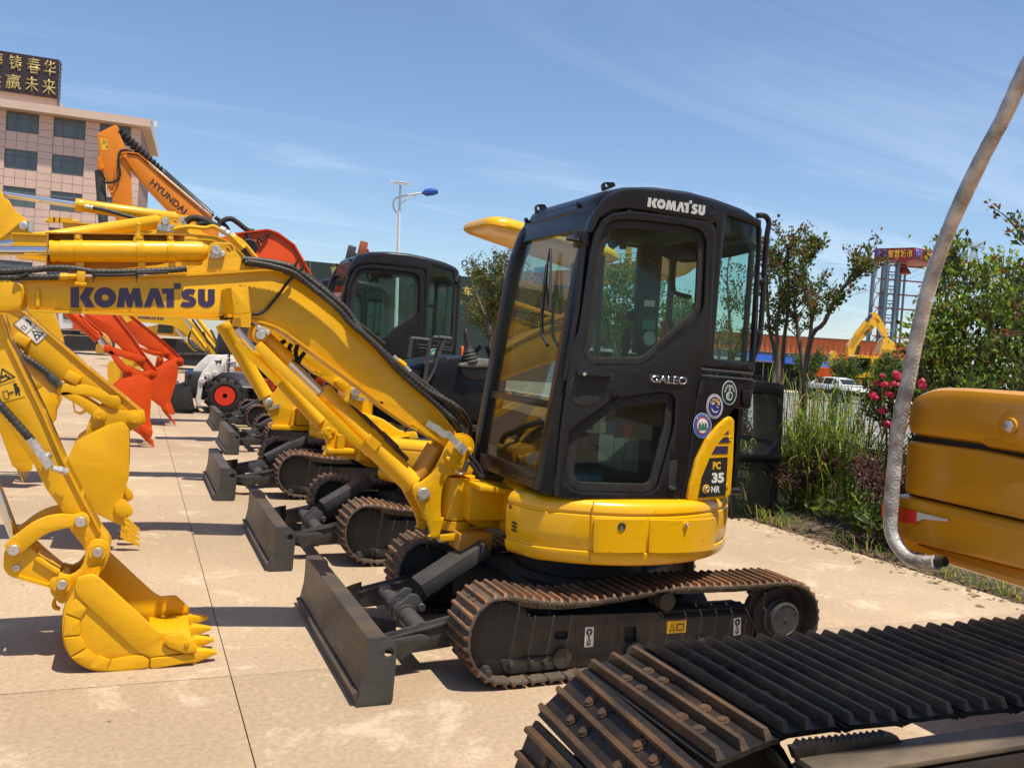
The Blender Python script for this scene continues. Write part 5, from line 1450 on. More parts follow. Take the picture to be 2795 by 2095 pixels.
def make_boom(root, y0, wd, pin, ft, m, logo=None):
 f, k = sim_map(pc, foot, pin, ft)
 T_ = [f(p) for p in TPs]; B_ = [f(p) for p in BPs]
 bm = slabY([T_ + [f((foot[0] + .06, foot[1] + .02)), f((foot[0] + .03, foot[1] - .07))] + B_], y0, y0 + wd, .004)
 strip_along(bm, T_, y0 - .014, y0 + wd + .014,.013); strip_along(bm, B_, y0 - .016, y0 + wd + .016,.013)
 add_lathe(bm, (ft[0], y0 - .05, ft[1]),(ft[0], y0 + wd + .05, ft[1]),[(0,.085),(wd + .1,.085)],20)
 bo = obj('boom', bm, m, root)
 po = [f(p) for p in plate_o]; hl_ = circ(f(((hole[0][0] + hole[8][0]) / 2,(hole[0][1] + hole[8][1]) / 2)),.02,14)
 for y in (y0 + .004, y0 + wd - .026): obj('cylinder_bracket', slabY([round_poly(po, .02,2), hl_], y, y + .022,.003), m, bo)
 pin_disc(pin, .027, y0 + .004, bo, dep=.03)
 bm = bm_new()
 for d_ in ((-.034,-.045),(.050,-.030)): add_lathe(bm, (pin[0] + d_[0], y0 + .004, pin[1] + d_[1]),(pin[0] + d_[0], y0 - 1, pin[1] + d_[1]),[(0,.014),(.02,.013)],6)
 add_box(bm, (pin[0] + .008, y0, pin[1] - .048),(.12,.012,.05)); obj('keeper_plate', bm, PIN, bo)
 lg = [f(p) for p in lug]
 for y in (y0 - .01, y0 + wd - .012): obj('cylinder_lug', slabY([round_poly(lg, .03,2)], y, y + .022,.003), m, bo)
 return bo, f, k
def make_cyl(root, a, b, c, r, rr, m, name='cylinder'):
 """rod from a to b, barrel from b to c"""
 if a is not None: obj(name + '_rod', cyl(a, b, rr, 16), CHR, root)
 L_ = (c - b).length
 bm = bm_new(); add_lathe(bm, b, c, [(0, r * .5),(0, r),(L_ * .03, r * 1.05),(L_ * .08, r * 1.05),(L_ * .085, r),(L_ - .02, r),(L_ - .012, r * 1.05),(L_, r * 1.05),(L_ + .01, r * .8),(L_ + .06, r * .5)],22)
 return obj(name, bm, m, root)
# ------------------------------------------------------------------ second machine: open canopy
D2 = Vector((-.06,2.39,0))
m2 = machine('canopy_excavator', 'yellow mini excavator with open yellow canopy and bare levers, just behind the closed-cab one', D2.x, D2.y, (UNDER, HOUSE))
YB2 = D2.y + .06
p2 = XZ([k6(1610,132)], YB2)[0]; f2 = XZ([(968,1068)], YB2 + .0)[0]
boom2, F2, K2 = make_boom(m2, YB2,.21, p2, f2, YEL)
# boom plumbing along its back
P = smooth_path([at(a, b, 1, YB2 - .0) for a, b in (k6(1700,260), k6(1950,215), k1(0,345), k1(130,322), k1(300,425), k1(480,500), k1(600,592), k1(720,735), k1(780,800))],5)
obj('boom_pipe', tube(P, .016,8), YEL, boom2)
for q in ([k1(-120,300), k1(0,270), k1(110,290), k1(215,345)],[k6(1920,140), k6(1990,95), k6(2090,85), k6(2200,120), k1(120,300), k1(220,350)]):
 hose(q, YB2 + .05,.026, 'hose', boom2, None, RUB)
bm = bm_new(); add_lathe(bm, at(*k1(225,345),1, YB2), at(*k1(365,440),1, YB2),[(0,.02),(.03,.03),(.05,.022),(.07,.03),(.09,.022),(.11,.03),(.15,.022)],8); obj('hose_fitting', bm, PIN, boom2)
bm = bm_new(); add_lathe(bm, at(*k1(370,450),1, YB2), at(*k1(460,540),1, YB2),[(0,.03),(.05,.04),(.08,.03),(.14,.035)],6); obj('pipe_block', bm, YEL, boom2)
yc2 = YB2 + .10
make_cyl(m2, at(*k7(-500,765),1, yc2), at(*k7(445,652),1, yc2), at(*k6(1500,140),1, yc2),.052,.028, YEL, 'arm_cylinder')
bm = bm_new(); add_lathe(bm, at(*k7(550,655),1, yc2 - .06), at(*k7(710,640),1, yc2 - .06),[(0,.015),(.03,.022),(.06,.022),(.09,.016)],8); obj('hose_fitting', bm, PIN, m2)
# lettering fragments on its boom
decal_logo([at(*q, 1, YB2) for q in (k7(705,1150), k7(1500,1090), k7(1500,940), k7(705,990))], NAVY, boom2,.002)
# boom cylinder with side rail and swing bracket
yk = YB2 + .02
b2a = at(*k2(30,215),1, yk); b2b = at(*k2(300,540),1, yk); b2c = at(*k2(1290,1610),1, yk)
make_cyl(m2, b2a, b2b, b2c, .058,.03, YEL, 'boom_cylinder')
g0 = at(*k2(-200,-120),1, yk - .10); g1 = at(*k2(680,1030),1, yk - .10); 
def rail(p, q, h, w, parent, m=YEL, name='cylinder_guard_rail'):
 d_ = (q - p).normalized(); n_ = Vector((-d_.z, 0, d_.x)); n_ = n_ if n_.z > 0 else -n_
 R_ = Matrix((d_, Vector((0,1,0)), n_)).transposed()
 if R_.determinant() < 0: R_ = Matrix((d_, Vector((0,-1,0)), n_)).transposed()
 bm = bm_new(); L_ = (q - p).length
 add_box(bm, (p + q) / 2,(L_, .012, h), R_); add_box(bm, (p + q) / 2 + n_ * (h / 2 - .004) + Vector((0, w / 2,0)),(L_, w, .008), R_)
 return obj(name, bm, m, parent)
rail(at(*k2(40,420),1, yk - .09), at(*k2(670,1030),1, yk - .09),.05,.08, m2)
ckk = [k3(790,330), k3(760,400), k3(770,470), k3(830,560), k3(840,640), k3(835,700), k3(780,770), k3(790,800), k3(880,800), k3(1400,770), k3(1390,715), k3(1090,710), k3(1090,560), k3(1020,460), k3(1000,380), k3(980,310), k3(850,250)]
yk2 = YB2 - .03
SW = obj('swing_post', slabY([round_poly(XZ(ckk, yk2),.012,2)], yk2, yk2 + .04,.005), YEL, m2)
for q, r in ((k3(858,425),.034),(k3(945,425),.016),(k3(886,500),.018)): pin_disc(XZ([q], yk2)[0], r, yk2 - .002, SW, YEL, .012, 'pin')
bm = bm_new(); (x0, z0),(x1, z1) = XZ([k3(1020,480), k3(1090,710)], yk2 - .05); add_box(bm, ((x0 + x1) / 2, yk2 - .03,(z0 + z1) / 2),(.012 + abs(x1 - x0),.06, abs(z1 - z0))); obj('swing_rib', bm, YEL, SW)
(x0, z0),(x1, z1) = XZ([k3(860,690), k3(1400,770)], yk2 - .06)
obj('swing_base', box(((x0 + x1) / 2, yk2 + .06,(z0 + z1) / 2),(abs(x1 - x0),.26, abs(z1 - z0)), bev=.005), YEL, SW)
p = at(*k3(1260,640),1, YB2 + .15); obj('king_post', cyl(p - Vector((0,0,.10)), p + Vector((0,0,.42)),.13,24,.006), YEL, SW)
fk = XZ([k2(1730,1080), k2(1830,1095), k2(1920,1150), k2(1990,1250), k2(2040,1400), k2(2060,1500), k2(1760,1480), k2(1640,1290), k2(1700,1200)], YB2 - .05)
obj('foot_cheek', slabY([round_poly(fk, .02,2)], YB2 - .06, YB2 - .025,.004), YEL, SW)
pin_disc(XZ([k2(1815,1155)], YB2 - .06)[0],.036, YB2 - .062, SW, dep=.03)
bm = bm_new(); R_ = Matrix.Rotation(.25,3, 'Y'); x, z = XZ([k2(1860,1255)], YB2 - .07)[0]; add_box(bm, (x, YB2 - .075, z),(.10,.02,.028), R_); add_cyl(bm, (x + .04, YB2 - .08, z),(x + .04, YB2 - .11, z),.016,8); obj('keeper_plate', bm, PIN, SW)
# cylinder holder block seen above the main machine's own boom cylinder
bm = bm_new(); q = XZ([k2(1500,990), k2(1590,935), k2(1760,1060), k2(1700,1190), k2(1600,1100)], YB2 - .02); join(bm, slabY([round_poly(q, .01,2)], YB2 - .04, YB2 + .15,.004)); obj('boom_stop', bm, YEL, boom2)
# house front: vents, red label
sk2 = [o for o in m2.children if o.name.startswith('front_skirt')][0]
X2 = D2.x - .70
ho = [at(a, b, 1, D2.y - .35) for a, b in (k3(1500,230), k3(1560,190), k3(1700,240), k3(1860,350), k3(1960,420), k3(2211,420), k3(2300,900), k3(1500,860))]
bm = slabY([round_poly([(p.x, p.z) for p in ho],.03,3)], D2.y - .35, D2.y + .35,.02); obj('house_front', bm, YELH, m2)
yf = D2.y - .351
for k in range(4):
 decal([at(*k3(a, b + k * 34),1, yf) for a, b in ((2085,735),(2125,712),(2130,730),(2090,755))], DRK, m2, 'vent_slot', .001)
decal([at(*q, 1, yf) for q in (k3(2165,850), k5(370,540), k5(470,355), k3(2175,650))], RST, m2, 'red_label', .001)
# canopy: moulded yellow roof on four posts
YF2 = 2.78
Tc = at(*kD(10,392),1, YF2); xf = Tc.x
Nc = at(*kD(480,285),0, xf); YN2 = Nc.y
q_ = at(*kD(810,668),1, YF2); slope = (q_.z - Tc.z) / (q_.x - xf)
q2_ = at(*kD(1700,612),1, YN2); slope2 = (q2_.z - Nc.z) / (q2_.x - xf)
cpl = round_poly([(xf, YN2),(xf + 1.25, YN2),(xf + 1.25, YF2),(xf, YF2)],[.16,.12,.12,.16],6)
ccx, ccy = xf + .62,(YN2 + YF2) / 2
def canz(x, y):
 t = (y - YN2) / (YF2 - YN2); return (Nc.z + slope2 * (x - xf)) * (1 - t) + (Tc.z + slope * (x - xf)) * t
bm = bm_new(); rows = []
for ins, dz in ((.10,.020),(.02,.0),(.0,.012),(.004,.04),(.03,.075),(.10,.10),(.22,.115),(.42,.12)):
 row = []
 for x, y in cpl:
  v = Vector((x - ccx, y - ccy)); L_ = v.length; v = v * max(1 - ins / L_, .05)
  row.append(Vector((ccx + v.x, ccy + v.y, canz(ccx + v.x, ccy + v.y) + dz)))
 rows.append(row)
vs = add_sheet(bm, rows, closed=True); bm.faces.new(vs[-1]); bm.faces.new(vs[0][::-1])
canopy = obj('canopy_roof', finish(bm, 'c', 50), YELH, m2)
for x, y in ((xf + 1.10, YN2 + .12),(xf + 1.10, YF2 - .12)):
 obj('canopy_post', tube([Vector((x, y, 1.0)), Vector((x + .02, y, 1.7)), Vector((x, y, canz(x, y) + .03))],.032,10), BLK, m2)
# operator's station: black arched cowl, levers, console, notices
yo = D2.y - .35
arch = [at(*q, 1, yo) for q in (k4(190,900), k4(215,780), k4(330,720), k4(560,670), k4(800,625), k4(1000,612), k4(1200,640), k4(1450,700))]
arc_s = smooth_path(arch, 4)
bm = bm_new(); rows = []
for p in arc_s: rows.append([p + Vector((0,0,-.5)), p + Vector((0,0,-.035)), p + Vector((0,.015,-.008)), p + Vector((0,.05,0)), p + Vector((0,.5,.0))])
add_sheet(bm, rows); obj('black_cowl', finish(bm, 'c', 40), BLK, m2)
bm = bm_new()
for q in ([k4(430,1010), k4(470,760), k4(510,390), k4(480,375), k4(250,350), k4(235,380), k4(200,640)],):
 add_tube(bm, smooth_path([at(a, b, 1, yo - .05) for a, b in q],4),.016,8)
obj('guard_rail', bm, STL, m2)
for q, k_ in (([k4(430,1030), k4(540,780), k4(660,420), k4(655,350)],-1),([k4(450,1050), k4(580,830), k4(700,480), k4(745,350)],1)):
 bm = bm_new(); P = smooth_path([at(a, b, 1, yo - .02 * k_) for a, b in q],4); add_tube(bm, P, .014,8)
 e = P[-1]; add_tube(bm, [e + Vector((-.05,0,.005)), e + Vector((.05,0,0))],.017,8); obj('travel_lever', bm, STL, m2)
jb = at(*k4(1080,660),1, yo); bm = bm_new()
add_lathe(bm, jb + Vector((.03,0,-.03)), jb + Vector((-.045,0,.29)),[(0,.072),(.012,.078),(.03,.064),(.04,.070),(.056,.056),(.066,.062),(.082,.046),(.092,.050),(.11,.034),(.15,.024),(.24,.021),(.27,.014),(.28,.005)],14)
obj('joystick_boot', bm, DRK, m2)
bm = bm_new(); o = [k4(945,730), k4(1000,715), k4(1200,650), k4(1320,650), k4(1500,700), k4(1500,790), k4(1120,790), k4(940,780)]
join(bm, slabY([round_poly(XZ(o, yo),.015,2)], yo - .06, yo + .16,.012)); obj('arm_console', bm, mat('grey_plastic', (.16,.155,.15),.5, col2=(.1,.09,.08), scale=8), m2)
bm = bm_new(); o = [k4(950,790), k4(1450,790), k4(1460,980), k4(1300,970), k4(1100,970), k4(1000,900)]
join(bm, slabY([round_poly(XZ(o, yo + .02),.02,2)], yo - .02, yo + .16,.012)); obj('console_base', bm, STL, m2)
bm = bm_new(); o = [k4(760,1010), k4(830,985), k4(1500,1010), k4(1450,1640), k4(900,1640), k4(780,1300)]
join(bm, slabY([round_poly(XZ(o, yo + .03),.03,3)], yo + .03, yo + .5,.01)); obj('seat_base', bm, DRK, m2)
for q in ([(1175,1150),(1300,1170),(1280,1520),(1150,1490)],[(1305,1175),(1400,1190),(1385,1330),(1300,1320)],[(1295,1345),(1370,1360),(1345,1540),(1285,1530)],[(480,1060),(570,1065),(570,1130),(490,1090)],[(640,1190),(715,1195),(710,1225),(650,1200)]):
 decal([at(*k4(a, b),1, yo + .028) for a, b in q], WST, m2, 'notice', .001)
for q in ([k4(1280,470), k4(1210,540), k4(1180,640)],[k4(1370,470), k4(1410,570), k4(1450,660)]):
 obj('lever', tube([at(a, b, 1, yo + .4) for a, b in q],.022,8), RUB, m2)
bm = bm_new(); o = [k5(1080,-10), k5(1370,0), k5(1330,90), k5(1140,80)]
join(bm, slabY([XZ(o, yo)], yo, yo + .5,.004)); obj('floor_plate', bm, STL, m2)
bm = bm_new(); o = [k5(1130,215), k5(1280,215), k5(1230,640), k5(1130,640)]
join(bm, slabY([round_poly(XZ(o, yo),.02,2)], yo, yo + .3,.01)); obj('house_panel', bm, YELH, m2)
# arm, links and bucket of the second machine
def make_arm_set(root, ya, arm_o, m, links, ear_o, pins, bucket_o, width, teeth, cutter=None, wl=.19, label_q=None, pin_m=None, flange_n=None):
 a_ = obj('arm', slabY([round_poly(XZ(arm_o, ya),.012,2)], ya, ya + .17,.004), m, root)
 if flange_n:
  bm = bm_new(); strip_along(bm, XZ(arm_o[:flange_n], ya), ya - .014, ya + .184,-.012); obj('arm_flange', bm, m, a_)
 for o in links:
  pts = [(p.x, p.z) for p in smooth_path([Vector((x, 0, z)) for x, z in XZ(o, ya - .05)],2, closed=True)]
  for y in (ya - .055, ya + .20): obj('bucket_link', slabY([pts], y, y + .026,.004), m, a_)
 U = ya + .085 - width / 2
 bk = obj('bucket', slabY([round_poly(XZ(bucket_o, U),.02,2)], U, U + .018,.004), m, root)
 obj('bucket_side', slabY([round_poly(XZ(bucket_o, U),.02,2)], U + width - .018, U + width, .004), m, bk)
 # shell round the back of the bucket
 i0, i1 = teeth['shell']
 n = len(bucket_o); run = [bucket_o[(i0 + k) % n] for k in range((i1 - i0) % n + 1)]
 bm = bm_new(); add_sheet(bm, [[Vector((x, U + .006, z)), Vector((x, U + width - .006, z))] for x, z in XZ(run, U)])
 bmesh.ops.solidify(bm, geom=bm.faces[:], thickness=.014); obj('bucket_shell', bm, m, bk)
 if ear_o:
  for y in (ya - .04, ya + .185): obj('bucket_ear', slabY([round_poly(XZ(ear_o, ya - .04),.02,3)], y, y + .026,.004), m, bk)
 for q in pins:
  bm = bm_new(); (x, z), = XZ([q], ya - .05); add_lathe(bm, (x, ya - .066, z),(x, ya + .24, z),[(0,.030),(.004,.046),(.30,.046),(.306,.03)],18); add_lathe(bm, (x, ya - .075, z),(x, ya + .25, z),[(0,.014),(.0,.024),(.325,.024)],12)
  obj('link_pin', bm, pin_m or m, bk)
 (tx0, tz0),(tx1, tz1) = XZ(teeth['tip'], U)
 for i in range(teeth['n']):
  y = U + .04 + i * (width - .08) / (teeth['n'] - 1); bm = bm_new(); rows = []
  for t, hw, hh in ((-.2,.036,.026),(.3,.036,.026),(.32,.030,.022),(1.0,.016,.006)):
   cx = tx0 + (tx1 - tx0) * t; cz_ = tz0 + (tz1 - tz0) * t; rows.append([Vector((cx, y - hw, cz_ - hh)), Vector((cx, y + hw, cz_ - hh)), Vector((cx, y + hw, cz_ + hh)), Vector((cx, y - hw, cz_ + hh))])
  vs = add_sheet(bm, rows, closed=True); bm.faces.new(vs[0]); bm.faces.new(vs[-1]); obj('bucket_tooth', bm, m, bk)
 if cutter:
  for y in (U - .018, U + width): obj('side_cutter', slabY([round_poly(XZ(cutter, U),.02,3)], y, y + .018,.004), m, bk)
 return a_, bk
Y2 = D2.y + .075
a2, bk2 = make_arm_set(m2, Y2,[(-60,790),(68,850),(90,870),(240,1000),(350,1090),(392,1125),(398,1150),(380,1165),(340,1150),(300,1118),(275,1097),(155,1029),(90,981),(29,931),(-10,850)], YEL,
 [[c3b(430,875), c3b(450,830), c3b(500,818), c3b(540,832), c3b(640,825), c3b(760,865), c3b(830,908), c3b(890,912), c3b(912,955), c3b(890,992), c3b(830,995), c3b(740,945), c3b(620,905), c3b(520,905), c3b(470,910)],
  [c3b(450,890), c3b(520,880), c3b(640,930), c3b(790,1030), c3b(790,1085), c3b(720,1080), c3b(600,990), c3b(500,930)]],
 [c3b(690,1060), c3b(705,1010), c3b(760,985), c3b(820,1000), c3b(950,1030), c3b(1020,1015), c3b(1090,1035), c3b(1098,1090), c3b(1050,1140), c3b(970,1185), c3b(900,1190), c3b(800,1140), c3b(700,1200), c3b(640,1230), c3b(660,1130)],
 [c3b(752,1060), c3b(1015,1088)],
 [c3b(810,1132), c3b(925,1105),(353,1170),(353,1297),(336,1355),(330,1395),(345,1440),(268,1405),(215,1335),(180,1262), c3b(560,1270), c3b(640,1215)],.62,
 {'shell': (7,11), 'tip': [c3(800,620), c3(905,690)], 'n': 4}, [c3(735,420), c3(800,375), c3(860,440), c3(860,480), c3(810,505), c3(745,470)], flange_n=6)
decal(flat_on(Y2,[c3b(103,370), c3b(190,300), c3b(362,448), c3b(278,522)]), WST, a2, 'warning_label')
line_art([c3b(103,370), c3b(190,300), c3b(362,448), c3b(278,522)], Y2, a2,.0018)
line_art([c3b(198,445), c3b(276,376)], Y2, a2,.0016, closed=False)
tri_symbol(c3b, [c3b(240,420), c3b(335,438), c3b(275,498)], Y2, a2)
line_art([c3b(158,395), c3b(180,380), c3b(205,398), c3b(183,413)], Y2, a2,.0014)
man_symbol(c3b, c3b(203,342),[c3b(210,340), c3b(236,352), c3b(240,385), c3b(228,380), c3b(222,360), c3b(205,352)], Y2, a2)
hose([c3b(100,530), c3b(150,600), c3b(250,660), c3b(350,730), c3b(440,810)], Y2 - .05,.024, 'hose', a2,(.028,.0018))
bm = bm_new(); add_lathe(bm, at(*c3b(370,760),1, Y2 - .05), at(*c3b(440,830),1, Y2 - .05),[(0,.03),(.05,.035),(.06,.028),(.1,.03)],10); obj('hose_fitting', bm, STL, a2)
for q in (c3b(550,775), c3b(165,490)):
 p = at(*q, 1, Y2 - .03); obj('hose_bracket', box(tuple(p),(.10,.06,.07), Matrix.Rotation(.5,3, 'Y'),.008), YEL, a2)
make_cyl(a2, at(*c3b(90,560),1, Y2 + .02), at(*c3b(150,610),1, Y2 + .02), at(*c3b(420,850),1, Y2 + .02),.05,.03, YELD, 'bucket_cylinder')
# ------------------------------------------------------------------ third machine: black cab with a green sticker
D3 = Vector((-.02,5.12,0))
m3 = machine('black_cab_excavator', 'yellow mini excavator with black cab and green round sticker, behind the canopy machine', D3.x, D3.y, (UNDER, HOUSE, CABSET), None, (1.12,1.0,1.03))
YB3 = D3.y + .06
p3 = XZ([k6(1860,106)], YB3)[0]; f3 = (p3[0] + 1.55, p3[1] - 1.42)
boom3, F3, K3 = make_boom(m3, YB3,.22, p3, f3, YEL)
decal_logo([at(*q, 1, YB3) for q in (k7(950,520), k7(1700,520), k7(1700,440), k7(950,450))], NAVY, boom3,.002)
make_cyl(m3, at(-60,520,1, YB3 + .1), at(*k7(1140,105),1, YB3 + .1), at(*k6(1760,85),1, YB3 + .1),.062,.032, YEL, 'arm_cylinder')
hose([k7(1400,145), k7(1600,185), k7(1900,270), k7(2120,330)], YB3 - .0,.020, 'hose', boom3,(.03,.0018))
bm = bm_new(); add_lathe(bm, at(*k7(1270,125),1, YB3), at(*k7(1400,145),1, YB3),[(0,.016),(.03,.024),(.05,.016),(.07,.024),(.1,.016)],8); obj('hose_fitting', bm, PIN, boom3)
bm = bm_new()
for a, b in ((780,335),(860,335),(945,345),(1045,345)):
 p = at(*k7(a, b),1, YB3 + .02); add_box(bm, p, (.06,.05,.05)); 
add_tube(bm, [at(*k7(690,348),1, YB3 + .02), at(*k7(1180,355),1, YB3 + .02)],.018,8)
obj('boom_pipes', stuff(obj('boom_pipes', bm, YEL, boom3)).data, YEL) if False else obj('boom_pipe', bm, YEL, boom3)
arm3 = [(-80,500),(0,515), k7(60,0), k7(125,30), k7(180,130), k7(270,230), k7(400,325), k7(500,370), k7(500,540), k7(420,545), k7(240,640), k7(0,690),(-80,690)]
obj('arm_head', slabY([XZ(arm3, YB3 - .05)], YB3 - .05, YB3 + .05,.006), YEL, m3)
bm = bm_new(); strip_along(bm, XZ([k7(0,600), k7(130,500), k7(300,360), k7(420,345), k7(500,372)], YB3 - .05), YB3 - .07, YB3 + .05,-.014); obj('arm_flange', bm, YEL, m3)
pin_disc(XZ([k7(360,422)], YB3 - .05)[0],.042, YB3 - .05, m3, dep=.03)
bm = bm_new(); p = at(*k7(465,430),1, YB3 - .07); add_box(bm, p, (.04,.03,.11)); obj('keeper_plate', bm, PIN, m3)
Y3 = D3.y + .075
a3, bk3 = make_arm_set(m3, Y3,[(60,800),(146,850),(172,930),(178,1000),(160,1060),(150,1150),(100,1180),(85,1150),(110,1050),(92,950),(80,860)], YEL,
 [[c3b(230,800), c3b(300,740), c3b(420,800), c3b(430,850), c3b(380,860), c3b(290,880)]], None, [c3b(380,850)],
 [c3b(265,880), c3b(330,840), c3b(400,850), c3b(440,960),(130,1160), c3(215,130), c3(205,200), c3(150,210), c3(80,170),(0,1180),(-40,1120),(20,1060)],.6,
 {'shell': (8,11), 'tip': [c3(100,150), c3(150,280)], 'n': 4})
hkq = XZ([c3b(545,955), c3b(560,965), c3b(565,1020), c3b(600,1035), c3b(640,1005), c3b(660,1030), c3b(610,1055), c3b(560,1035)], Y3); obj('lifting_hook', slabY([round_poly(hkq, .008,2)], Y3, Y3 + .05,.003), YELD, bk3)
# its boom cylinder and plated bracket
yk = YB3 + .0
make_cyl(m3, None, at(*k8(1470,345),1, yk), at(*k8(2130,1440),1, yk),.075,.03, YEL, 'boom_cylinder')
br = [k2(430,1260), k2(520,1200), k2(610,1160), k2(690,1010), k2(800,1100), k2(1300,1600), k3(830,250), k3(760,360), k3(700,390), k3(10,350), k2(600,1640), k2(520,1480), k2(430,1320)]
obj('swing_post', slabY([round_poly(XZ(br, yk - .06),.012,2)], yk - .06, yk - .02,.005), YEL, m3)
(x, z), = XZ([k2(515,1310)], yk - .06); pin_disc((x, z),.045, yk - .062, m3, dep=.03)
bm = bm_new(); add_box(bm, (x + .06, yk - .075, z - .05),(.12,.02,.035), Matrix.Rotation(-.4,3, 'Y')); obj('keeper_plate', bm, PIN, m3)
(x0, z0),(x1, z1) = XZ([k3(10,350), k3(700,400)], yk - .10); obj('swing_base', box(((x0 + x1) / 2, yk + .05,(z0 + z1) / 2),(abs(x1 - x0),.32,.05), bev=.006), YEL, m3)
obj('grab_handle', tube(smooth_path([at(*q, 1, yk - .10) for q in (k3(310,340), k3(330,180), k3(350,100), k3(420,60))],4),.022,8), YEL, m3)
# green sticker on its cab, marker lamp
yw = D3.y - .775
def sim_sticker(c, r, y, parent):
 for i, (k_, m_) in enumerate(((1, WST),(.92, mat('mint_decal', (.03,.24,.17),.5)),(.55, mat('pale_mint_decal', (.3,.5,.42),.5)))):
  decal([at(c[0] + r[0] * k_ * cos(t), c[1] + r[1] * k_ * sin(t),1, y) for t in [j * pi / 14 for j in range(28)]], m_, parent, 'round_sticker', .004 + .002 * i)
sim_sticker(k4(580,590),(14,16), yw, m3); sim_sticker(k4(430,700),(10,11), yw, m3)
obj('marker_lamp', box(tuple(at(*k4(995,560),1, D3.y - .5)),(.03,.05,.14), bev=.008), mat('orange_lens', (.8,.16,.03),.3), m3)
bm = bm_new()
for q in ((kD(-390,660), kD(-370,690)),): pass
p = at(1268,718,1, D3.y - .4); th_ = [p + Vector((.03 * cos(t),0,.03 * sin(t))) for t in [i * pi / 6 for i in range(13)]]; add_tube(bm, th_, .008,6); obj('roof_ring', bm, BLK, m3)
# ------------------------------------------------------------------ red machines
SWR = {YELH: RED, YEL: RED}
for nm, dx, dy, lab_ in (('red_excavator', .21,8.57, 'red mini excavator with dark cab, nearer of the two red ones, high red boom'),('red_excavator', .29,11.6, 'red mini excavator farther back, bucket nearest the white skid loader')):
 r_ = machine(nm, lab_, dx, dy, (UNDER, HOUSE, CABSET), SWR)
 if dy < 10: m4 = r_
 else: m5 = r_
y4 = 8.57 + .1; y5 = 11.6 + .1
rb = [(540,655),(575,651), k1(430,450), k1(600,425), k1(930,385), k1(1000,400), k1(1100,440), k1(1330,605), k1(1580,1040),(880,840),(960,1000),(900,1010),(800,860),(700,740),(600,690),(540,690)]
bm = slabY([round_poly(XZ(rb, y4),.03,2)], y4, y4 + .30,.006); strip_along(bm, XZ(rb[2:10], y4), y4 - .03, y4 + .33,.025)
boom4 = obj('boom', bm, RED, m4)
hose([k1(200,300), k1(300,220), k1(400,208), k1(500,270), k1(600,350), k1(680,395), k1(740,390)], y4 + .1,.038, 'hose', boom4, None, RUB)
hose([k1(150,180), k1(250,260), k1(330,340), k1(350,400)], y4 + .15,.03, 'hose', boom4, None, RUB)
p = at(*k1(650,630),1, y4 - .05); bm = bm_new(); add_lathe(bm, p, p + Vector((0,-.12,-.02)),[(0,.10),(.06,.13),(.12,.11)],14); add_tube(bm, [p + Vector((0,0,.08)), p + Vector((-.03,0,.2))],.03,6); obj('work_lamp', bm, RUB, boom4)
hose([k1(700,600), k1(770,630), k1(790,540), k1(830,490), k1(850,560), k1(900,500), k1(960,420)], y4 - .03,.015, 'cable', boom4, None, RUB)
hose([k1(770,630), k1(740,740)], y4 - .03,.012, 'cable', boom4, None, RUB)
R4, bk4 = make_arm_set(m4, y4,[c3b(860,280), c3b(1000,460), c3b(1110,620), c3b(1185,715), c3b(1190,760), c3b(1150,790), c3b(1120,745), c3b(1080,715), c3b(930,570), c3b(780,430), c3b(600,270)], RED,
 [[c3b(780,560), c3b(790,530), c3b(820,525), c3b(850,545), c3b(1050,605), c3b(1095,625), c3b(1090,665), c3b(1050,665), c3b(880,610), c3b(800,590)],
  [c3b(820,580), c3b(850,575), c3b(950,690), c3b(1000,735), c3b(930,735), c3b(880,680)]],
 [c3b(920,780), c3b(930,700), c3b(970,685), c3b(1060,730), c3b(1140,720), c3b(1180,745), c3b(1150,800), c3b(1080,790), c3b(950,800)],
 [c3b(962,720), c3b(1157,745), c3b(812,557), c3b(1065,638)],
 [c3b(930,780), c3b(1060,750), c3b(1150,800), c3b(1130,1110), c3b(1150,1170), c3b(1145,1220), c3b(1110,1240), c3b(1000,1170), c3b(940,1080), c3b(860,960), c3b(840,850)],.8,
 {'shell': (7,10), 'tip': [c3b(1080,1215), c3b(1172,1312)], 'n': 5}, [c3b(1065,1140), c3b(1085,1125), c3b(1155,1170), c3b(1145,1225), c3b(1070,1180)], flange_n=4, pin_m=RED)
make_cyl(R4, at(*c3b(745,480),1, y4 - .08), at(*c3b(745,480),1, y4 - .08) + Vector((.001,0,0)), at(*c3b(740,470),1, y4 - .08) + Vector((.1,0,-.1)),.05,.03, RED, 'cylinder_end') if False else None
make_cyl(m4, at(*c3b(800,545),1, y4 + .08), at(*c3b(750,480),1, y4 + .08), at(*c3b(520,280),1, y4 + .08),.075,.04, RED, 'bucket_cylinder')
hose([c3b(620,310), c3b(640,350), c3b(700,410), c3b(745,445)], y4 - .06,.022, 'pipe', R4, None, RED)
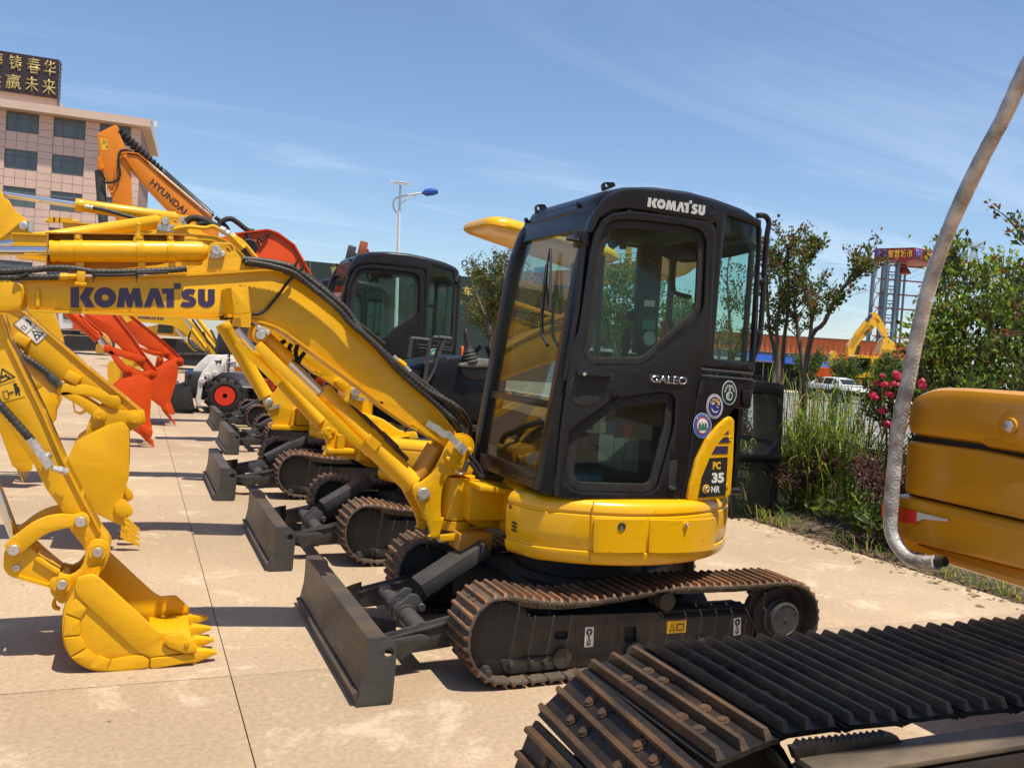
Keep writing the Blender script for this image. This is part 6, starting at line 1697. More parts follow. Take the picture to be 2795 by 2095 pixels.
R5, bk5 = make_arm_set(m5, y5,[c3b(990,300), c3b(1180,450), c3b(1300,555), c3b(1385,640), c3b(1380,690), c3b(1340,690), c3b(1290,650), c3b(1190,600), c3b(1050,520), c3b(880,300)], RED,
 [[c3b(1060,545), c3b(1100,558), c3b(1240,585), c3b(1280,570), c3b(1280,605), c3b(1230,620), c3b(1100,590)]],
 [c3b(1170,690), c3b(1185,620), c3b(1230,620), c3b(1240,660), c3b(1330,620), c3b(1385,640), c3b(1380,690), c3b(1300,700)],
 [c3b(1208,640), c3b(1358,645), c3b(1258,585)],
 [c3b(1180,700), c3b(1300,640), c3b(1345,690), c3b(1340,770), c3b(1285,950), c3b(1300,990), c3b(1320,1040), c3b(1270,1040), c3b(1140,940), c3b(1100,860), c3b(1110,770)],.8,
 {'shell': (7,10), 'tip': [c3b(1240,1030), c3b(1333,1142)], 'n': 5}, [c3b(1230,1010), c3b(1260,965), c3b(1300,990), c3b(1322,1050), c3b(1290,1055)], flange_n=4, pin_m=RED)
decal(flat_on(y5,[c3b(918,312), c3b(955,305), c3b(1000,340), c3b(955,362)]), YST, R5, 'warning_label')
for yy, rt in ((y4, m4),(y5, m5)):
 b_ = at(700,760,1, yy + .1) if yy == y5 else at(880,840,1, yy + .1)
if True:
 rb5 = [(400,760),(560,720),(680,740),(800,830),(880,960),(840,980),(760,880),(650,800),(400,830)]
 obj('boom', slabY([round_poly(XZ(rb5, y5),.05,2)], y5, y5 + .3,.006), RED, m5)
# windscreen post with the red strip, cab lamps
bm = bm_new(); p0_ = at(905,860,1,7.4); p1_ = at(952,695,1,7.4)
q = XZ([k1(2030,1640), k1(2060,1250), k1(2110,1000), k1(2160,900),(960,700),(962,730),(935,880),(905,900)],7.45); obj('cab_side', slabY([q],7.45,7.50,.004), BLK, m4)
q = XZ([k1(2100,1440), k1(2120,1250), k1(2150,980), k1(2200,950),(965,740),(948,830)],7.44); obj('cab_strip', slabY([round_poly(q, .02,2)],7.43,7.445,.002), RED, m4)
w3 = Fr(850,650,4.144)
for (a, b, m_) in (((445,170),(480,225), STL),((580,120),(600,180), mat('amber_lamp', (.35,.09,.03),.35))):
 p = at(*w3(*a),1,6.6); bm = box(tuple(p),(.10,.06,.19), Matrix.Rotation(.18,3, 'Y'),.012); add_tube(bm, [p + Vector((.05,0,0)), at(*w3(b[0] + 60, b[1] + 10),1,6.6)],.022,6); obj('work_lamp', bm, m_, m3)
# ------------------------------------------------------------------ skid-steer loader
YS = 14.2
ss = thing('skid_loader', 'white skid-steer loader with red wheel rims and black bucket', 'loader', (-.3,15,0))
def S_(pts, f=k8): return XZ([f(*p) for p in pts], YS)
for y, m_ in ((YS, WHT),(YS + 1.35, WHT)):
 lift = [(1070,1480),(1085,1430),(1115,1200),(1170,1090),(1300,940),(1400,840),(1560,815),(1720,835),(1850,900),(2000,960),(2020,1010),(1830,990),(1760,1010),(1590,1000),(1480,1090),(1320,1170),(1190,1260),(1150,1480),(1165,1590),(1110,1610),(1080,1560)]
 if y > YS: lift = [(975,1250),(1040,1060),(1110,960),(1260,820),(1400,815),(1720,835),(2000,960),(1830,990),(1590,1000),(1320,1150),(1100,1180),(1030,1300)]
 obj('lift_arm', slabY([round_poly(S_(lift) if y == YS else XZ([k8(*p) for p in lift], YS + 1.35),.03,2)], y, y + .16,.012), m_, ss)
bm = bm_new()
for q in ((1170,1205),(1258,1128),(1372,1098),(1615,1040)):
 (x, z), = S_([q]); add_lathe(bm, (x, YS, z),(x, YS - .04, z),[(0,.05),(.03,.05),(.035,.028),(.02,.022)],14)
obj('pivot_boss', bm, WHT, ss)
decal([at(*k8(a, b),1, YS) for a, b in ((1200,1150),(1225,1130),(1235,1165),(1215,1190),(1198,1180))], DRK, ss, 'slot', .003)
# animal-head badge as plain dark shapes
for q in ([(1352,895),(1380,905),(1440,905),(1465,875),(1460,920),(1425,935),(1385,930)],[(1370,945),(1395,935),(1400,960),(1380,962)],[(1430,930),(1465,925),(1460,950),(1435,955)],[(1425,985),(1448,985),(1440,1000)]):
 decal([at(*k8(a, b),1, YS) for a, b in q], BST, ss, 'badge', .004)
hosep = [at(*k8(a, b),1, YS - .03) for a, b in ((1590,700),(1580,900),(1570,1090))]; obj('pipe', tube(hosep, .018,6), STL, ss)
obj('pipe', tube(smooth_path([at(*k8(a, b),1, YS - .03) for a, b in ((1520,1060),(1530,900),(1560,870),(1680,875),(1680,910),(1560,935))],3),.014,6), WHT, ss)
ch = [(1330,1190),(1420,1095),(1600,1085),(2250,1130),(2250,1330),(2080,1330),(1950,1320),(1780,1320),(1300,1340)]
obj('chassis', slabY([round_poly(S_(ch),.04,2)], YS + .12, YS + 1.3,.02), mat('grey_white_paint', (.40,.37,.37),.45), ss)
decal([at(*k8(a, b),1, YS + .12) for a, b in ((1720,1230),(1745,1190),(1815,1205),(1810,1240),(1930,1250),(1950,1320),(1790,1310))], WHT, ss, 'arrow_decal', .004)
wc = at(*k8(1515,1425),1, YS - .12); wr = .0082 * 46
def wheel(c, r, w, parent, rim_m):
 bm = bm_new(); add_lathe(bm, c, c + Vector((0,1,0)),[(.09, r * .54),(.0, r * .60),(.0, r * .66),(.02, r * .85),(.05, r * .95),(w - .05, r * .95),(w - .02, r * .85),(w, r * .6),(w - .02, r * .54),(.09, r * .54)],36, False)
 for k in range(26):
  a = 2 * pi * k / 26
  add_box(bm, c + Vector((cos(a) * r * .95, w * (.28 + .44 * (k % 2)), sin(a) * r * .95)),(.06, w * .5,.055), Matrix.Rotation(-a, 3, 'Y'))
 t_ = obj('tyre', bm, RUB, parent)
 bm = bm_new(); add_lathe(bm, c + Vector((0,.01,0)), c + Vector((0,1,0)),[(0, r * .58),(.0, r * .54),(.06, r * .50),(.07, r * .3),(.05, r * .26),(.04, r * .20)],30)
 obj('rim', bm, rim_m, t_)
 bm = bm_new(); add_lathe(bm, c + Vector((0,.10,0)), c + Vector((0,-1,0)),[(0, r * .2),(.07, r * .2),(.09, r * .12)],18)
 for k in range(8): a = 2 * pi * k / 8; add_cyl(bm, c + Vector((cos(a) * r * .36,.085, sin(a) * r * .36)), c + Vector((cos(a) * r * .36,.055, sin(a) * r * .36)), r * .035,8)
 obj('hub', bm, RUB, t_)
RIM = mat('red_rim', (.62,.035,.012),.4)
wc.z = wr
wheel(wc, wr, .26, ss, RIM); wheel(wc + Vector((.98,0,0)), wr, .26, ss, RIM); wheel(wc + Vector((0,1.25,0)), wr, .26, ss, RIM); wheel(wc + Vector((.98,1.25,0)), wr, .26, ss, RIM)
cab_s = [(1420,800),(1450,640),(1500,420),(2100,420),(2150,830)]
obj('cab', slabY([S_(cab_s)], YS + .35, YS + 1.15,.02), DRK, ss)
bq = XZ([k8(690,1560), k8(760,1370), k8(990,1290), k8(1060,1640), k8(800,1650)], YS - .2)
bm = bm_new(); rows = [[Vector((x, YS - .25, max(z, .01))), Vector((x, YS + 1.6, max(z, .01)))] for x, z in bq]; add_sheet(bm, rows); bmesh.ops.solidify(bm, geom=bm.faces[:], thickness=.02)
join(bm, slabY([[(x, max(z, .01)) for x, z in bq]], YS - .26, YS - .24,.003)); obj('loader_bucket', bm, RUB, ss)
bm = box((wc.x - .55, YS + .6,.55),(.35,1.1,.5), bev=.03); obj('front_frame', bm, DRK, ss)
decal([at(*k8(a, b),1, YS + .02) for a, b in ((958,1040),(1030,1045),(1025,1090),(955,1090))], BLST, ss, 'blue_label', .003)
# ------------------------------------------------------------------ tall orange excavator
YO = 19.0
mo_ = machine('orange_excavator', 'orange excavator with its boom folded high, lettered side, in front of the pink building', .4, YO, (UNDER, HOUSE, CABSET), {YELH: ORA, YEL: ORA}, (1.35,1.2,1.15))
def O_(pts): return XZ([c1(*p) for p in pts], YO)
armo = [(730,735),(830,680),(870,665),(895,680),(900,725),(930,800),(960,860),(985,960),(1000,1300),(1000,1420),(880,1420),(840,1200),(770,1010),(745,960),(745,850)]
bm = slabY([round_poly(O_(armo),.06,2)], YO, YO + .32,.012); oa = obj('arm', bm, ORA, mo_)
bmo = [(960,890),(1040,900),(1110,960),(1250,1090),(1430,1240),(1600,1380),(1650,1440),(1640,1800),(1560,1800),(1300,1340),(1100,1130),(1000,1010),(950,930),(920,900)]
bm = slabY([round_poly(O_(bmo),.05,2)], YO - .06, YO + .38,.012); ob = obj('boom', bm, ORA, mo_)
bm = bm_new(); strip_along(bm, O_([(960,880),(1040,892),(1110,950),(1250,1080),(1430,1230),(1600,1370)]), YO - .09, YO + .41,.03); obj('boom_flange', bm, ORA, ob)
decal_text('HYUNDAI', [at(*c1(*p),1, YO - .06) for p in ((1125,1110),(1385,1345),(1415,1305),(1155,1072))], BST, ob, 'lettering', .004,.025)
hb_ = [at(*c1(*p),1, YO + .1) for p in ((905,715),(1060,870),(1220,1025))]
obj('rod_bellows', tube(hb_, .10,14,4,(.11,.022)), RUB, ob)
make_cyl(ob, None, at(*c1(1215,1020),1, YO + .1), at(*c1(1590,1350),1, YO + .1),.115,.05, STL, 'arm_cylinder')
bm = bm_new()
for a, b in (((1110,940),(1590,1350)),((1120,960),(1600,1370))): add_tube(bm, [at(*c1(*a),1, YO - .03), at(*c1(*b),1, YO - .03)],.022,6)
obj('boom_pipe', bm, PIN, ob)
hose([c1(*p) for p in ((1000,870),(940,855),(900,880),(895,960),(905,1040),(870,1090),(800,1100),(770,1080))], YO - .05,.03, 'hose', oa, None, RUB)
hose([c1(*p) for p in ((930,895),(890,940),(870,1020),(870,1120),(850,1175),(820,1160))], YO - .03,.02, 'hose', oa, None, ORA)
obj('bucket_cylinder', tube([at(*c1(*p),1, YO + .1) for p in ((750,1010),(765,1200),(780,1420))],.11,12), STL, oa)
obj('cylinder_eye', slabY([round_poly(O_([(735,910),(760,905),(790,1000),(760,1015),(730,990)]),.04,3)], YO - .05, YO + .25,.01), ORA, oa)
decal([at(*c1(*p),1, YO) for p in ((752,765),(805,768),(822,858),(768,855))], YST, oa, 'warning_label', .004)
a_ = [c1(770,808), c1(805,803), c1(782,772)]; P = XZ(a_, YO); cx = sum(p[0] for p in P) / 3; cz_ = sum(p[1] for p in P) / 3
bm = flat([P, [(cx + (x - cx) * .7, cz_ + (z - cz_) * .7) for x, z in P]],0)
for v in bm.verts: v.co = Vector((v.co.x, YO - .012, v.co.y))
obj('warning_symbol', finish(bm, 's', 0), BST, oa)
decal([at(*c1(*p),1, YO) for p in ((803,820),(812,822),(812,845),(804,843))], BST, oa, 'warning_symbol', .008)
# =================================================================== ground, yard slabs, bed, road
def P3(x, y, d): return CAM + ray(x, y) * (d / FN)
def ground_at(x, y): return at(x, y, 2,0)
def conc(name, a, b, c, crack=True):
 m = bpy.data.materials.new(name); n, l = nodes(m); bs = n['Principled BSDF']
 bs.inputs['Roughness'].default_value = .82; bs.inputs['Specular IOR Level'].default_value = .3
 g = n.new('ShaderNodeNewGeometry')
 def noise(sc, det, ro=.6, vec=None, stretch=None, dist=0):
  t = n.new('ShaderNodeTexNoise'); t.inputs['Scale'].default_value = sc; t.inputs['Detail'].default_value = det; t.inputs['Roughness'].default_value = ro; t.inputs['Distortion'].default_value = dist
  src = g.outputs['Position']
  if stretch:
   mp = n.new('ShaderNodeMapping'); mp.inputs['Scale'].default_value = stretch; mp.inputs['Rotation'].default_value = (0,0,.5); l.new(src, mp.inputs[0]); src = mp.outputs[0]
  l.new(src, t.inputs['Vector']); return t.outputs['Fac']
 def ramp(f, p0, p1, c0, c1):
  r = n.new('ShaderNodeValToRGB'); r.color_ramp.elements[0].position = p0; r.color_ramp.elements[1].position = p1
  r.color_ramp.elements[0].color = (*c0,1); r.color_ramp.elements[1].color = (*c1,1); l.new(f, r.inputs[0]); return r.outputs[0]
 def mix(f, A, B):
  x = n.new('ShaderNodeMix'); x.data_type = 'RGBA'
  if isinstance(f, float): x.inputs[0].default_value = f
  else: l.new(f, x.inputs[0])
  l.new(A, x.inputs[6])
  if isinstance(B, tuple): x.inputs[7].default_value = (*B, 1)
  else: l.new(B, x.inputs[7])
  return x.outputs[2]
 base = ramp(noise(.55,6,.6),.38,.66, a, b)
 pale = ramp(noise(2.3,8,.7, dist=.6),.56,.66,(0,0,0),(1,1,1))
 col = mix(pale, base, c)
 fine = ramp(noise(38,5,.7),.35,.62,(.80,.80,.80),(1.06,1.06,1.06))
 mu = n.new('ShaderNodeMix'); mu.data_type = 'RGBA'; mu.blend_type = 'MULTIPLY'; mu.inputs[0].default_value = 1; l.new(col, mu.inputs[6]); l.new(fine, mu.inputs[7]); col = mu.outputs[2]
 dark = ramp(noise(1.7,9,.75, stretch=(1,3,1)),.60,.74,(0,0,0),(.55,.55,.55))
 col = mix(dark, col, (a[0] * .55, a[1] * .5, a[2] * .45))
 scr = ramp(noise(5,8,.8, stretch=(.25,7,1)),.66,.72,(0,0,0),(.5,.5,.5))
 col = mix(scr, col, (a[0] * .45, a[1] * .42, a[2] * .4))
 spots = ramp(noise(13,3,.5),.71,.75,(0,0,0),(.6,.6,.6))
 col = mix(spots, col, (.07,.05,.035))
 l.new(col, bs.inputs['Base Color'])
 bp = n.new('ShaderNodeBump'); bp.inputs['Strength'].default_value = .35; bp.inputs['Distance'].default_value = .006
 l.new(noise(60,6,.7), bp.inputs['Height']); l.new(bp.outputs[0], bs.inputs['Normal'])
 return m
CONC = conc('yard_concrete', (.355,.268,.182),(.435,.332,.228),(.52,.415,.305))
SOIL = mat('dark_soil', (.055,.040,.027),.95, col2=(.14,.10,.065), scale=9, bump=.5, bscale=25)
ASPH = mat('grey_asphalt', (.16,.155,.15),.85, col2=(.22,.21,.20), scale=3, bump=.2, bscale=80)
FARG = mat('far_ground', (.34,.27,.19),.9, col2=(.24,.21,.14), scale=.15)
JNT = mat('joint_dirt', (.17,.12,.08),.95)
bm = bm_new(); add_sheet(bm, [[Vector((-900,-900,-.060)), Vector((900,-900,-.060))],[Vector((-900,900,-.060)), Vector((900,900,-.060))]])
ground = struct(obj('ground', finish(bm, 'g', 0), FARG))
bm = bm_new(); add_sheet(bm, [[Vector((-60,-30,-.016)), Vector((3.9,-30,-.016))],[Vector((-60,95,-.016)), Vector((3.9,95,-.016))]])
yard = struct(obj('yard', finish(bm, 'y', 0), JNT))
# poured slabs with open joints: each slab its own piece
xj = [3.70,-1.97,-6.6,-11.2,-16,-21]
yj = [-14,-9.4,-4.6,-.35,4.6,9.6,14.6,19.6,24.6,29.6,36,44,54,66,80,94]
for i in range(len(xj) - 1):
 for j in range(len(yj) - 1):
  x1, x0 = xj[i], xj[i + 1]; y0, y1 = yj[j], yj[j + 1]; g_ = .0022
  dz = random.uniform(-.0012,.0012)
  if i > 2 and j > 9: continue
  bm = box(((x0 + x1) / 2,(y0 + y1) / 2,-.007 + dz),(x1 - x0 - 2 * g_, y1 - y0 - 2 * g_, .016), bev=.0015)
  obj('concrete_slab', bm, CONC, yard)
# planting bed, road, far verge
bm = bm_new(); rows = []
random.seed(3)
for i in range(26):
 x = 3.70 + 7.3 * i / 25; rows.append([Vector((x + random.uniform(-.05,.05) * (0 < i < 25),-12 + j * 1.0,-.012 + min(.10,.03 * i) * random.uniform(.6,1.3) * (i > 0))) for j in range(60)])
add_sheet(bm, rows); soil = struct(obj('planting_bed', finish(bm, 's', 60), SOIL))
bm = bm_new()
for j in range(44):
 add_box(bm, (11.10,-12 + j * 1.2,.06),(.16,1.185,.22))
bevel(bm, .012); struct(obj('road_kerb', bm, mat('kerb_stone', (.36,.33,.29),.8, bump=.2)))
bm = bm_new(); add_sheet(bm, [[Vector((11.2,-40,-.02)), Vector((44,-40,-.02))],[Vector((11.2,140,-.02)), Vector((44,140,-.02))]]); struct(obj('road', finish(bm, 'r', 0), ASPH))
bm = bm_new()
for x in (13.2,22.6):
 add_box(bm, (x, 40,-.014),(.13,150,.004))
for k in range(40): add_box(bm, (17.6,-20 + k * 6,-.014),(.13,2.6,.004)); add_box(bm, (28,-20 + k * 6,-.014),(.13,2.6,.004))
struct(obj('road_markings', bm, mat('road_paint', (.62,.61,.58),.7, col2=(.45,.44,.42), scale=8)))
# litter at the edge of the bed
LIT = mat('dead_leaf', (.16,.09,.035),.8, col2=(.05,.035,.02), scale=3)
bm = bm_new(); random.seed(11)
for k in range(900):
 y = random.uniform(-3.5,6); x = 3.70 + random.gauss(.05,.16); s = random.uniform(.012,.04); a = random.uniform(0,6.3)
 c = Vector((x, y, .006 + random.random() * .01)); u = Vector((cos(a), sin(a), random.uniform(-.3,.3))) * s; v = Vector((-sin(a), cos(a), random.uniform(-.4,.4))) * s * .5
 bm.faces.new([bm.verts.new(c + u), bm.verts.new(c + v), bm.verts.new(c - u), bm.verts.new(c - v)])
stuff(tag(obj('leaf_litter', finish(bm, 'l', 0), LIT), 'dry leaves and twigs scattered along the edge of the planting bed', 'litter'))
# =================================================================== plants
def leafm(name, c, rough=.45, tr=.35):
 m = bpy.data.materials.new(name); n, l = nodes(m); bs = n['Principled BSDF']; bs.inputs['Roughness'].default_value = rough
 bs.inputs['Base Color'].default_value = (*c, 1)
 o = n['Material Output']; t = n.new('ShaderNodeBsdfTranslucent'); t.inputs[0].default_value = (c[0] * 1.5, c[1] * 1.4, c[2] * .8,1)
 mx = n.new('ShaderNodeMixShader'); mx.inputs[0].default_value = tr
 l.new(bs.outputs[0], mx.inputs[1]); l.new(t.outputs[0], mx.inputs[2]); l.new(mx.outputs[0], o.inputs[0]); return m
LG = [leafm('leaf_dark_green', (.035,.062,.010)), leafm('leaf_green', (.070,.115,.015)), leafm('leaf_light_green', (.14,.21,.025)), leafm('leaf_red_tip', (.19,.075,.028)), leafm('leaf_lime', (.23,.32,.035))]
LP = [leafm('leaf_purple_dark', (.045,.016,.018)), leafm('leaf_purple', (.11,.036,.042)), leafm('leaf_purple_pale', (.19,.085,.08))]
BARK = mat('bark', (.085,.060,.042),.9, col2=(.15,.115,.085), scale=8, bump=.5, bscale=30, streak=(3,3,.6))
def add_leaf(vs, fs, ms, p, d, s, mi, w=.42):
 """folded leaf: two triangles pairs along direction d"""
 a = random.uniform(0,6.283); ref = Vector((cos(a), sin(a), random.uniform(-.4,.9)))
 side = d.cross(ref)
 if side.length < 1e-4: side = Vector((1,0,0))
 side.normalize(); nn = side.cross(d).normalized(); b = len(vs)
 m = p + d * s * .5 + nn * s * .06
 vs += [p, m + side * s * w * .5 + nn * s * .08, p + d * s - nn * s * .1, m - side * s * w * .5 + nn * s * .08, m]
 fs += [(b, b + 1, b + 4),(b + 1, b + 2, b + 4),(b + 2, b + 3, b + 4),(b + 3, b, b + 4)]; ms += [mi] * 4
def leaf_mesh(vs, fs, ms, mats, name):
 me = bpy.data.meshes.new(name); me.from_pydata([tuple(v) for v in vs],[], fs)
 for m in mats: me.materials.append(m)
 me.polygons.foreach_set('material_index', ms); me.update(); return me
def rdir(up=.3):
 a = random.uniform(0,2 * pi); z = random.uniform(-.5,1) * .7 + up; v = Vector((cos(a), sin(a), z)); return v.normalized()
def leafy(root, stems, leaf, dens, mats, wts, tip=None, name='foliage', start=.35, spread=.06, upb=.35, w=.42):
 """leaves along twigs; wts: material weights; tip: material index used for the last bit of each twig"""
 vs, fs, ms = [],[],[]
 for pts in stems:
  L_ = sum((b - a).length for a, b in zip(pts, pts[1:])); n = max(int(L_ * dens),3)
  for k in range(n):
   t = start + (1 - start) * random.random() ** .8
   i = min(int(t * (len(pts) - 1)), len(pts) - 2); f = t * (len(pts) - 1) - i
   p = pts[i].lerp(pts[i + 1], f) + Vector((random.gauss(0, spread), random.gauss(0, spread), random.gauss(0, spread)))
   d = (rdir(upb) + (pts[i + 1] - pts[i]).normalized() * .6).normalized()
   mi = random.choices(range(len(wts)), wts)[0]
   if tip is not None and t > .86 and random.random() < .7: mi = tip
   add_leaf(vs, fs, ms, p, d, leaf * random.uniform(.6,1.25), mi, w)
 me = leaf_mesh(vs, fs, ms, mats, name)
 o = bpy.data.objects.new(name, me); COL.objects.link(o)
 b = origin_of(root); me.transform(Matrix.Translation(-b)); o.parent = root; o['kind'] = 'stuff'
 return o
def twig(p, d, L_, bend=.25, n=6, grav=.0):
 pts = [p.copy()]; d = d.normalized()
 for i in range(n):
  d = (d + Vector((random.gauss(0, bend), random.gauss(0, bend), random.gauss(0, bend) - grav)) * .5).normalized(); pts.append(pts[-1] + d * L_ / n)
 return pts
def woody(name, label, cat, base, stems_def, branch, leaf, dens, mats, wts, tip=None, group=None, seed=1, r0=.045, spread=.05, upb=.35, start=.3, w=.42, sub=(5,8), bl=(.5,1.0)):
 """stems_def: list of polylines (trunk/limb); branch: number of side twigs per stem"""
 random.seed(seed)
 t = thing(name, label, cat, tuple(base), group)
 bm = bm_new(); twigs = []
 for st_ in stems_def:
  pts = smooth_path([Vector(p) for p in st_],4); n = len(pts)
  add_tube(bm, pts, [max(r0 * (1 - .85 * i / (n - 1)),.006) for i in range(n)],8)
  twigs.append(pts[int(n * .55):])
  for k in range(branch):
   i = int(n * random.uniform(.38,.97)); i = min(i, n - 2); d = (pts[i + 1] - pts[i]).normalized()
   dd = (d * .75 + rdir(.25) * .9).normalized(); tw = twig(pts[i], dd, random.uniform(*bl),.22)
   add_tube(bm, tw, [max(.011 * (1 - .8 * j / len(tw)),.003) for j in range(len(tw))],5); twigs.append(tw)
   for _ in range(random.randint(*sub) // 3):
    j = random.randint(1, len(tw) - 2); d2 = ((tw[j + 1] - tw[j]).normalized() * .6 + rdir(.35) * .8).normalized(); t2 = twig(tw[j], d2, random.uniform(.2,.5) * bl[1],.2,4); twigs.append(t2)
    add_tube(bm, t2,.0035,4, False)
 obj('trunk', bm, BARK, t)
 leafy(t, twigs, leaf, dens, mats, wts, tip, start=start, spread=spread, upb=upb, w=w)
 return t
def px(l, X): return [at(a, b, 0, X) for a, b in l]
XT = 5.3
b0 = at(2190,1170,0, XT); b0.z = 0
def stem(base, l, X): return [base] + px(l, X)
# tree just right of the cab, with the branch reaching out to the right
woody('crape_myrtle', 'multi-stemmed young tree with red shoot tips, right behind the black cab', 'tree', b0,
   [stem(b0,[(2196,1080),(2208,950),(2215,860),(2200,760),(2190,690)], XT), stem(b0,[(2205,960),(2250,880),(2290,800),(2330,760),(2352,735)], XT - .1),
    stem(b0 + Vector((-.35,.2,0)),[(2130,1040),(2140,930),(2150,840),(2150,740),(2155,670)], XT + .2), stem(b0 + Vector((-.4,.15,0)),[(2115,1000),(2100,900),(2095,800),(2090,700)], XT + .1),
    stem(b0,[(2196,1060),(2180,920),(2170,820),(2200,720),(2216,690)], XT + .3), stem(b0 + Vector((-.3,.1,0)),[(2125,1010),(2120,900),(2130,800),(2120,720)], XT)],
   15,.055,105, LG, (4,6,3,.3,.5),3, 'young trees in the planting bed', 21,.04,.030,.45,.28,.55,(5,8),(.20,.46))
XT2 = 5.6
b1 = at(1345,1000,0, XT2); b1.z = 0
woody('crape_myrtle', 'bushy young tree with reddish tips between the black rear cab and the front window', 'tree', b1,
   [stem(b1,[(1345,950),(1330,880),(1300,800),(1285,755)], XT2), stem(b1,[(1350,950),(1360,860),(1370,780),(1368,735)], XT2), stem(b1,[(1340,960),(1320,880),(1290,820)], XT2 + .3), stem(b1,[(1350,960),(1390,880),(1420,800)], XT2 + .2), stem(b1,[(1345,950),(1330,850),(1335,760)], XT2 - .2), stem(b1,[(1360,960),(1440,900),(1470,820)], XT2 + .3)],
   16,.062,85, LG, (5,6,3,.5,.8),3, 'young trees in the planting bed', 31,.06,.05,.35,.15,.55,(6,9),(.4,.9))
b1 = at(1690,1000,0,6.3); b1.z = 0
woody('green_shrub', 'bright green rounded shrub seen through the cab door window', 'shrub', b1,
   [stem(b1,[(1690,960),(1650,880),(1640,820)],6.3), stem(b1,[(1690,960),(1700,860),(1705,780)],6.3), stem(b1,[(1700,960),(1740,880),(1760,810)],6.3), stem(b1,[(1680,960),(1620,900),(1600,850)],6.5), stem(b1,[(1700,970),(1790,920),(1830,880)],6.5), stem(b1,[(1690,980),(1640,940),(1610,930)],6.1)],
   17,.075,75, LG, (2,5,5,.2,2), None, None, 41,.05,.06,.35,.1,.5,(6,9),(.4,.8))
b1 = at(1930,1050,0,6.0); b1.z = 0
woody('crape_myrtle', 'slender young tree seen through the rear cab window', 'tree', b1,
   [stem(b1,[(1990,980),(1990,860),(1985,760),(1990,700)],6.0), stem(b1,[(2000,980),(2035,880),(2050,780),(2062,720)],6.0), stem(b1,[(1960,1000),(1960,950),(1950,930)],6.0), stem(b1,[(1990,1000),(2010,950),(2020,930)],5.8)],
   7,.06,60, LG, (3,6,3,.4,.6),3, 'young trees in the planting bed', 52,.035,.05,.4,.3,.5,(5,8),(.25,.5))
# big glossy shrub at the right edge
XS = 5.0
b1 = at(2640,1200,0, XS); b1.z = 0
st_ = []
random.seed(5)
for (xx, yy) in ((2520,860),(2550,740),(2570,690),(2600,670),(2650,740),(2690,720),(2740,700),(2780,760),(2830,720),(2530,920),(2560,880),(2620,840),(2680,830),(2740,840),(2800,850),(2530,970),(2560,1010),(2600,960),(2700,950),(2790,960),(2860,900),(2540,1050),(2650,1040),(2760,1050)):
 X_ = XS + random.uniform(-.5,.7)
 e = at(xx, yy, 0, X_); m_ = b1.lerp(e, .5) + Vector((random.gauss(0,.1), random.gauss(0,.1),.05)); st_.append([b1 + Vector((random.gauss(0,.25), random.gauss(0,.35),0)), m_, e])
woody('glossy_shrub', 'large dense broad-leaved shrub with lime shoots behind the wrapped pipe', 'shrub', b1, st_, 10,.078,62, LG, (4,6,4,.35,3),4, None, 61,.03,.06,.4,.25,.46,(5,8),(.18,.40))
b1 = at(2900,1100,0,4.6); b1.z = 0
woody('crape_myrtle', 'thin red-tipped branches entering at the right edge of the picture', 'tree', b1,[stem(b1,[(2900,900),(2860,760),(2800,660),(2775,625)],4.6), stem(b1,[(2900,900),(2850,800),(2810,740)],4.6), stem(b1,[(2900,900),(2840,900),(2790,830)],4.6)],5,.07,40, LG, (4,4,1,2,1),3, 'young trees in the planting bed', 71,.03,.03,.4,.4,.5,(3,5),(.2,.4))
# rose bush
XR = 4.7
b1 = at(2430,1260,0, XR); b1.z = 0
rose = woody('rose_bush', 'rose bush with bright pink flowers beside the wrapped pipe', 'shrub', b1,[stem(b1,[(2420,1180),(2400,1100),(2395,1040)], XR), stem(b1,[(2430,1180),(2440,1080),(2450,1020)], XR), stem(b1,[(2440,1180),(2470,1100),(2500,1040)], XR), stem(b1,[(2420,1190),(2400,1140),(2380,1100)], XR - .1)],9,.05,75, LG, (4,5,2.5,.3,.5), None, None, 81,.015,.05,.3,.15,.6,(5,8),(.15,.34))
PK = leafm('rose_petal', (.62,.04,.13),.5,.4)
random.seed(9)
def flower(p, s, parent):
 bm = bm_new()
 for k in range(18):
  a = random.uniform(0,6.28); z = random.uniform(-.3,.9); d = Vector((cos(a), sin(a), z)).normalized(); u = d.cross(Vector((0,0,1))).normalized(); v = d.cross(u)
  c = p + d * s * random.uniform(.4,.8); q = s * .55
  bm.faces.new([bm.verts.new(c + u * q + d * q * .2), bm.verts.new(c + v * q), bm.verts.new(c - u * q + d * q * .2), bm.verts.new(c - v * q)])
 obj('rose_bloom', finish(bm, 'f', 60), PK, parent)
for q in ((2408,1026),(2395,1045),(2415,1050),(2447,1022),(2455,1030),(2440,1048),(2450,1052),(2382,1078),(2388,1086),(2428,1160),(2420,1156),(2410,1122),(2515,1042),(2428,1078),(2520,1055),(2090,1098),(2065,1122),(2068,1116)):
 flower(at(*q, 0, XR - random.uniform(0,.35)), random.uniform(.035,.055), rose)
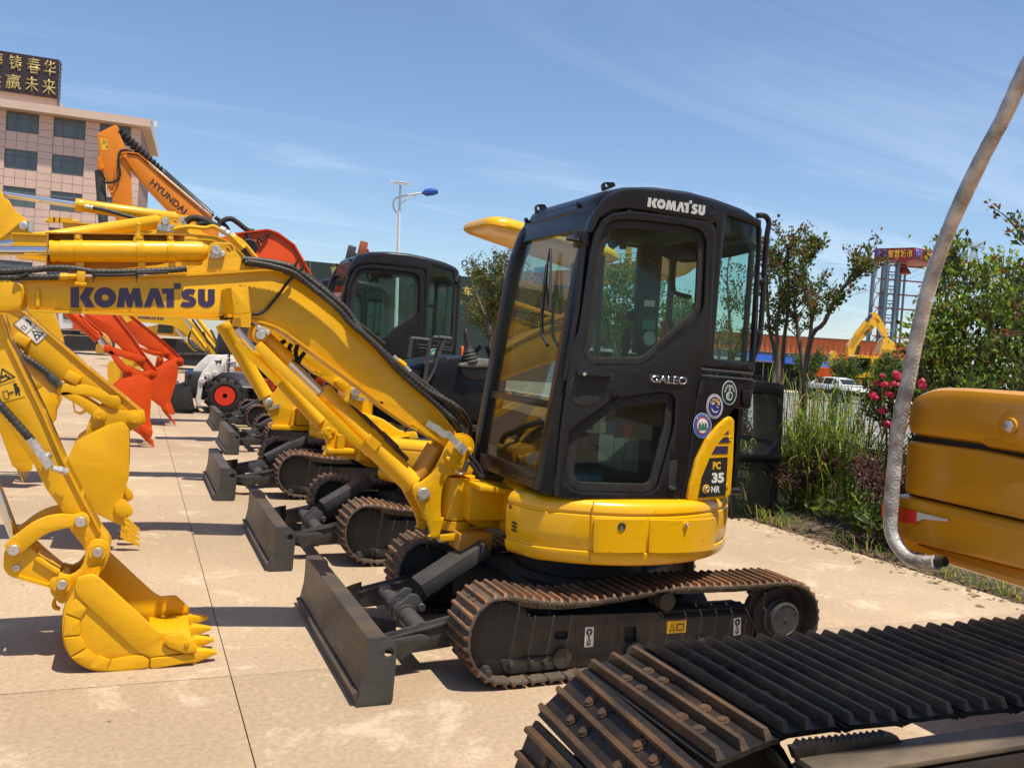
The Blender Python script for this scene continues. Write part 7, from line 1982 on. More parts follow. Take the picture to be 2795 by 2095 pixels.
# purple hedge shrubs and reeds
random.seed(17)
for k in range(9):
 x = 4.55 + (k % 3) * .8 + random.uniform(-.15,.15); y = 1.5 + k * .62 + random.uniform(-.2,.2)
 b1 = Vector((x, y, 0)); ss_ = []
 for j in range(9):
  a = random.uniform(0,6.28); r_ = random.uniform(.1,.5); ss_.append([b1 + Vector((random.gauss(0,.06), random.gauss(0,.06),0)), b1 + Vector((cos(a) * r_ * .6, sin(a) * r_ * .6,.4)), b1 + Vector((cos(a) * r_, sin(a) * r_, random.uniform(.35,.68)))])
 woody('purple_shrub', 'purple-leaved hedge shrub, ' + ['first from the loose cab door', 'second from the loose cab door', 'third from the loose cab door', 'in the row middle, front side', 'in the row middle', 'in the row middle, road side', 'third from the rose bush', 'second from the rose bush', 'nearest the rose bush'][8 - k], 'shrub', b1, ss_, 8,.05,60, LP, (5,4,2), None, 'purple hedge shrubs', 100 + k, .012,.05,.3,.15,.6,(4,6),(.2,.4))
GR = [leafm('reed_green', (.20,.30,.045),.5,.5), leafm('reed_dark', (.10,.17,.025),.5,.5), leafm('reed_straw', (.42,.31,.11),.6,.4)]
def reed_clump(base, n, h, label, seed):
 random.seed(seed)
 vs, fs, ms = [],[],[]
 def blade(p, d, L_, w, droop, mi):
  pts = []; q = p.copy(); dd = d.normalized()
  for i in range(7):
   pts.append(q.copy()); dd = (dd + Vector((0,0,-droop * i / 6)) + Vector((random.gauss(0,.03), random.gauss(0,.03),0))).normalized(); q = q + dd * L_ / 6
  side = d.cross(Vector((0,0,1))); side = side.normalized() if side.length > .05 else Vector((cos(seed + len(vs)), sin(seed + len(vs)),0))
  b = len(vs)
  for i, r in enumerate(pts):
   ww = w * min(1,(1 - i / 6.05) * 1.9) * .5; vs.extend([r + side * ww, r - side * ww])
  for i in range(6): fs.append((b + 2 * i, b + 2 * i + 1, b + 2 * i + 3, b + 2 * i + 2)); ms.append(mi)
 for k in range(n):
  p = base + Vector((random.gauss(0,.10), random.gauss(0,.10),0)); hh = h * random.uniform(.6,1.1); lean = Vector((random.gauss(0,.12), random.gauss(0,.12),1)).normalized()
  st__ = twig(p, lean, hh, .05,7)
  b = len(vs)
  for i, r in enumerate(st__): vs.extend([r + Vector((.0035,-.002,0)), r - Vector((.0035,-.002,0))])
  mi = 2 if random.random() < .3 else 1
  for i in range(len(st__) - 1): fs.append((b + 2 * i, b + 2 * i + 1, b + 2 * i + 3, b + 2 * i + 2)); ms.append(mi)
  for j in range(random.randint(4,7)):
   t = random.uniform(.2,1); i = min(int(t * 7),6); a = random.uniform(0,6.28)
   blade(st__[i], Vector((cos(a) * .6, sin(a) * .6, random.uniform(.5,1.2))), random.uniform(.25,.55), random.uniform(.009,.016), random.uniform(.1,.8), random.choices((0,1,2),(6,4,1 + 2 * (t < .35)))[0])
 for k in range(n):
  a = random.uniform(0,6.28); blade(base + Vector((random.gauss(0,.13), random.gauss(0,.13),0)), Vector((cos(a) * .5, sin(a) * .5,1)), random.uniform(.4,.9),.010, random.uniform(.2,.7), random.choices((0,1,2),(5,4,2))[0])
 me = leaf_mesh(vs, fs, ms, GR, 'reed_clump'); o = bpy.data.objects.new('reed_clump', me); COL.objects.link(o); o.location = base; me.transform(Matrix.Translation(-base))
 tag(o, label, 'reeds', 'reed clumps at the edge of the bed'); return o
RL = ['reed clump at the right foot of the loose cab door', 'green reeds, second clump right of the loose cab door', 'green reeds, third clump right of the loose cab door', 'reed clump at the middle of the bed edge', 'reed clump left of the tallest stems', 'tallest thin reed stems near the broad weed', 'thin reeds just left of the broad weed', 'tall reeds beside the slanting tree trunk', 'reeds behind the middle of the bed edge', 'reeds in the second row left of the tall stems', 'tall reeds behind the tallest stems', 'short grass in front of the loose cab door', 'sparse grass at the left foot of the loose cab door', 'reeds between the broad weed and the wrapped pipe']
random.seed(23)
for k, (x, y, h, n) in enumerate([(2150,1395,1.2,9),(2185,1405,1.45,12),(2215,1412,1.5,12),(2250,1418,1.3,10),(2285,1428,1.35,11),(2330,1440,1.75,7),(2370,1455,1.5,7),(2160,1370,1.6,10),(2240,1385,1.55,10),(2300,1400,1.3,9),(2340,1400,1.6,8),(2105,1395,.9,6),(2030,1400,.8,4),(2390,1440,1.2,6)]):
 p = ground_at(x, y); p.z = .01
 reed_clump(p, int(n * 1.7), h, RL[k],200 + k)
b1 = ground_at(2380,1490); b1.z = 0
woody('broad_weed', 'low broad-leaved green weed at the edge of the concrete', 'weed', b1,[[b1 + Vector((random.gauss(0,.05), random.gauss(0,.08),0)), b1 + Vector((random.gauss(0,.1), random.gauss(0,.2),.14)), b1 + Vector((random.gauss(0,.15), random.gauss(0,.33),.26))] for _ in range(9)],4,.12,50, LG, (3,6,2,0,.5), None, None, 91,.008,.04,.4,.1,.36,(3,4),(.1,.2))
# weeds and short grass hugging the edge of the concrete
random.seed(37); vs, fs, ms = [],[],[]
for k in range(1300):
 y = random.uniform(-2.5,4.5); x = 3.72 + abs(random.gauss(0,.22)); p = Vector((x, y, .005)); a = random.uniform(0,6.28); L_ = random.uniform(.05,.24) * random.choice((.5,1,1.3)); w = random.uniform(.003,.007)
 if sin(y * 5.1) + sin(y * 2.3 + 1) < random.uniform(-1.4,.9): continue
 d = Vector((cos(a) * .6 - .15, sin(a) * .6,1)).normalized(); sd = Vector((-sin(a), cos(a),0)) * w; q = p + d * L_ * .6; e = p + d * L_ + Vector((cos(a), sin(a),-.6)) * L_ * .25; b = len(vs)
 vs += [p + sd, p - sd, q - sd * .8, q + sd * .8, e]; fs += [(b, b + 1, b + 2, b + 3),(b + 3, b + 2, b + 4)]; mi = random.choices((0,1,2),(2,5,4))[0]; ms += [mi, mi]
o = bpy.data.objects.new('edge_grass', leaf_mesh(vs, fs, ms, GR, 'edge_grass')); COL.objects.link(o); stuff(tag(o, 'short grass and dry weeds along the edge of the concrete', 'grass'))
# loose cab door frame standing on the ground behind the machine
dr = thing('loose_cab_door', 'black steel cab door with two rounded windows standing behind the yellow machine', 'cab door', tuple(ground_at(2060,1412)))
XD = dr.location.x + .0
do_ = [kB(1725,355), kB(1960,330), kB(2150,350), kB(2200,370), kB(2180,700), kB(2165,1000), kB(2120,1560), kB(1710,1615), kB(1715,1000)]
w1_ = [kB(1745,590), kB(1770,450), kB(2120,455), kB(2165,480), kB(2175,560), kB(2165,850), kB(2040,985), kB(1850,1000), kB(1760,940)]
w2_ = [kB(1760,1100), kB(1790,1075), kB(2050,1085), kB(2115,1150), kB(2070,1500), kB(2040,1540), kB(1800,1545), kB(1740,1490)]
YD = dr.location.y
def DZ(l): return [(p.x, max(p.z, .005)) for p in (at(a, b, 1, YD) for a, b in l)]
bm = slabY([round_poly(DZ(do_),.02,2), round_poly(DZ(w1_),.03,3), round_poly(DZ(w2_),.03,3)], YD - .035, YD + .035,.012); obj('door_frame', bm, BLK, dr)
obj('window_glass', slabY([round_poly(DZ(w1_),.03,3)], YD - .004, YD + .004,0), GLS, dr); obj('window_glass', slabY([round_poly(DZ(w2_),.03,3)], YD - .004, YD + .004,0), GLSD, dr)
bm = slabY([DZ([kB(1720,990), kB(2165,1000), kB(2165,1045), kB(1720,1030)])], YD - .05, YD - .036,.004); obj('door_rail', bm, BLK, dr)
o = DZ([kB(1780,810), kB(2150,880), kB(2120,915), kB(1775,860)]); obj('inner_bar', slabY([o], YD + .04, YD + .07,.004), BLK, dr)
p = at(*kB(2190,400),1, YD); obj('side_post', slabY([DZ([kB(2165,370), kB(2215,385), kB(2200,900), kB(2130,1560), kB(2090,1560), kB(2165,900)])], YD + .04, YD + .45,.01), BLK, dr)
q = [at(*kB(a, b),1, YD - .06) for a, b in ((1805,600),(1830,690),(1855,725),(1870,690),(1850,610))]; obj('door_handle', tube(smooth_path(q, 3),.012,6), STL, dr)
# =================================================================== near big machine at the right edge
bigx = thing('crawler_excavator', 'large yellow excavator cut off at the right edge, dark tracks, plastic-wrapped hand rail', 'excavator', (1.5,-3.0,0))
BB = Vector((1.5,-3.0,0))
ZT = .795
yfar, ynear = -2.50,-3.09
yc = (yfar + ynear) / 2; wsh = ynear - yfar; wsh = abs(wsh)
RI = .395; xi = -1.09
loop = [(xi, ZT),(-.7, ZT - .004),(-.2, ZT - .012),(.4, ZT - .012),(1.0, ZT - .004),(2.0, ZT),(3.0, ZT),(3.5, ZT)]
loop += [(3.5 + RI * sin(a),.405 + RI * cos(a)) for a in [radians(d) for d in (30,60,90,120,150)]] + [(3.5,.010),(2.5,.01),(1.5,.01),(.5,.01),(-.5,.01),(xi, .010)]
loop += [(xi - RI * sin(radians(d)),.405 - RI * cos(radians(d))) for d in (30,60,90,120,150)]
sh = shoe_mesh(wsh, .192,((-.36,.024,.012),(-.02,.024,.012),(.33,.024,.012)), True, 'track_shoe', .012, bolts=(-.035,.032))
belt = obj('track_chain', box((1.2, yc, .42),(4.2,.10,.18), bev=.02), DRK, bigx)
lay_shoes(loop, wsh, yc, .192, sh, [SHOE2, GROU2], belt, 'track_shoe', .006, BB, .022)
bm = bm_new(); add_lathe(bm, (xi, yc - .1,.405),(xi, yc + .1,.405),[(0,.1),(0,.27),(.03,.30),(.06,.30),(.07,.33),(.13,.33),(.14,.30),(.2,.28),(.2,.1)],36); obj('idler_wheel', bm, SHOE2, bigx)
DST = mat('dusty_side_frame', (.055,.042,.03),.75, col2=(.17,.12,.075), scale=5, fac=(.42,.7), bump=.3, bscale=20, streak=(.4,1,1))
obj('side_frame', box((1.0,-3.20,.772),(4.2,.10,.014), bev=.003), DST, bigx)
obj('frame_wall', box((1.0,-3.215,.45),(4.1,.07,.62), bev=.01), SHOE2, bigx)
obj('frame_core', box((1.45, ynear + .25,.36),(4.3,.3,.30), bev=.02), SHOE2, bigx)
obj('boom', slabY([round_poly([(3.6,1.9),(2.9,2.6),(-.2,3.55),(-.75,3.5),(-.7,3.15),(2.6,2.1),(3.2,1.6)],.1,3)],-3.82,-3.20,.03), YELH, bigx)  # unseen boom, added high out of view to throw shade on the track shoes
# serrated step
t0 = at(*r3(1215,682),1,-3.15); t1 = at(*r3(1600,640),1,-3.15)
bm = bm_new(); d_ = (t1 - t0); n_ = 14; o = []
for i in range(n_):
 a = t0 + d_ * (i / n_); b = t0 + d_ * ((i + .5) / n_); o += [(a.x, a.z),(b.x, b.z + .012)]
o += [(t1.x, t1.z + .01),(t1.x + .03, t1.z),(t1.x + .06, t1.z - .03),(t0.x, t0.z - .03),(t0.x - .015, t0.z)]
join(bm, slabY([o],-3.165,-3.145,.001)); obj('serrated_step', bm, SHOE2, bigx)
# house: three moulded sections stacked, grooves between, seen on its short side
XB = 1.20
HP2 = mat('deep_yellow_paint', (.62,.275,.008),.30, col2=(.54,.235,.008), scale=2.5, fac=(.4,.75), bump=.03, coat=.4)
def bs_(l): return YZ([r2(*p) for p in l], XB)
def sec(l, dx, r, m, name, bev=.03, x1=1.0):
 return obj(name, slabX([round_poly(bs_(l), r, 5)], XB + dx, XB + dx + x1, bev), m, bigx)
sec([(1112,300),(1150,185),(1290,132),(1500,136),(1900,166),(2400,210),(2400,660),(1883,572),(1610,528),(1590,505),(1112,440)],0,.06, HP2, 'engine_hood', .05)
sec([(1108,474),(1600,540),(1883,598),(2400,695),(2400,1110),(1883,1000),(1092,818)],.012,.03, HP2, 'side_panel', .02)
sec([(1100,440),(1590,500),(1600,530),(2400,650),(2400,720),(1600,550),(1100,490)],.06,.0, DRK, 'panel_gap', 0)
sec([(1085,815),(2400,1095),(2400,1130),(1083,838)],.06,0, DRK, 'panel_gap', 0)
sec([(975,822),(1083,830),(1883,1015),(2400,1130),(2400,1440),(1883,1318),(1060,1112),(968,1020)],-.012,.03, HP2, 'counterweight', .03)
sec([(1000,1075),(1060,1118),(1883,1325),(2400,1450),(2400,1640),(1883,1478),(1330,1300),(1110,1210)],.07,.04, HP2, 'lower_skirt', .05)
def bq(l, m, name, par, lift=.014, dx=-.012): return decal([at(*r2(*p),0, XB + dx) for p in l], m, par, name, lift)
CWT = [o for o in bigx.children if o.name.startswith('counterweight')][0]
REFR = mat('red_reflector', (.72,.04,.02),.3); REFW = mat('white_reflector', (.62,.60,.55),.35)
bq([(976,880),(1075,905),(1205,938),(1200,1018),(1068,998),(972,970)], REFR, 'reflector_tape', CWT); bq([(1205,938),(1410,988),(1400,1000),(1240,985),(1200,1003)], REFW, 'reflector_tape', CWT)
p = at(*r2(1808,388),0, XB); bm = bm_new(); add_lathe(bm, p + Vector((.05,0,0)), p + Vector((-.06,0,0)),[(0,.10),(.052,.075),(.056,.05),(.06,.04),(.075,.038),(.078,.02)],22); obj('bolt_boss', bm, HP2, bigx)
bm = bm_new(); add_lathe(bm, p + Vector((.0,0,0)), p + Vector((-.06,0,0)),[(0,.028),(.03,.028),(.036,.018)],6); obj('bolt', bm, PIN, bigx)
WRAP = bpy.data.materials.new('bubble_wrap'); n, l = nodes(WRAP); bs = n['Principled BSDF']
tc = n.new('ShaderNodeTexCoord'); vo = n.new('ShaderNodeTexVoronoi'); vo.inputs['Scale'].default_value = 85; l.new(tc.outputs['Object'], vo.inputs['Vector'])
nz = n.new('ShaderNodeTexNoise'); nz.inputs['Scale'].default_value = 9; nz.inputs['Detail'].default_value = 5; l.new(tc.outputs['Object'], nz.inputs['Vector'])
rp_ = n.new('ShaderNodeValToRGB'); rp_.color_ramp.elements[0].position = .38; rp_.color_ramp.elements[0].color = (.22,.21,.20,1); rp_.color_ramp.elements[1].position = .66; rp_.color_ramp.elements[1].color = (.62,.59,.55,1)
l.new(nz.outputs['Fac'], rp_.inputs[0]); l.new(rp_.outputs[0], bs.inputs['Base Color']); bs.inputs['Roughness'].default_value = .25; bs.inputs['Coat Weight'].default_value = .6
bp_ = n.new('ShaderNodeBump'); bp_.inputs['Strength'].default_value = .7; bp_.inputs['Distance'].default_value = .004; l.new(vo.outputs['Distance'], bp_.inputs['Height']); l.new(bp_.outputs[0], bs.inputs['Normal'])
XP = XB - .10
pp = [(2840,110),(2789,214),(2739,322),(2687,419),(2634,528),(2589,629),(2548,741),(2518,852),(2494,960),(2477,1050),(2462,1110),(2448,1190),(2439,1296),(2431,1400),(2436,1456),(2458,1500),(2492,1528),(2540,1535),(2562,1532)]
PPs = resample(smooth_path([at(a, b, 0, XP) for a, b in pp],8),.018)
random.seed(4)
rad = [.0355 + .0012 * sin(i * .21) + random.uniform(-.0006,.0006) + .0007 * sin(i * 1.3) for i in range(len(PPs))]
bm = bm_new(); add_tube(bm, PPs, rad, 16); rail_ = obj('wrapped_hand_rail', finish(bm, 'w', 70), WRAP, bigx)
e = PPs[-1]; obj('rail_end', cyl(e, e + (PPs[-1] - PPs[-3]).normalized() * .05,.024,12), RUB, rail_)
bm = bm_new()
tt = [at(*r2(*q),0, XP - .01) for q in ((975,1050),(1005,1060),(1030,1150),(985,1100))]
vs = [bm.verts.new(p) for p in tt]; bm.faces.new(vs); obj('loose_film', finish(bm, 'f', 0), WRAP, rail_)
# body behind, out of the frame, that carries these panels
obj('upper_body', box((2.6,-3.6,1.35),(1.9,2.6,.6), bev=.06), HP2, bigx)
obj('turntable', box((2.4,-3.3,.92),(1.2,1.0,.3), bev=.04), DRK, bigx)
# =================================================================== left: pink office block with roof sign
pL = P3(0,283,84.0); pR = P3(412,339,88.4)
wd = Vector((pR.x - pL.x, pR.y - pL.y, 0)).normalized(); wn_ = Vector((wd.y, -wd.x, 0))
if wn_.dot(CAM - pL) < 0: wn_ = -wn_
bo_ = Vector((pL.x, pL.y, 0))
blk = thing('office_block', 'pink tiled office block with a dark lettered sign on its roof', 'building', tuple(bo_))
def bw(x, y):                              # pixel -> (along, up) on the front wall
 d = ray(x, y); t = (pL - CAM).dot(wn_) / d.dot(wn_); p = CAM + d * t; return (p - bo_).dot(wd), p.z
def B3(u, z, out=0.0): return bo_ + wd * u + Vector((0,0, z)) + wn_ * out
RB = Matrix((wd, -wn_, Vector((0,0,1)))).transposed()
def bbox(name, u0, u1, z0, z1, o0, o1, m, parent, bev=0.0):
 bm = bm_new(); add_box(bm, B3((u0 + u1) / 2,(z0 + z1) / 2,(o0 + o1) / 2),(u1 - u0, abs(o1 - o0), z1 - z0), RB)
 if bev: bevel(bm, bev)
 return obj(name, bm, m, parent)
PNK = mat('pink_tile', (.66,.47,.385),.55, col2=(.60,.425,.345), scale=.4, bump=.03)
PNK2 = mat('pink_render', (.64,.48,.385),.7, col2=(.58,.43,.34), scale=.5)
GRT = mat('tile_joint', (.34,.22,.17),.9)
WFR = mat('grey_window_frame', (.13,.14,.14),.5)
WGL = mat('office_glass', (.10,.12,.125),.12, col2=(.14,.165,.17), scale=.5)
zc = bw(0,283 + 5)[1]; uR = bw(100 + 280,400)[0]
z_corn = bw(100,300)[1]
uedge = bw(*c1(1052,1000))[0]; uc = bw(*c1(1140,690))[0]
zr0 = bw(*c1(0,540))[1]; zr1 = bw(*c1(0,508))[1]
bbox('wall_core', -30, uedge, 0, zr0,-14,-.14, GRT, blk)
bbox('cornice', -30, uc, zr0 - .1, zr1 + .25,-14.5,1.3, PNK2, blk)
bm = bm_new()  # sloping soffit under the cornice end
# windows: columns and rows measured on the wall
u1, z1 = bw(*c1(50,560)); u2, _ = bw(*c1(297,600)); u3, _ = bw(*c1(408,620)); z2 = bw(*c1(50,705))[1]; zb = bw(*c1(35,842))[1]
pitch_u = u3 - u1; fl = z1 - zb; wh = z1 - z2; ww_ = u2 - u1
win_cols = [u1 + pitch_u * k for k in (-4,-3,-2,-1,0,1,2)]
for k, u in enumerate(win_cols):
 for r in range(0,5):
  zt_ = z1 - fl * r; zb_ = zt_ - wh
  if zb_ < .5: continue
  fr_ = bbox('window', u, u + ww_, zb_, zt_, -.13,-.10, WGL, blk)
  fw = .09
  for (a, b, c_, d_) in ((u, u + ww_, zt_ - fw, zt_),(u, u + ww_, zb_, zb_ + fw),(u, u + fw, zb_ + fw, zt_ - fw),(u + ww_ - fw, u + ww_, zb_ + fw, zt_ - fw),(u + ww_ * .27, u + ww_ * .27 + .07, zb_ + fw, zt_ - fw),(u + ww_ * .72, u + ww_ * .72 + .07, zb_ + fw, zt_ - fw),(u + fw, u + ww_ - fw, zt_ - wh * .32, zt_ - wh * .32 + .07)):
   bbox('window_bar', a, b, c_, d_, -.10,-.04, WFR, fr_)
# facing tiles: piers and spandrels
tile_n = 0
def tiles(u0, u1_, z0, z1_, nu, nz, out):
 for i in range(nu):
  for j in range(nz):
   du = (u1_ - u0) / nu; dz = (z1_ - z0) / nz; g = .016
   bbox('tile', u0 + du * i + g, u0 + du * (i + 1) - g, z0 + dz * j + g, z0 + dz * (j + 1) - g, -.12, out + random.uniform(-.006,.006), PNK, blk)
random.seed(2)
for k, u in enumerate(win_cols):
 if u + ww_ < -4: continue
 uu1 = (win_cols[k + 1] if k + 1 < len(win_cols) else uedge)
 tiles(u + ww_, min(uu1, uedge), max(z1 - fl * 4.3,.3), zr0 - .12,1 if uu1 - u - ww_ < 2 else 3,22,.05)
 tiles(u, u + ww_, z1 + .02, zr0 - .12,3,1,.0)
 for r in range(0,4):
  tiles(u, u + ww_, z1 - fl * (r + 1) + .02, z1 - fl * r - wh - .02,3,2,.0)
# upper storey stub carrying the sign
ud = bw(*c1(427,490))[0]; zs0 = bw(*c1(0,400))[1]; zs1 = bw(*c1(0,105))[1]; zst = bw(*c1(427,460))[1]
bbox('roof_house', -30, ud, zr1 + .25, zs0 + .1,-9,-.6, PNK2, blk)
sgn = thing('roof_sign', 'dark rooftop sign with two rows of gold brush characters on the pink block', 'sign', tuple(B3(ud - 3, zs0 + .1,-.4)))
ue = bw(*c1(443,190))[0]
bm = bm_new(); add_box(bm, B3((ue - 18) / 2,(zs0 + zs1) / 2,-.3),(ue + 18,.5, zs1 - zs0), RB); SGN = obj('sign_panel', bm, mat('dark_brown_panel', (.035,.018,.022),.5), sgn)
bm = bm_new()
for i in range(9): add_box(bm, B3(ue + .12, zs0 + (zs1 - zs0) * (i / 9 + .03),-.5),(.18,.5,.12), RB)
add_box(bm, B3(ue + .10,(zs0 + zs1) / 2 - .5,-.6),(.08,.5, zs1 - zs0 + 1), RB); obj('sign_edge_frame', bm, WFR, sgn)
GOLD = mat('gold_letter', (.46,.36,.13),.45)
def bchar(ch, q, par=None, m=None):
 P_ = [B3(*bw(*c1(*p)),-.02) for p in q]
 decal_text(ch, P_, m or GOLD, sgn, 'sign_character', .03,.004,.02)
for ch, x0, x1, yt, yb in (('春', 205,305,160,282),('华', 330,420,180,298),('铸', 68,165,142,255),('声', -60,22,118,232)):
 bchar(ch, [(x0, yb - 6),(x1, yb + 8),(x1, yt + 8),(x0, yt - 6)])
for ch, x0, x1, yt, yb in (('赢', 40,158,285,395),('未', 190,290,300,415),('来', 318,420,320,438),('共', -70,8,270,380)):
 bchar(ch, [(x0, yb - 6),(x1, yb + 8),(x1, yt + 8),(x0, yt - 6)])
p = B3(uc + .4, zr1,.5); obj('roof_lamp', box(tuple(p),(.3,.3,.6)), WHT, blk)
o = B3(bw(*c1(1000,625))[0], zr1 + .35,-1); obj('roof_tiles', box(tuple(o),(3.5,1,.25), RB), mat('brown_roof_tile', (.20,.09,.06),.7), blk)
# =================================================================== green hoarding behind the row
hL = P3(800,708,49.0); hR = P3(1480,778,54.5)
hd = Vector((hR.x - hL.x, hR.y - hL.y, 0)); Lh = hd.length; hd.normalize(); hn = Vector((hd.y, -hd.x, 0)); hn = hn if hn.dot(CAM - hL) > 0 else -hn
hb0 = Vector((hL.x, hL.y, 0)); RH = Matrix((hd, -hn, Vector((0,0,1)))).transposed()
hoard = thing('green_hoarding', 'long dark green site hoarding with gold characters behind the black cabs', 'wall', tuple(hb0))
bm = bm_new(); nP = 16; Hh = hL.z
DG = mat('dark_green_sheet', (.018,.034,.026),.5, bump=.03)
for i in range(nP):
 bm = bm_new(); w_ = (Lh + 6) / nP; add_box(bm, hb0 + hd * (-3 + w_ * (i + .5)) + Vector((0,0, Hh / 2)),(w_ - .02,.08, Hh), RH); obj('panel', bm, DG, hoard)
def hchar(ch, q):
 P_ = []
 for p in q:
  d = ray(*p); t = (hL - CAM).dot(hn) / d.dot(hn); P_.append(CAM + d * t)
 decal_text(ch, P_, mat('gold_character', (.50,.37,.07),.5), hoard, 'character', .06,.03)
hchar('吉', [(902,750),(930,753),(930,729),(902,726)]); hchar('车', [(1263,808),(1288,810),(1288,782),(1263,780)])
small = obj('grey_block', box(tuple(P3(1384,760,70) - Vector((0,0,4))),(1.5,1.5,10)), mat('pale_grey_wall', (.33,.33,.34),.8)); tag(small, 'small grey flat-roofed block peeping over the reddish tree tips', 'building')
# =================================================================== solar street lamp
lb = P3(1080,960,46); lb.z = 0
lamp = thing('solar_street_lamp', 'white solar street lamp with blue lamp head rising behind the black cab', 'street lamp', tuple(lb))
f5 = Fr(1000,450,5.5257)
def L5(x, y): 
 q = f5(x, y); return P3(q[0], q[1],(lb - CAM).dot(FWD))
top_ = L5(512,320)
bm = bm_new(); add_lathe(bm, lb, L5(512,310),[(0,.12),(2,.11),((L5(512,310) - lb).length, .06)],14); obj('pole', bm, WHT, lamp)
obj('bow', tube(smooth_path([L5(485,740), L5(425,680), L5(405,590), L5(430,520), L5(490,485), L5(610,460), L5(835,425)],5),.05,8), WHT, lamp)
obj('strut', tube([L5(515,590), L5(590,535), L5(750,460)],.03,6), WHT, lamp)
a, b = L5(835,425), L5(1065,395); d_ = (b - a).normalized()
bm = bm_new(); add_lathe(bm, a, b, [(0,.05),(.1,.10),(.2,.19),(.6,.20),(.85,.14),((b - a).length, .03)],12); obj('lamp_head', bm, mat('blue_lamp_paint', (.03,.12,.45),.35), lamp)
bm = bm_new(); q = [L5(355,222), L5(600,248), L5(682,328), L5(435,300)]
for i, p in enumerate(q): q[i] = p + FWD * (.35 if i in (0,1) else -.35)
vs = [bm.verts.new(p) for p in q]; bm.faces.new(vs); bmesh.ops.solidify(bm, geom=bm.faces[:], thickness=.05); obj('solar_panel', bm, mat('solar_cells', (.06,.055,.06),.3), lamp)
bm = bm_new(); add_tube(bm, q + [q[0]],.03,6); obj('panel_frame', bm, WHT, lamp)
# =================================================================== gantry crane seen through the cab glass
gd_ = 62.0
gc = P3(1660,800, gd_); gan = thing('gantry_crane', 'orange gantry crane with black lettering, seen through the cab windows', 'crane', (gc.x, gc.y, 0))
def G(x, y, dd=0): return P3(x, y, gd_ + dd)
def gpoly(l, th, m, name, par=gan):
 P_ = [G(*q) for q in l]; bm = bm_new(); a = [bm.verts.new(p) for p in P_]; b = [bm.verts.new(p + FWD * th) for p in P_]; bm.faces.new(a); bm.faces.new(b[::-1])
 for i in range(len(a)): bm.faces.new((a[i], a[(i + 1) % len(a)], b[(i + 1) % len(a)], b[i]))
 return obj(name, bm, m, par)
GOR = mat('gantry_orange', (.42,.16,.035),.5, col2=(.34,.13,.03), scale=1); GYE = mat('gantry_yellow', (.62,.27,.02),.45)
gpoly([(1430,745),(1560,735),(1700,716),(1830,700),(1900,692),(1900,730),(1880,745),(1810,763),(1640,775),(1430,792)],1.2, GOR, 'main_beam')
GB = [o for o in gan.children][-1]
decal_text('起重', [G(1655,760,-.02), G(1685,757,-.02), G(1685,736,-.02), G(1655,739,-.02)], BST, GB, 'lettering', .03,.02)
decal_text('Olu', [G(1468,775,-.02), G(1492,773,-.02), G(1492,758,-.02), G(1468,760,-.02)], BST, GB, 'lettering', .03,.02)
decal([G(1458,730,-.03), G(1496,728,-.03), G(1494,742,-.03), G(1458,745,-.03)], mat('sky_blue_plate', (.05,.30,.55),.5), GB, 'blue_plate', .03)
gpoly([(1710,645),(1724,645),(1724,730),(1716,740),(1710,730)],.5, GYE, 'trolley_post'); gpoly([(1724,645),(1765,648),(1765,660),(1724,660)],.5, GYE, 'trolley_beam')
bm = bm_new()
for x in range(1650,1890,22): add_tube(bm, [G(x, 725 - (x - 1650) * .09), G(x, 697 - (x - 1650) * .09)],.04,5)
for dy in (697,711): add_tube(bm, [G(1640, dy + 1), G(1890, dy - 21.6)],.035,5)
obj('walkway_rail', bm, GOR, gan)
for x in (1436,1925):
 p = G(x, 800); bm = bm_new(); add_tube(bm, [Vector((p.x, p.y, 0)), Vector((p.x, p.y, p.z + 1.5))],.5,4); obj('leg', bm, GYE, gan)
# =================================================================== orange shed across the road
sd = 82.0
sa = P3(1430,868,98.0); sb = P3(2660,962,94.0)
sdir = Vector((sb.x - sa.x, sb.y - sa.y, 0)); Ls = sdir.length; sdir.normalize(); sn = Vector((sdir.y, -sdir.x, 0)); sn = sn if sn.dot(CAM - sa) > 0 else -sn
RS = Matrix((sdir, -sn, Vector((0,0,1)))).transposed(); s0 = Vector((sa.x, sa.y, 0)); Hs = (sa.z + sb.z) / 2 + .1
shed = thing('orange_shed', 'long low shed with orange corrugated fascia across the road', 'building', tuple(s0))
def sbox(name, u0, u1, z0, z1, o0, o1, m, par=shed):
 bm = bm_new(); add_box(bm, s0 + sdir * (u0 + u1) / 2 + Vector((0,0,(z0 + z1) / 2)) + sn * (o0 + o1) / 2,(u1 - u0, abs(o1 - o0), z1 - z0), RS); return obj(name, bm, m, par)
OFA = mat('orange_corrugated', (.55,.12,.025),.5, col2=(.49,.105,.022), scale=.5)
bm = bm_new(); rows = []
for i in range(int(Ls / .28)):
 u = i * .28; o_ = .05 if i % 2 else -.05
 rows.append([s0 + sdir * u + sn * o_ + Vector((0,0, Hs - 1.75)), s0 + sdir * u + sn * o_ + Vector((0,0, Hs))])
add_sheet(bm, rows); obj('orange_fascia', finish(bm, 'o', 0), OFA, shed)
sbox('roof_edge', 0, Ls, Hs, Hs + .12,-10,.2, mat('dark_roof_edge', (.10,.05,.04),.6))
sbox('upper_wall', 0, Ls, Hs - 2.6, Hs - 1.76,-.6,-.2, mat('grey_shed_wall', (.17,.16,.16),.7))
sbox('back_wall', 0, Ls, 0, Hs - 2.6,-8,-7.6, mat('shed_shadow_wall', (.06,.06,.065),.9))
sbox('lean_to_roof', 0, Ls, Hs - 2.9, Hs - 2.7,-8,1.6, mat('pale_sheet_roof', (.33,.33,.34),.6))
u_b = lambda x: (P3(x, 950,95) - s0).dot(sdir)
bm = bm_new(); ua, ub = u_b(2020), u_b(2330)
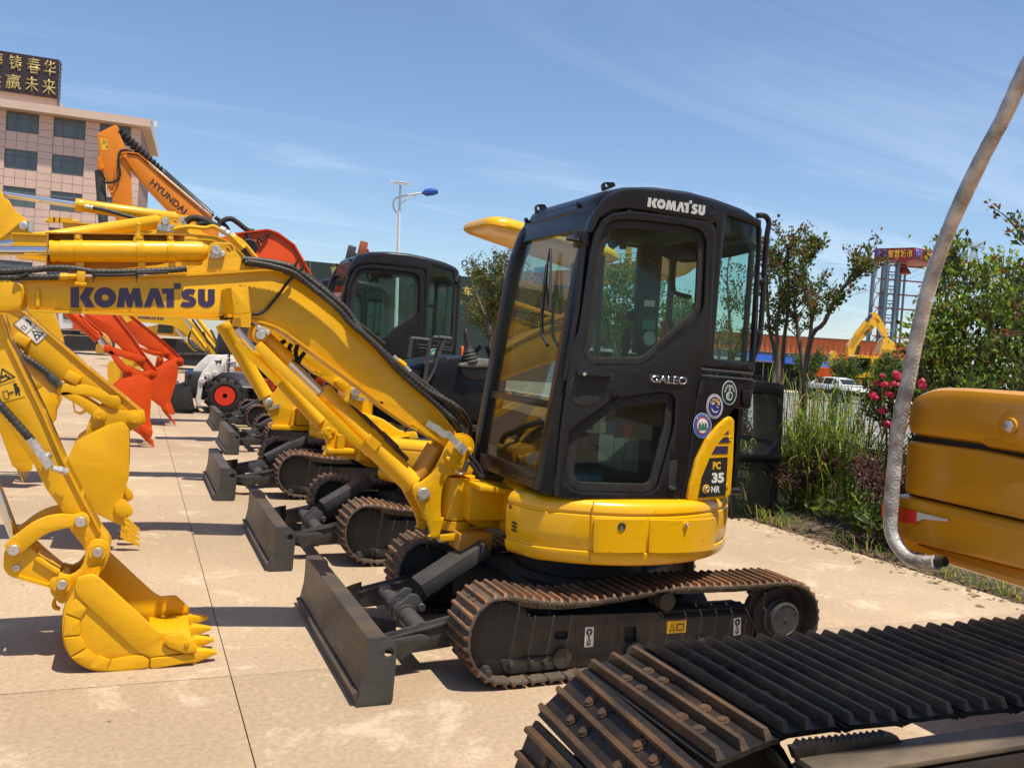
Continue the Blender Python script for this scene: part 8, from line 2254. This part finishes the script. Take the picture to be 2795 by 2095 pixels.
p = [s0 + sdir * ua + sn * 2.4 + Vector((0,0, Hs - 2.65)), s0 + sdir * ub + sn * 2.4 + Vector((0,0, Hs - 3.3)), s0 + sdir * ub + sn * 0 + Vector((0,0, Hs - 2.55)), s0 + sdir * ua + Vector((0,0, Hs - 1.9))]
bm.faces.new([bm.verts.new(q) for q in p]); bmesh.ops.solidify(bm, geom=bm.faces[:], thickness=.06); obj('blue_awning', bm, mat('blue_sheet', (.03,.14,.55),.45), shed)
for i in range(12):
 u = Ls * (i + .5) / 12; sbox('post', u - .06, u + .06,0, Hs - 2.9,1.2,1.32, WFR)
# =================================================================== parking tower with lettered sign
td = 125.0
tb = P3(2460,900, td); tw = thing('parking_tower', 'blue steel rotary parking tower topped by a red box sign with yellow characters', 'tower', (tb.x, tb.y, 0))
def T(x, y, dd=0): q = r1(x, y); return P3(q[0], q[1], td + dd)
RSG = mat('red_sign_face', (.26,.022,.028),.5); YCH = mat('yellow_character', (.68,.40,.03),.5); BCH = mat('blue_character', (.06,.07,.30),.5)
c0, c1_, c2_ = T(1078,226,3.5), T(1380,200,0), T(1700,228,4.5)
e0, e1, e2 = T(1076,318,3.5), T(1376,294,0), T(1700,318,4.5)
e0 = Vector((c0.x, c0.y, e0.z)); e1 = Vector((c1_.x, c1_.y, e1.z)); e2 = Vector((c2_.x, c2_.y, e2.z))
ez = (e0.z + e1.z) / 2; tz_ = (c0.z + c1_.z) / 2
bm = bm_new(); C3 = c0 + (c2_ - c1_)
lo = [Vector((q.x, q.y, ez)) for q in (c0, c1_, c2_, C3)]; hi = [Vector((q.x, q.y, tz_)) for q in (c0, c1_, c2_, C3)]
vl = [bm.verts.new(p) for p in lo]; vh = [bm.verts.new(p) for p in hi]; bm.faces.new(vl[::-1]); bm.faces.new(vh)
for i in range(4): bm.faces.new((vl[i], vl[(i + 1) % 4], vh[(i + 1) % 4], vh[i]))
sgb = obj('sign_box', bm, RSG, tw)
def tchar(ch, a, b, f0, f1, z0, z1, m, bold=.03):
 A = lo[a].lerp(lo[b], f0); B = lo[a].lerp(lo[b], f1); hh = tz_ - ez
 decal_text(ch, [A + Vector((0,0, hh * z0)), B + Vector((0,0, hh * z0)), B + Vector((0,0, hh * z1)), A + Vector((0,0, hh * z1))], m, sgb, 'sign_character', .06, bold, .08)
for i, ch in enumerate('清华'): tchar(ch, 0,1,.02 + .17 * i, .17 + .17 * i, .12,.90, BCH, .02)
for i, ch in enumerate('智慧城市'): tchar(ch, 0,1,.36 + .158 * i, .49 + .158 * i, .2,.82, YCH, .012)
tchar('P', 1,2,.03,.17,.10,.88, mat('violet_blue_letter', (.12,.12,.45),.5),.05)
for i, ch in enumerate('智能停'): tchar(ch, 1,2,.21 + .15 * i, .34 + .15 * i, .15,.75, YCH)
BLS = mat('blue_grey_steel', (.10,.16,.21),.5); RSS = mat('rust_red_steel', (.20,.045,.03),.6)
zf = ez
def col_at(x): p = T(x, 420,2); return Vector((p.x, p.y, 0))
K0_, K1_ = col_at(1195), col_at(1250); 
dxy = RIGHT.copy(); dxy.z = 0; dxy.normalize(); dep = FWD.copy(); dep.z = 0; dep.normalize()
base = (lo[0] + lo[1] + lo[2] + lo[3]) / 4; base.z = 0
fr0 = col_at(1190); Wc = 1.25
for s in (0,1):
 for t_ in (0,1):
  p = fr0 + dxy * (s * Wc * 1.15 - .2) + dep * (t_ * 5 + .3)
  bm = bm_new(); add_box(bm, p + Vector((0,0, zf / 2)),(.42,.42, zf)); obj('column', bm, BLS, tw)
bm = bm_new(); bmr = bm_new()
nst = 9
for i in range(nst):
 z = zf * (i + .2) / nst; h_ = zf / nst
 a = fr0 + dxy * -.2 + dep * .3; b = fr0 + dxy * (Wc * 1.15 - .2) + dep * .3; m_ = (a + b) / 2
 for q in (a, b): add_tube(bm, [q + Vector((0,0, z)), m_ + Vector((0,0, z + h_ * .75))],.06,4)
 add_tube(bm, [a + Vector((0,0, z)), b + Vector((0,0, z))],.08,4); add_tube(bm, [a + Vector((0,0, z + h_ * .8)), b + Vector((0,0, z + h_ * .8))],.08,4)
 # platforms hung on the chain, seen edge on
 l0 = fr0 + dxy * -1.4 + dep * .6; l1 = fr0 + dxy * 5.5 + dep * 1.5
 add_tube(bmr, [l0 + Vector((0,0, z + h_ * .5)), l1 + Vector((0,0, z + h_ * .5))],.11,4)
 add_tube(bmr, [l0 + Vector((0,0, z + h_ * .5)), l0 + dxy * -.3 + Vector((0,0, z + h_ * .6)), l0 + dxy * -.2 + Vector((0,0, z + h_ * 1.1)), l0 + dxy * .4 + Vector((0,0, z + h_ * 1.45))],.07,4)
obj('bracing', stuff(obj('bracing', bm, BLS, tw)).data, BLS, tw) if False else stuff(obj('bracing', bm, BLS, tw))
stuff(obj('parking_platforms', bmr, RSS, tw))
for s in (1,2,3):
 p = fr0 + dxy * (1.1 + s * 1.1) + dep * (2 + s); bm = bm_new(); add_box(bm, p + Vector((0,0, zf / 2)),(.25,.25, zf)); obj('column', bm, BLS, tw)
p = fr0 + dxy * 2.8 + dep * 2 + Vector((0,0, zf - 1.6)); bm = bm_new(); add_lathe(bm, p, p + Vector((0,0,1.4)),[(0,1.1),(.5,.9),(1.0,.45),(1.4,.3)],12); obj('drive_housing', bm, RSS, tw)
# transmission tower and lines
pd = 330.0; pb = P3(2655,830, pd)
py_ = thing('lattice_pylon', 'distant lattice power pylon above the shrub', 'pylon', (pb.x, pb.y, 0))
def Q(x, y): q = r1(x, y); return P3(q[0], q[1], pd)
bm = bm_new(); rr = .22
legs = [(Q(1795,340), Q(1815,215)),(Q(1865,340), Q(1850,215))]
for a, b in legs: a2 = a + (a - b).normalized() * 25; add_tube(bm, [a2, b], rr, 4)
for i in range(6):
 t0, t1 = i / 6,(i + 1) / 6
 add_tube(bm, [legs[0][0].lerp(legs[0][1], t0), legs[1][0].lerp(legs[1][1], t1)], rr * .6,4); add_tube(bm, [legs[1][0].lerp(legs[1][1], t0), legs[0][0].lerp(legs[0][1], t1)], rr * .6,4)
for l_ in ([(1815,215),(1745,140)],[(1850,215),(1745,140)],[(1850,215),(1925,158)],[(1815,215),(1925,158)],[(1745,140),(1760,165),(1835,175),(1915,178),(1925,158)],[(1750,200),(1830,188),(1915,215)],[(1750,200),(1815,215),(1850,215),(1915,215)],[(1790,185),(1830,215),(1880,185)]):
 add_tube(bm, [Q(*p) for p in l_], rr * .7,4)
obj('lattice', bm, mat('galvanised_steel', (.22,.23,.24),.6), py_)
bm = bm_new()
for a, b in (((1745,142),(700,330)),((1750,202),(650,560)),((1750,240),(650,600)),((1760,165),(600,640))):
 A, B_ = Q(*a), Q(*b); add_tube(bm, [A.lerp(B_, i / 10) - Vector((0,0,4 * sin(pi * i / 10))) for i in range(11)],.05,3)
obj('power_line', bm, mat('wire', (.16,.17,.18),.6), py_)
# =================================================================== machines and car across the road
def fpoly(l, d, th, m, name, par, f=r1, r=0.0):
 P_ = [P3(*f(*q), d) for q in (round_poly(l, r, 3) if r else l)]; bm = bm_new(); a = [bm.verts.new(p) for p in P_]; b = [bm.verts.new(p + dep * th) for p in P_]; bm.faces.new(a); bm.faces.new(b[::-1])
 for i in range(len(a)): bm.faces.new((a[i], a[(i + 1) % len(a)], b[(i + 1) % len(a)], b[i]))
 return obj(name, bm, m, par)
d1 = 74.0
gp_ = P3(*r1(930,1180), d1)
x1_ = thing('raised_boom_excavator', 'yellow excavator across the road with its lettered boom raised over the shed', 'excavator', (gp_.x, gp_.y, 0))
fb = [(875,1060),(880,950),(910,905),(1000,800),(1050,745),(1090,740),(1120,770),(1100,800),(960,930),(940,1060)]
bo1 = fpoly(fb, d1,.6, YELH, 'boom', x1_, r=8)
fpoly([(1055,705),(1085,698),(1110,725),(1170,830),(1175,900),(1140,870),(1080,760),(1060,745)], d1,.5, YELH, 'arm', x1_, r=6)
fpoly([(1112,1012),(1150,910),(1175,890),(1230,930),(1238,985),(1210,1015)], d1 - .3,1.2, YELH, 'bucket', x1_, r=8)
fpoly([(1010,765),(1048,715),(1065,722),(1025,775)], d1 - .2,.3, NAVY, 'arm_cylinder_rod', x1_)
fpoly([(925,870),(1005,765),(1025,778),(945,880)], d1 - .25,.3, YEL, 'arm_cylinder', x1_)
decal_logo([P3(*r1(*q), d1 - .05) for q in ((1008,885),(1070,818),(1052,795),(990,862))], BST, bo1,.05)
fpoly([(955,950),(975,960),(940,1070),(920,1060)], d1 - .2,.3, BST, 'boom_cylinder', x1_)
fpoly([(860,1060),(1000,1060),(1000,1200),(860,1200)], d1 + .2,2.5, YELD, 'body', x1_)
gp_ = P3(*r1(680,1190),67)
x2_ = thing('orange_red_excavator', 'orange-red excavator parked across the road behind the white car', 'excavator', (gp_.x, gp_.y, 0))
ORR = mat('orange_red_paint', (.62,.085,.012),.35)
fpoly([(575,1190),(580,1140),(610,1125),(740,1120),(755,1150),(750,1190)],67,2.2, ORR, 'body', x2_, r=6); fpoly([(790,1040),(810,1015),(870,1020),(935,1045),(940,1085),(880,1070),(800,1060)],66,.5, ORR, 'boom', x2_, r=5)
fpoly([(780,1060),(800,1050),(800,1120),(780,1120)],66,.4, ORR, 'arm', x2_); fpoly([(590,1190),(750,1190),(750,1225),(590,1225)],67,2.2, DRK, 'tracks', x2_)
decal_text('HITACHI', [P3(*r1(*q),65.9) for q in ((880,1062),(935,1080),(937,1066),(882,1046))], BLST, x2_, 'lettering', .02,.03)
gp_ = P3(*r1(1030,1230),63)
x3_ = thing('backhoe_loader', 'yellow backhoe loader with dark cab across the road', 'loader', (gp_.x, gp_.y, 0))
fpoly([(935,1035),(945,1025),(1115,1035),(1122,1050),(1060,1050),(935,1048)],63,1.6, YELH, 'cab_roof', x3_, r=3)
fpoly([(942,1048),(1055,1052),(1050,1170),(920,1165),(930,1120)],63.2,1.5, DRK, 'cab', x3_)
fpoly([(950,1058),(985,1058),(985,1120),(945,1125)],63.15,.04, GLSD, 'cab_window', x3_); fpoly([(995,1058),(1045,1060),(1042,1130),(995,1125)],63.15,.04, GLSD, 'cab_window', x3_)
fpoly([(915,1185),(1000,1175),(1040,1150),(1060,1165),(1060,1190),(1000,1198),(915,1195)],62.8,1.8, YELH, 'engine_cowl', x3_, r=3)
fpoly([(1055,1060),(1085,1045),(1090,1090),(1080,1200),(1055,1210),(1050,1130)],62.8,.3, YELH, 'loader_tower', x3_, r=4)
fpoly([(1085,1050),(1110,1070),(1175,1100),(1160,1130),(1200,1210),(1185,1220),(1120,1130),(1090,1090)],62.6,.3, YELH, 'backhoe_arm', x3_, r=4)
fpoly([(738,1060),(745,1015),(770,992),(790,1015),(775,1060),(795,1130),(790,1180),(755,1175),(760,1120)],62.8,.5, YELH, 'loader_arm', x3_, r=5)
fpoly([(790,1020),(870,1075),(860,1100),(800,1060)],62.8,.3, YELH, 'loader_link', x3_, r=3)
for xx in (950,1075):
 c_ = P3(*r1(xx, 1240),63); bm = bm_new(); add_lathe(bm, c_, c_ + dep, [(0,.3),(0,.62),(.1,.7),(.4,.7),(.5,.6)],22); obj('wheel', bm, RUB, x3_)
 bm = bm_new(); add_lathe(bm, c_ - dep * .03, c_ + dep, [(0,.1),(0,.32),(.05,.34)],16); obj('rim', bm, YELH, x3_)
# white car
cd = 57.0
ca = P3(*r1(560,1330),57.5); cb = P3(*r1(1030,1345),52.5)
cdir = Vector((cb.x - ca.x, cb.y - ca.y, 0)); Lc = 4.65; cdir.normalize(); csd = Vector((cdir.y, -cdir.x, 0)); csd = csd if csd.dot(CAM - ca) > 0 else -csd
c00 = Vector((cb.x, cb.y, 0)) - cdir * Lc
car = thing('white_car', 'white fastback car driving along the road behind the reeds', 'car', tuple(c00 + cdir * Lc / 2))
def C(u, s, z): return c00 + cdir * u + csd * s + Vector((0,0, z + .02))
W_ = .90
body_sec = [(0,.55,.95,.80),(.06,.40,1.02,.86),(.5,.28,1.06, W_),(1.2,.24,1.04, W_),(2.3,.24,1.00, W_),(3.2,.24,.97, W_),(3.9,.26,.90, W_ - .02),(4.4,.32,.78, W_ - .10),(4.62,.42,.66, W_ - .22),(4.65,.48,.60, W_ - .26)]
bm = bm_new(); rows = []
for u, zl, zh, w in body_sec: rows.append([C(u, w * .92, zl), C(u, w, zl + .15), C(u, w, zh - .12), C(u, w - .06, zh), C(u, -w + .06, zh), C(u, -w, zh - .12), C(u, -w, zl + .15), C(u, -w * .92, zl)])
vs = add_sheet(bm, rows, closed=True); bm.faces.new(vs[0]); bm.faces.new(vs[-1]); cb_ = obj('car_body', bm, mat('white_car_paint', (.75,.75,.74),.22, coat=.6), car)
gh = [(.35,1.02,.02),(.85,1.30,.20),(1.5,1.47,.24),(2.2,1.48,.25),(2.75,1.36,.20),(3.35,1.0,.03)]
bm = bm_new(); rows = []
for u, z, ins in gh: rows.append([C(u, W_ - .08,.99), C(u, W_ - .08 - ins, z - .02), C(u, W_ - .14 - ins, z), C(u, -W_ + .14 + ins, z), C(u, -W_ + .08 + ins, z - .02), C(u, -W_ + .08,.99)])
add_sheet(bm, rows); obj('car_roof', finish(bm, 'r', 40), cb_.data.materials[0], car)
DGL = mat('car_glass', (.015,.018,.022),.08)
bm = bm_new()
def cq(l): 
 bm.faces.new([bm.verts.new(C(*p)) for p in l])
def sidep(u, t): return W_ - .08 - .22 * t + .012
cq([(.75, sidep(0,.05),1.06),(1.55, sidep(0,.05),1.05),(1.55, sidep(0,.9),1.40),(.98, sidep(0,.75),1.32)]); cq([(1.62, sidep(0,.05),1.05),(2.4, sidep(0,.05),1.04),(2.35, sidep(0,.95),1.41),(1.62, sidep(0,.95),1.41)]); cq([(2.47, sidep(0,.05),1.04),(3.0, sidep(0,.05),1.03),(2.5, sidep(0,.9),1.38),(2.42, sidep(0,.95),1.40)])
cq([(3.28, W_ - .16,1.04),(3.28,-W_ + .16,1.04),(2.80,-W_ + .32,1.365),(2.80, W_ - .32,1.365)])
obj('car_windows', finish(bm, 'g', 0), DGL, car)
for u in (.82,3.72):
 for s in (1,-1):
  p = C(u, s * (W_ - .20),.31); bm = bm_new(); add_lathe(bm, p, p + csd * s, [(0,.2),(0,.34),(.19,.345),(.215,.33),(.215,.24)],26); ty = obj('tyre', bm, RUB, car)
  bm = bm_new(); 
  for k in range(5):
   a = 2 * pi * k / 5; add_box(bm, p + csd * s * .21 + (cdir * cos(a) + Vector((0,0, sin(a)))) * .12,(.055,.02,.22), Matrix((csd.cross(cdir * cos(a) + Vector((0,0, sin(a)))), csd, cdir * cos(a) + Vector((0,0, sin(a))))).transposed())
  add_lathe(bm, p + csd * s * .20, p + csd * s, [(0,.235),(.012,.245),(.014,.215),(.0,.2)],24); obj('rim', bm, SILV, ty)
bm = bm_new(); add_box(bm, C(2.95, W_ + .08,1.06),(.16,.2,.12), Matrix((cdir, csd, Vector((0,0,1)))).transposed()); obj('wing_mirror', bm, cb_.data.materials[0], car)
bm = bm_new(); cq([(4.30, W_ - .075,.66),(4.60, W_ - .215,.62),(4.60, W_ - .215,.70),(4.25, W_ - .055,.74)]); obj('headlight', finish(bm, 'h', 0), SILV, car)
bm = bm_new(); cq([(4.0, W_ + .006 - .02,.30),(.1, W_ - .02 + .006,.32),(.1, W_ - .02 + .012,.40),(4.0, W_ + .008 - .02,.38)]); obj('sill_trim', finish(bm, 't', 0), DRK, car)
# black iron railing along the road
XF = 9.9
fz = lambda x, y: at(x, y, 0, XF)
y_a, y_b = fz(2100,1050).y + 6, fz(2420,1075).y - 4
ztop = fz(2280,1064).z
rl = thing('iron_railing', 'black iron railing along the road edge in front of the white car', 'railing', (XF, (y_a + y_b) / 2,0))
IRN = mat('black_iron', (.014,.013,.013),.5)
obj('rail', box((XF, (y_a + y_b) / 2, ztop - .04),(.07, y_a - y_b, .09)), IRN, rl)
obj('rail', box((XF, (y_a + y_b) / 2,.30),(.05, y_a - y_b, .05)), IRN, rl)
nn_ = int((y_a - y_b) / 2.2)
for i in range(nn_ + 1):
 y = y_b + (y_a - y_b) * i / nn_; obj('post', box((XF, y, ztop / 2 + .02),(.09,.09, ztop + .04)), IRN, rl)
XF2 = 45.0
f2 = thing('fretwork_railing', 'dark fretwork railing on the far side of the road left of the car', 'railing', (XF2,48,0))
for z in (.25,.75,1.15): obj('rail', box((XF2,48, z),(.07,30,.07)), IRN, f2)
for i in range(21): obj('post', box((XF2,33 + i * 1.5,.6),(.09,.09,1.2)), IRN, f2)
for i in range(20): obj('fret', box((XF2,33.75 + i * 1.5,.95),(.05,.6,.06)), IRN, f2)
PAL = mat('pale_pavement', (.50,.42,.32),.85, col2=(.42,.36,.28), scale=.4)
bm = bm_new(); add_sheet(bm, [[Vector((44.4,-40,.03)), Vector((130,-40,.03))],[Vector((44.4,140,.03)), Vector((130,140,.03))]]); struct(obj('far_forecourt', finish(bm, 'p', 0), PAL))
# round bushes across the road, palm
for k, (q, d, s) in enumerate((((580,1090),62,.95),((870,1135),60,.75),((1215,1120),60,.85),((1130,1195),60,.5))):
 p = P3(*r1(*q), d); b1 = Vector((p.x, p.y, 0)); random.seed(300 + k); ss_ = []
 for j in range(12):
  a = random.uniform(0,6.28); r_ = random.uniform(.2,1.0) * s; ss_.append([b1, b1 + Vector((cos(a) * r_ * .5, sin(a) * r_ * .5, p.z * .6)), b1 + Vector((cos(a) * r_, sin(a) * r_, p.z + random.uniform(-.5,.8) * s))])
 woody('clipped_bush', ['round grey-green bush left of the orange-red excavator', 'round dark bush in front of the backhoe loader', 'round pale bush right of the backhoe loader', 'small bush below the backhoe loader'][k], 'bush', b1, ss_, 9,.16,22, LG, (4,6,3,.2,.5), None, 'bushes across the road', 310 + k, .04,.12,.3,.2,.6,(4,6),(.4,.9))
pp_ = P3(1852,850,30); b1 = Vector((pp_.x, pp_.y, 0)); pl = thing('fan_palm', 'small fan palm seen through the cab door window', 'palm', tuple(b1)); bm = bm_new(); add_tube(bm, [b1, b1 + Vector((0,0, pp_.z))],[.14,.10],8); obj('trunk', bm, BARK, pl)
vs, fs, ms = [],[],[]; random.seed(8); tp_ = Vector((b1.x, b1.y, pp_.z))
for k in range(26):
 a = random.uniform(0,6.28); e_ = random.uniform(-.3,1); d = Vector((cos(a) * cos(e_), sin(a) * cos(e_), sin(e_))); c = tp_ + d * .35
 for j in range(9):
  dd = (d + Vector((random.gauss(0,.35), random.gauss(0,.35), random.gauss(0,.35)))).normalized(); add_leaf(vs, fs, ms, c, dd, random.uniform(.3,.5), random.choice((0,1,1)),.12)
me = leaf_mesh(vs, fs, ms, LG, 'fronds'); o = bpy.data.objects.new('fronds', me); COL.objects.link(o); me.transform(Matrix.Translation(-b1)); o.parent = pl; o['kind'] = 'stuff'
# =================================================================== opposite row of machines, far left
f8 = k8
def far_thing(name, label, px_, d, cat='excavator'):
 p = P3(*px_, d); return thing(name, label, cat, (p.x, p.y, 0), 'excavators in the opposite row')
w_ = far_thing('white_red_excavator', 'white and red excavator cab with dark tracks far back at left', (220,930),50)
fpoly([(160,842),(280,842),(280,895),(160,897)],50,2.2, WHT, 'cab', w_, N1,2); fpoly([(172,847),(195,850),(197,873),(173,870)],49.95,.05, GLSD, 'cab_window', w_, N1,2); fpoly([(200,860),(285,866),(285,905),(200,898)],49.9,2.2, RED, 'engine_cover', w_, N1,2)
fpoly([(160,900),(290,905),(290,915),(160,912)],50,2.4, DRK, 'turntable', w_, N1)
for dd in (49.4,51.4): 
 tr = fpoly([(165,925),(180,915),(300,920),(305,945),(290,958),(175,955),(163,942)], dd, .45, DRK, 'track', w_, N1,4)
 for i in range(12): fpoly([(170 + i * 11,951),(176 + i * 11,951.5),(176 + i * 11,958),(170 + i * 11,957.5)], dd - .03,.5, STL, 'track_shoe', tr, N1)
fpoly([(218,905),(262,908),(262,914),(218,910)],49.7,.4, GOR, 'step', w_, N1)
y_ = far_thing('lettered_boom_excavator', 'yellow excavator far back with a lettered level boom above the red bucket', (440,950),36)
bo_y = fpoly([(290,848),(470,852),(520,875),(600,960),(640,1010),(610,1010),(560,960),(500,905),(470,888),(380,878),(300,868)],36,.5, YEL, 'boom', y_, N1,4)
decal_logo([P3(*k8(*q),35.95) for q in ((208,275),(582,302),(586,258),(212,232))], NAVY, bo_y, .02)
fpoly([(398,893),(432,885),(478,890),(478,912),(400,912)],37.5,2, YELD, 'cab', y_, N1,2); fpoly([(432,882),(471,886),(470,910),(430,908)],37.4,.1, GLSD, 'cab_window', y_, N1,2)
fpoly([(432,908),(478,912),(478,918),(432,914)],37.3,2, YELD, 'body_sill', y_, N1); fpoly([(440,922),(480,925),(560,960),(560,1000),(440,960)],37.6,2, DRK, 'undercarriage', y_, N1)
for (a, b, m_, r_) in (((523,898),(575,968), YEL, .085),((505,870),(523,898), CHR, .05),((508,930),(560,985), YEL, .07),((480,898),(508,930), CHR, .045),((540,870),(598,945), YEL, .09)):
 obj('cylinder' if m_ is YEL else 'cylinder_rod', cyl(P3(*a, 35.5), P3(*b, 35.5), r_, 12), m_, y_)
for q in ([(525,872),(560,920),(590,960)],[(520,905),(515,930),(535,955)],[(555,905),(565,930),(575,940)],[(575,900),(590,930),(600,945)]): obj('hose', tube(smooth_path([P3(*p, 35.3) for p in q],4),.045,6), RUB, y_)
tr = fpoly([(480,958),(560,958),(560,1000),(470,995)],34.5,.5, DRK, 'track', y_, N1,4)
for i in range(14): fpoly([(478 + i * 6,962),(482 + i * 6,962.5),(482 + i * 6,968),(478 + i * 6,967.5)],34.45,.5, SHOE, 'track_shoe', tr, N1)
b_ = far_thing('loose_bucket', 'yellow excavator bucket beyond the red arm', (330,1050),22, 'bucket'); b_['group'] = ''
del b_['group']
fpoly([(292,995),(300,985),(330,985),(340,1000),(345,1045),(320,1060),(295,1048)],21,.9, YEL, 'bucket_body', b_, N1,6); fpoly([(328,980),(345,972),(368,985),(362,1000),(340,1005)],20.8,.4, YEL, 'bucket_ear', b_, N1,4)
b2_ = far_thing('grabbing_bucket', 'small yellow bucket on a stick far back beside the white cab', (275,960),44, 'bucket'); del b2_['group']
fpoly([(262,940),(285,930),(288,955),(270,965),(260,962)],44,.8, YELD, 'bucket_body', b2_, N1,3); fpoly([(270,905),(285,915),(295,935),(285,938),(272,925)],44,.4, YELD, 'bucket_link', b2_, N1,2)
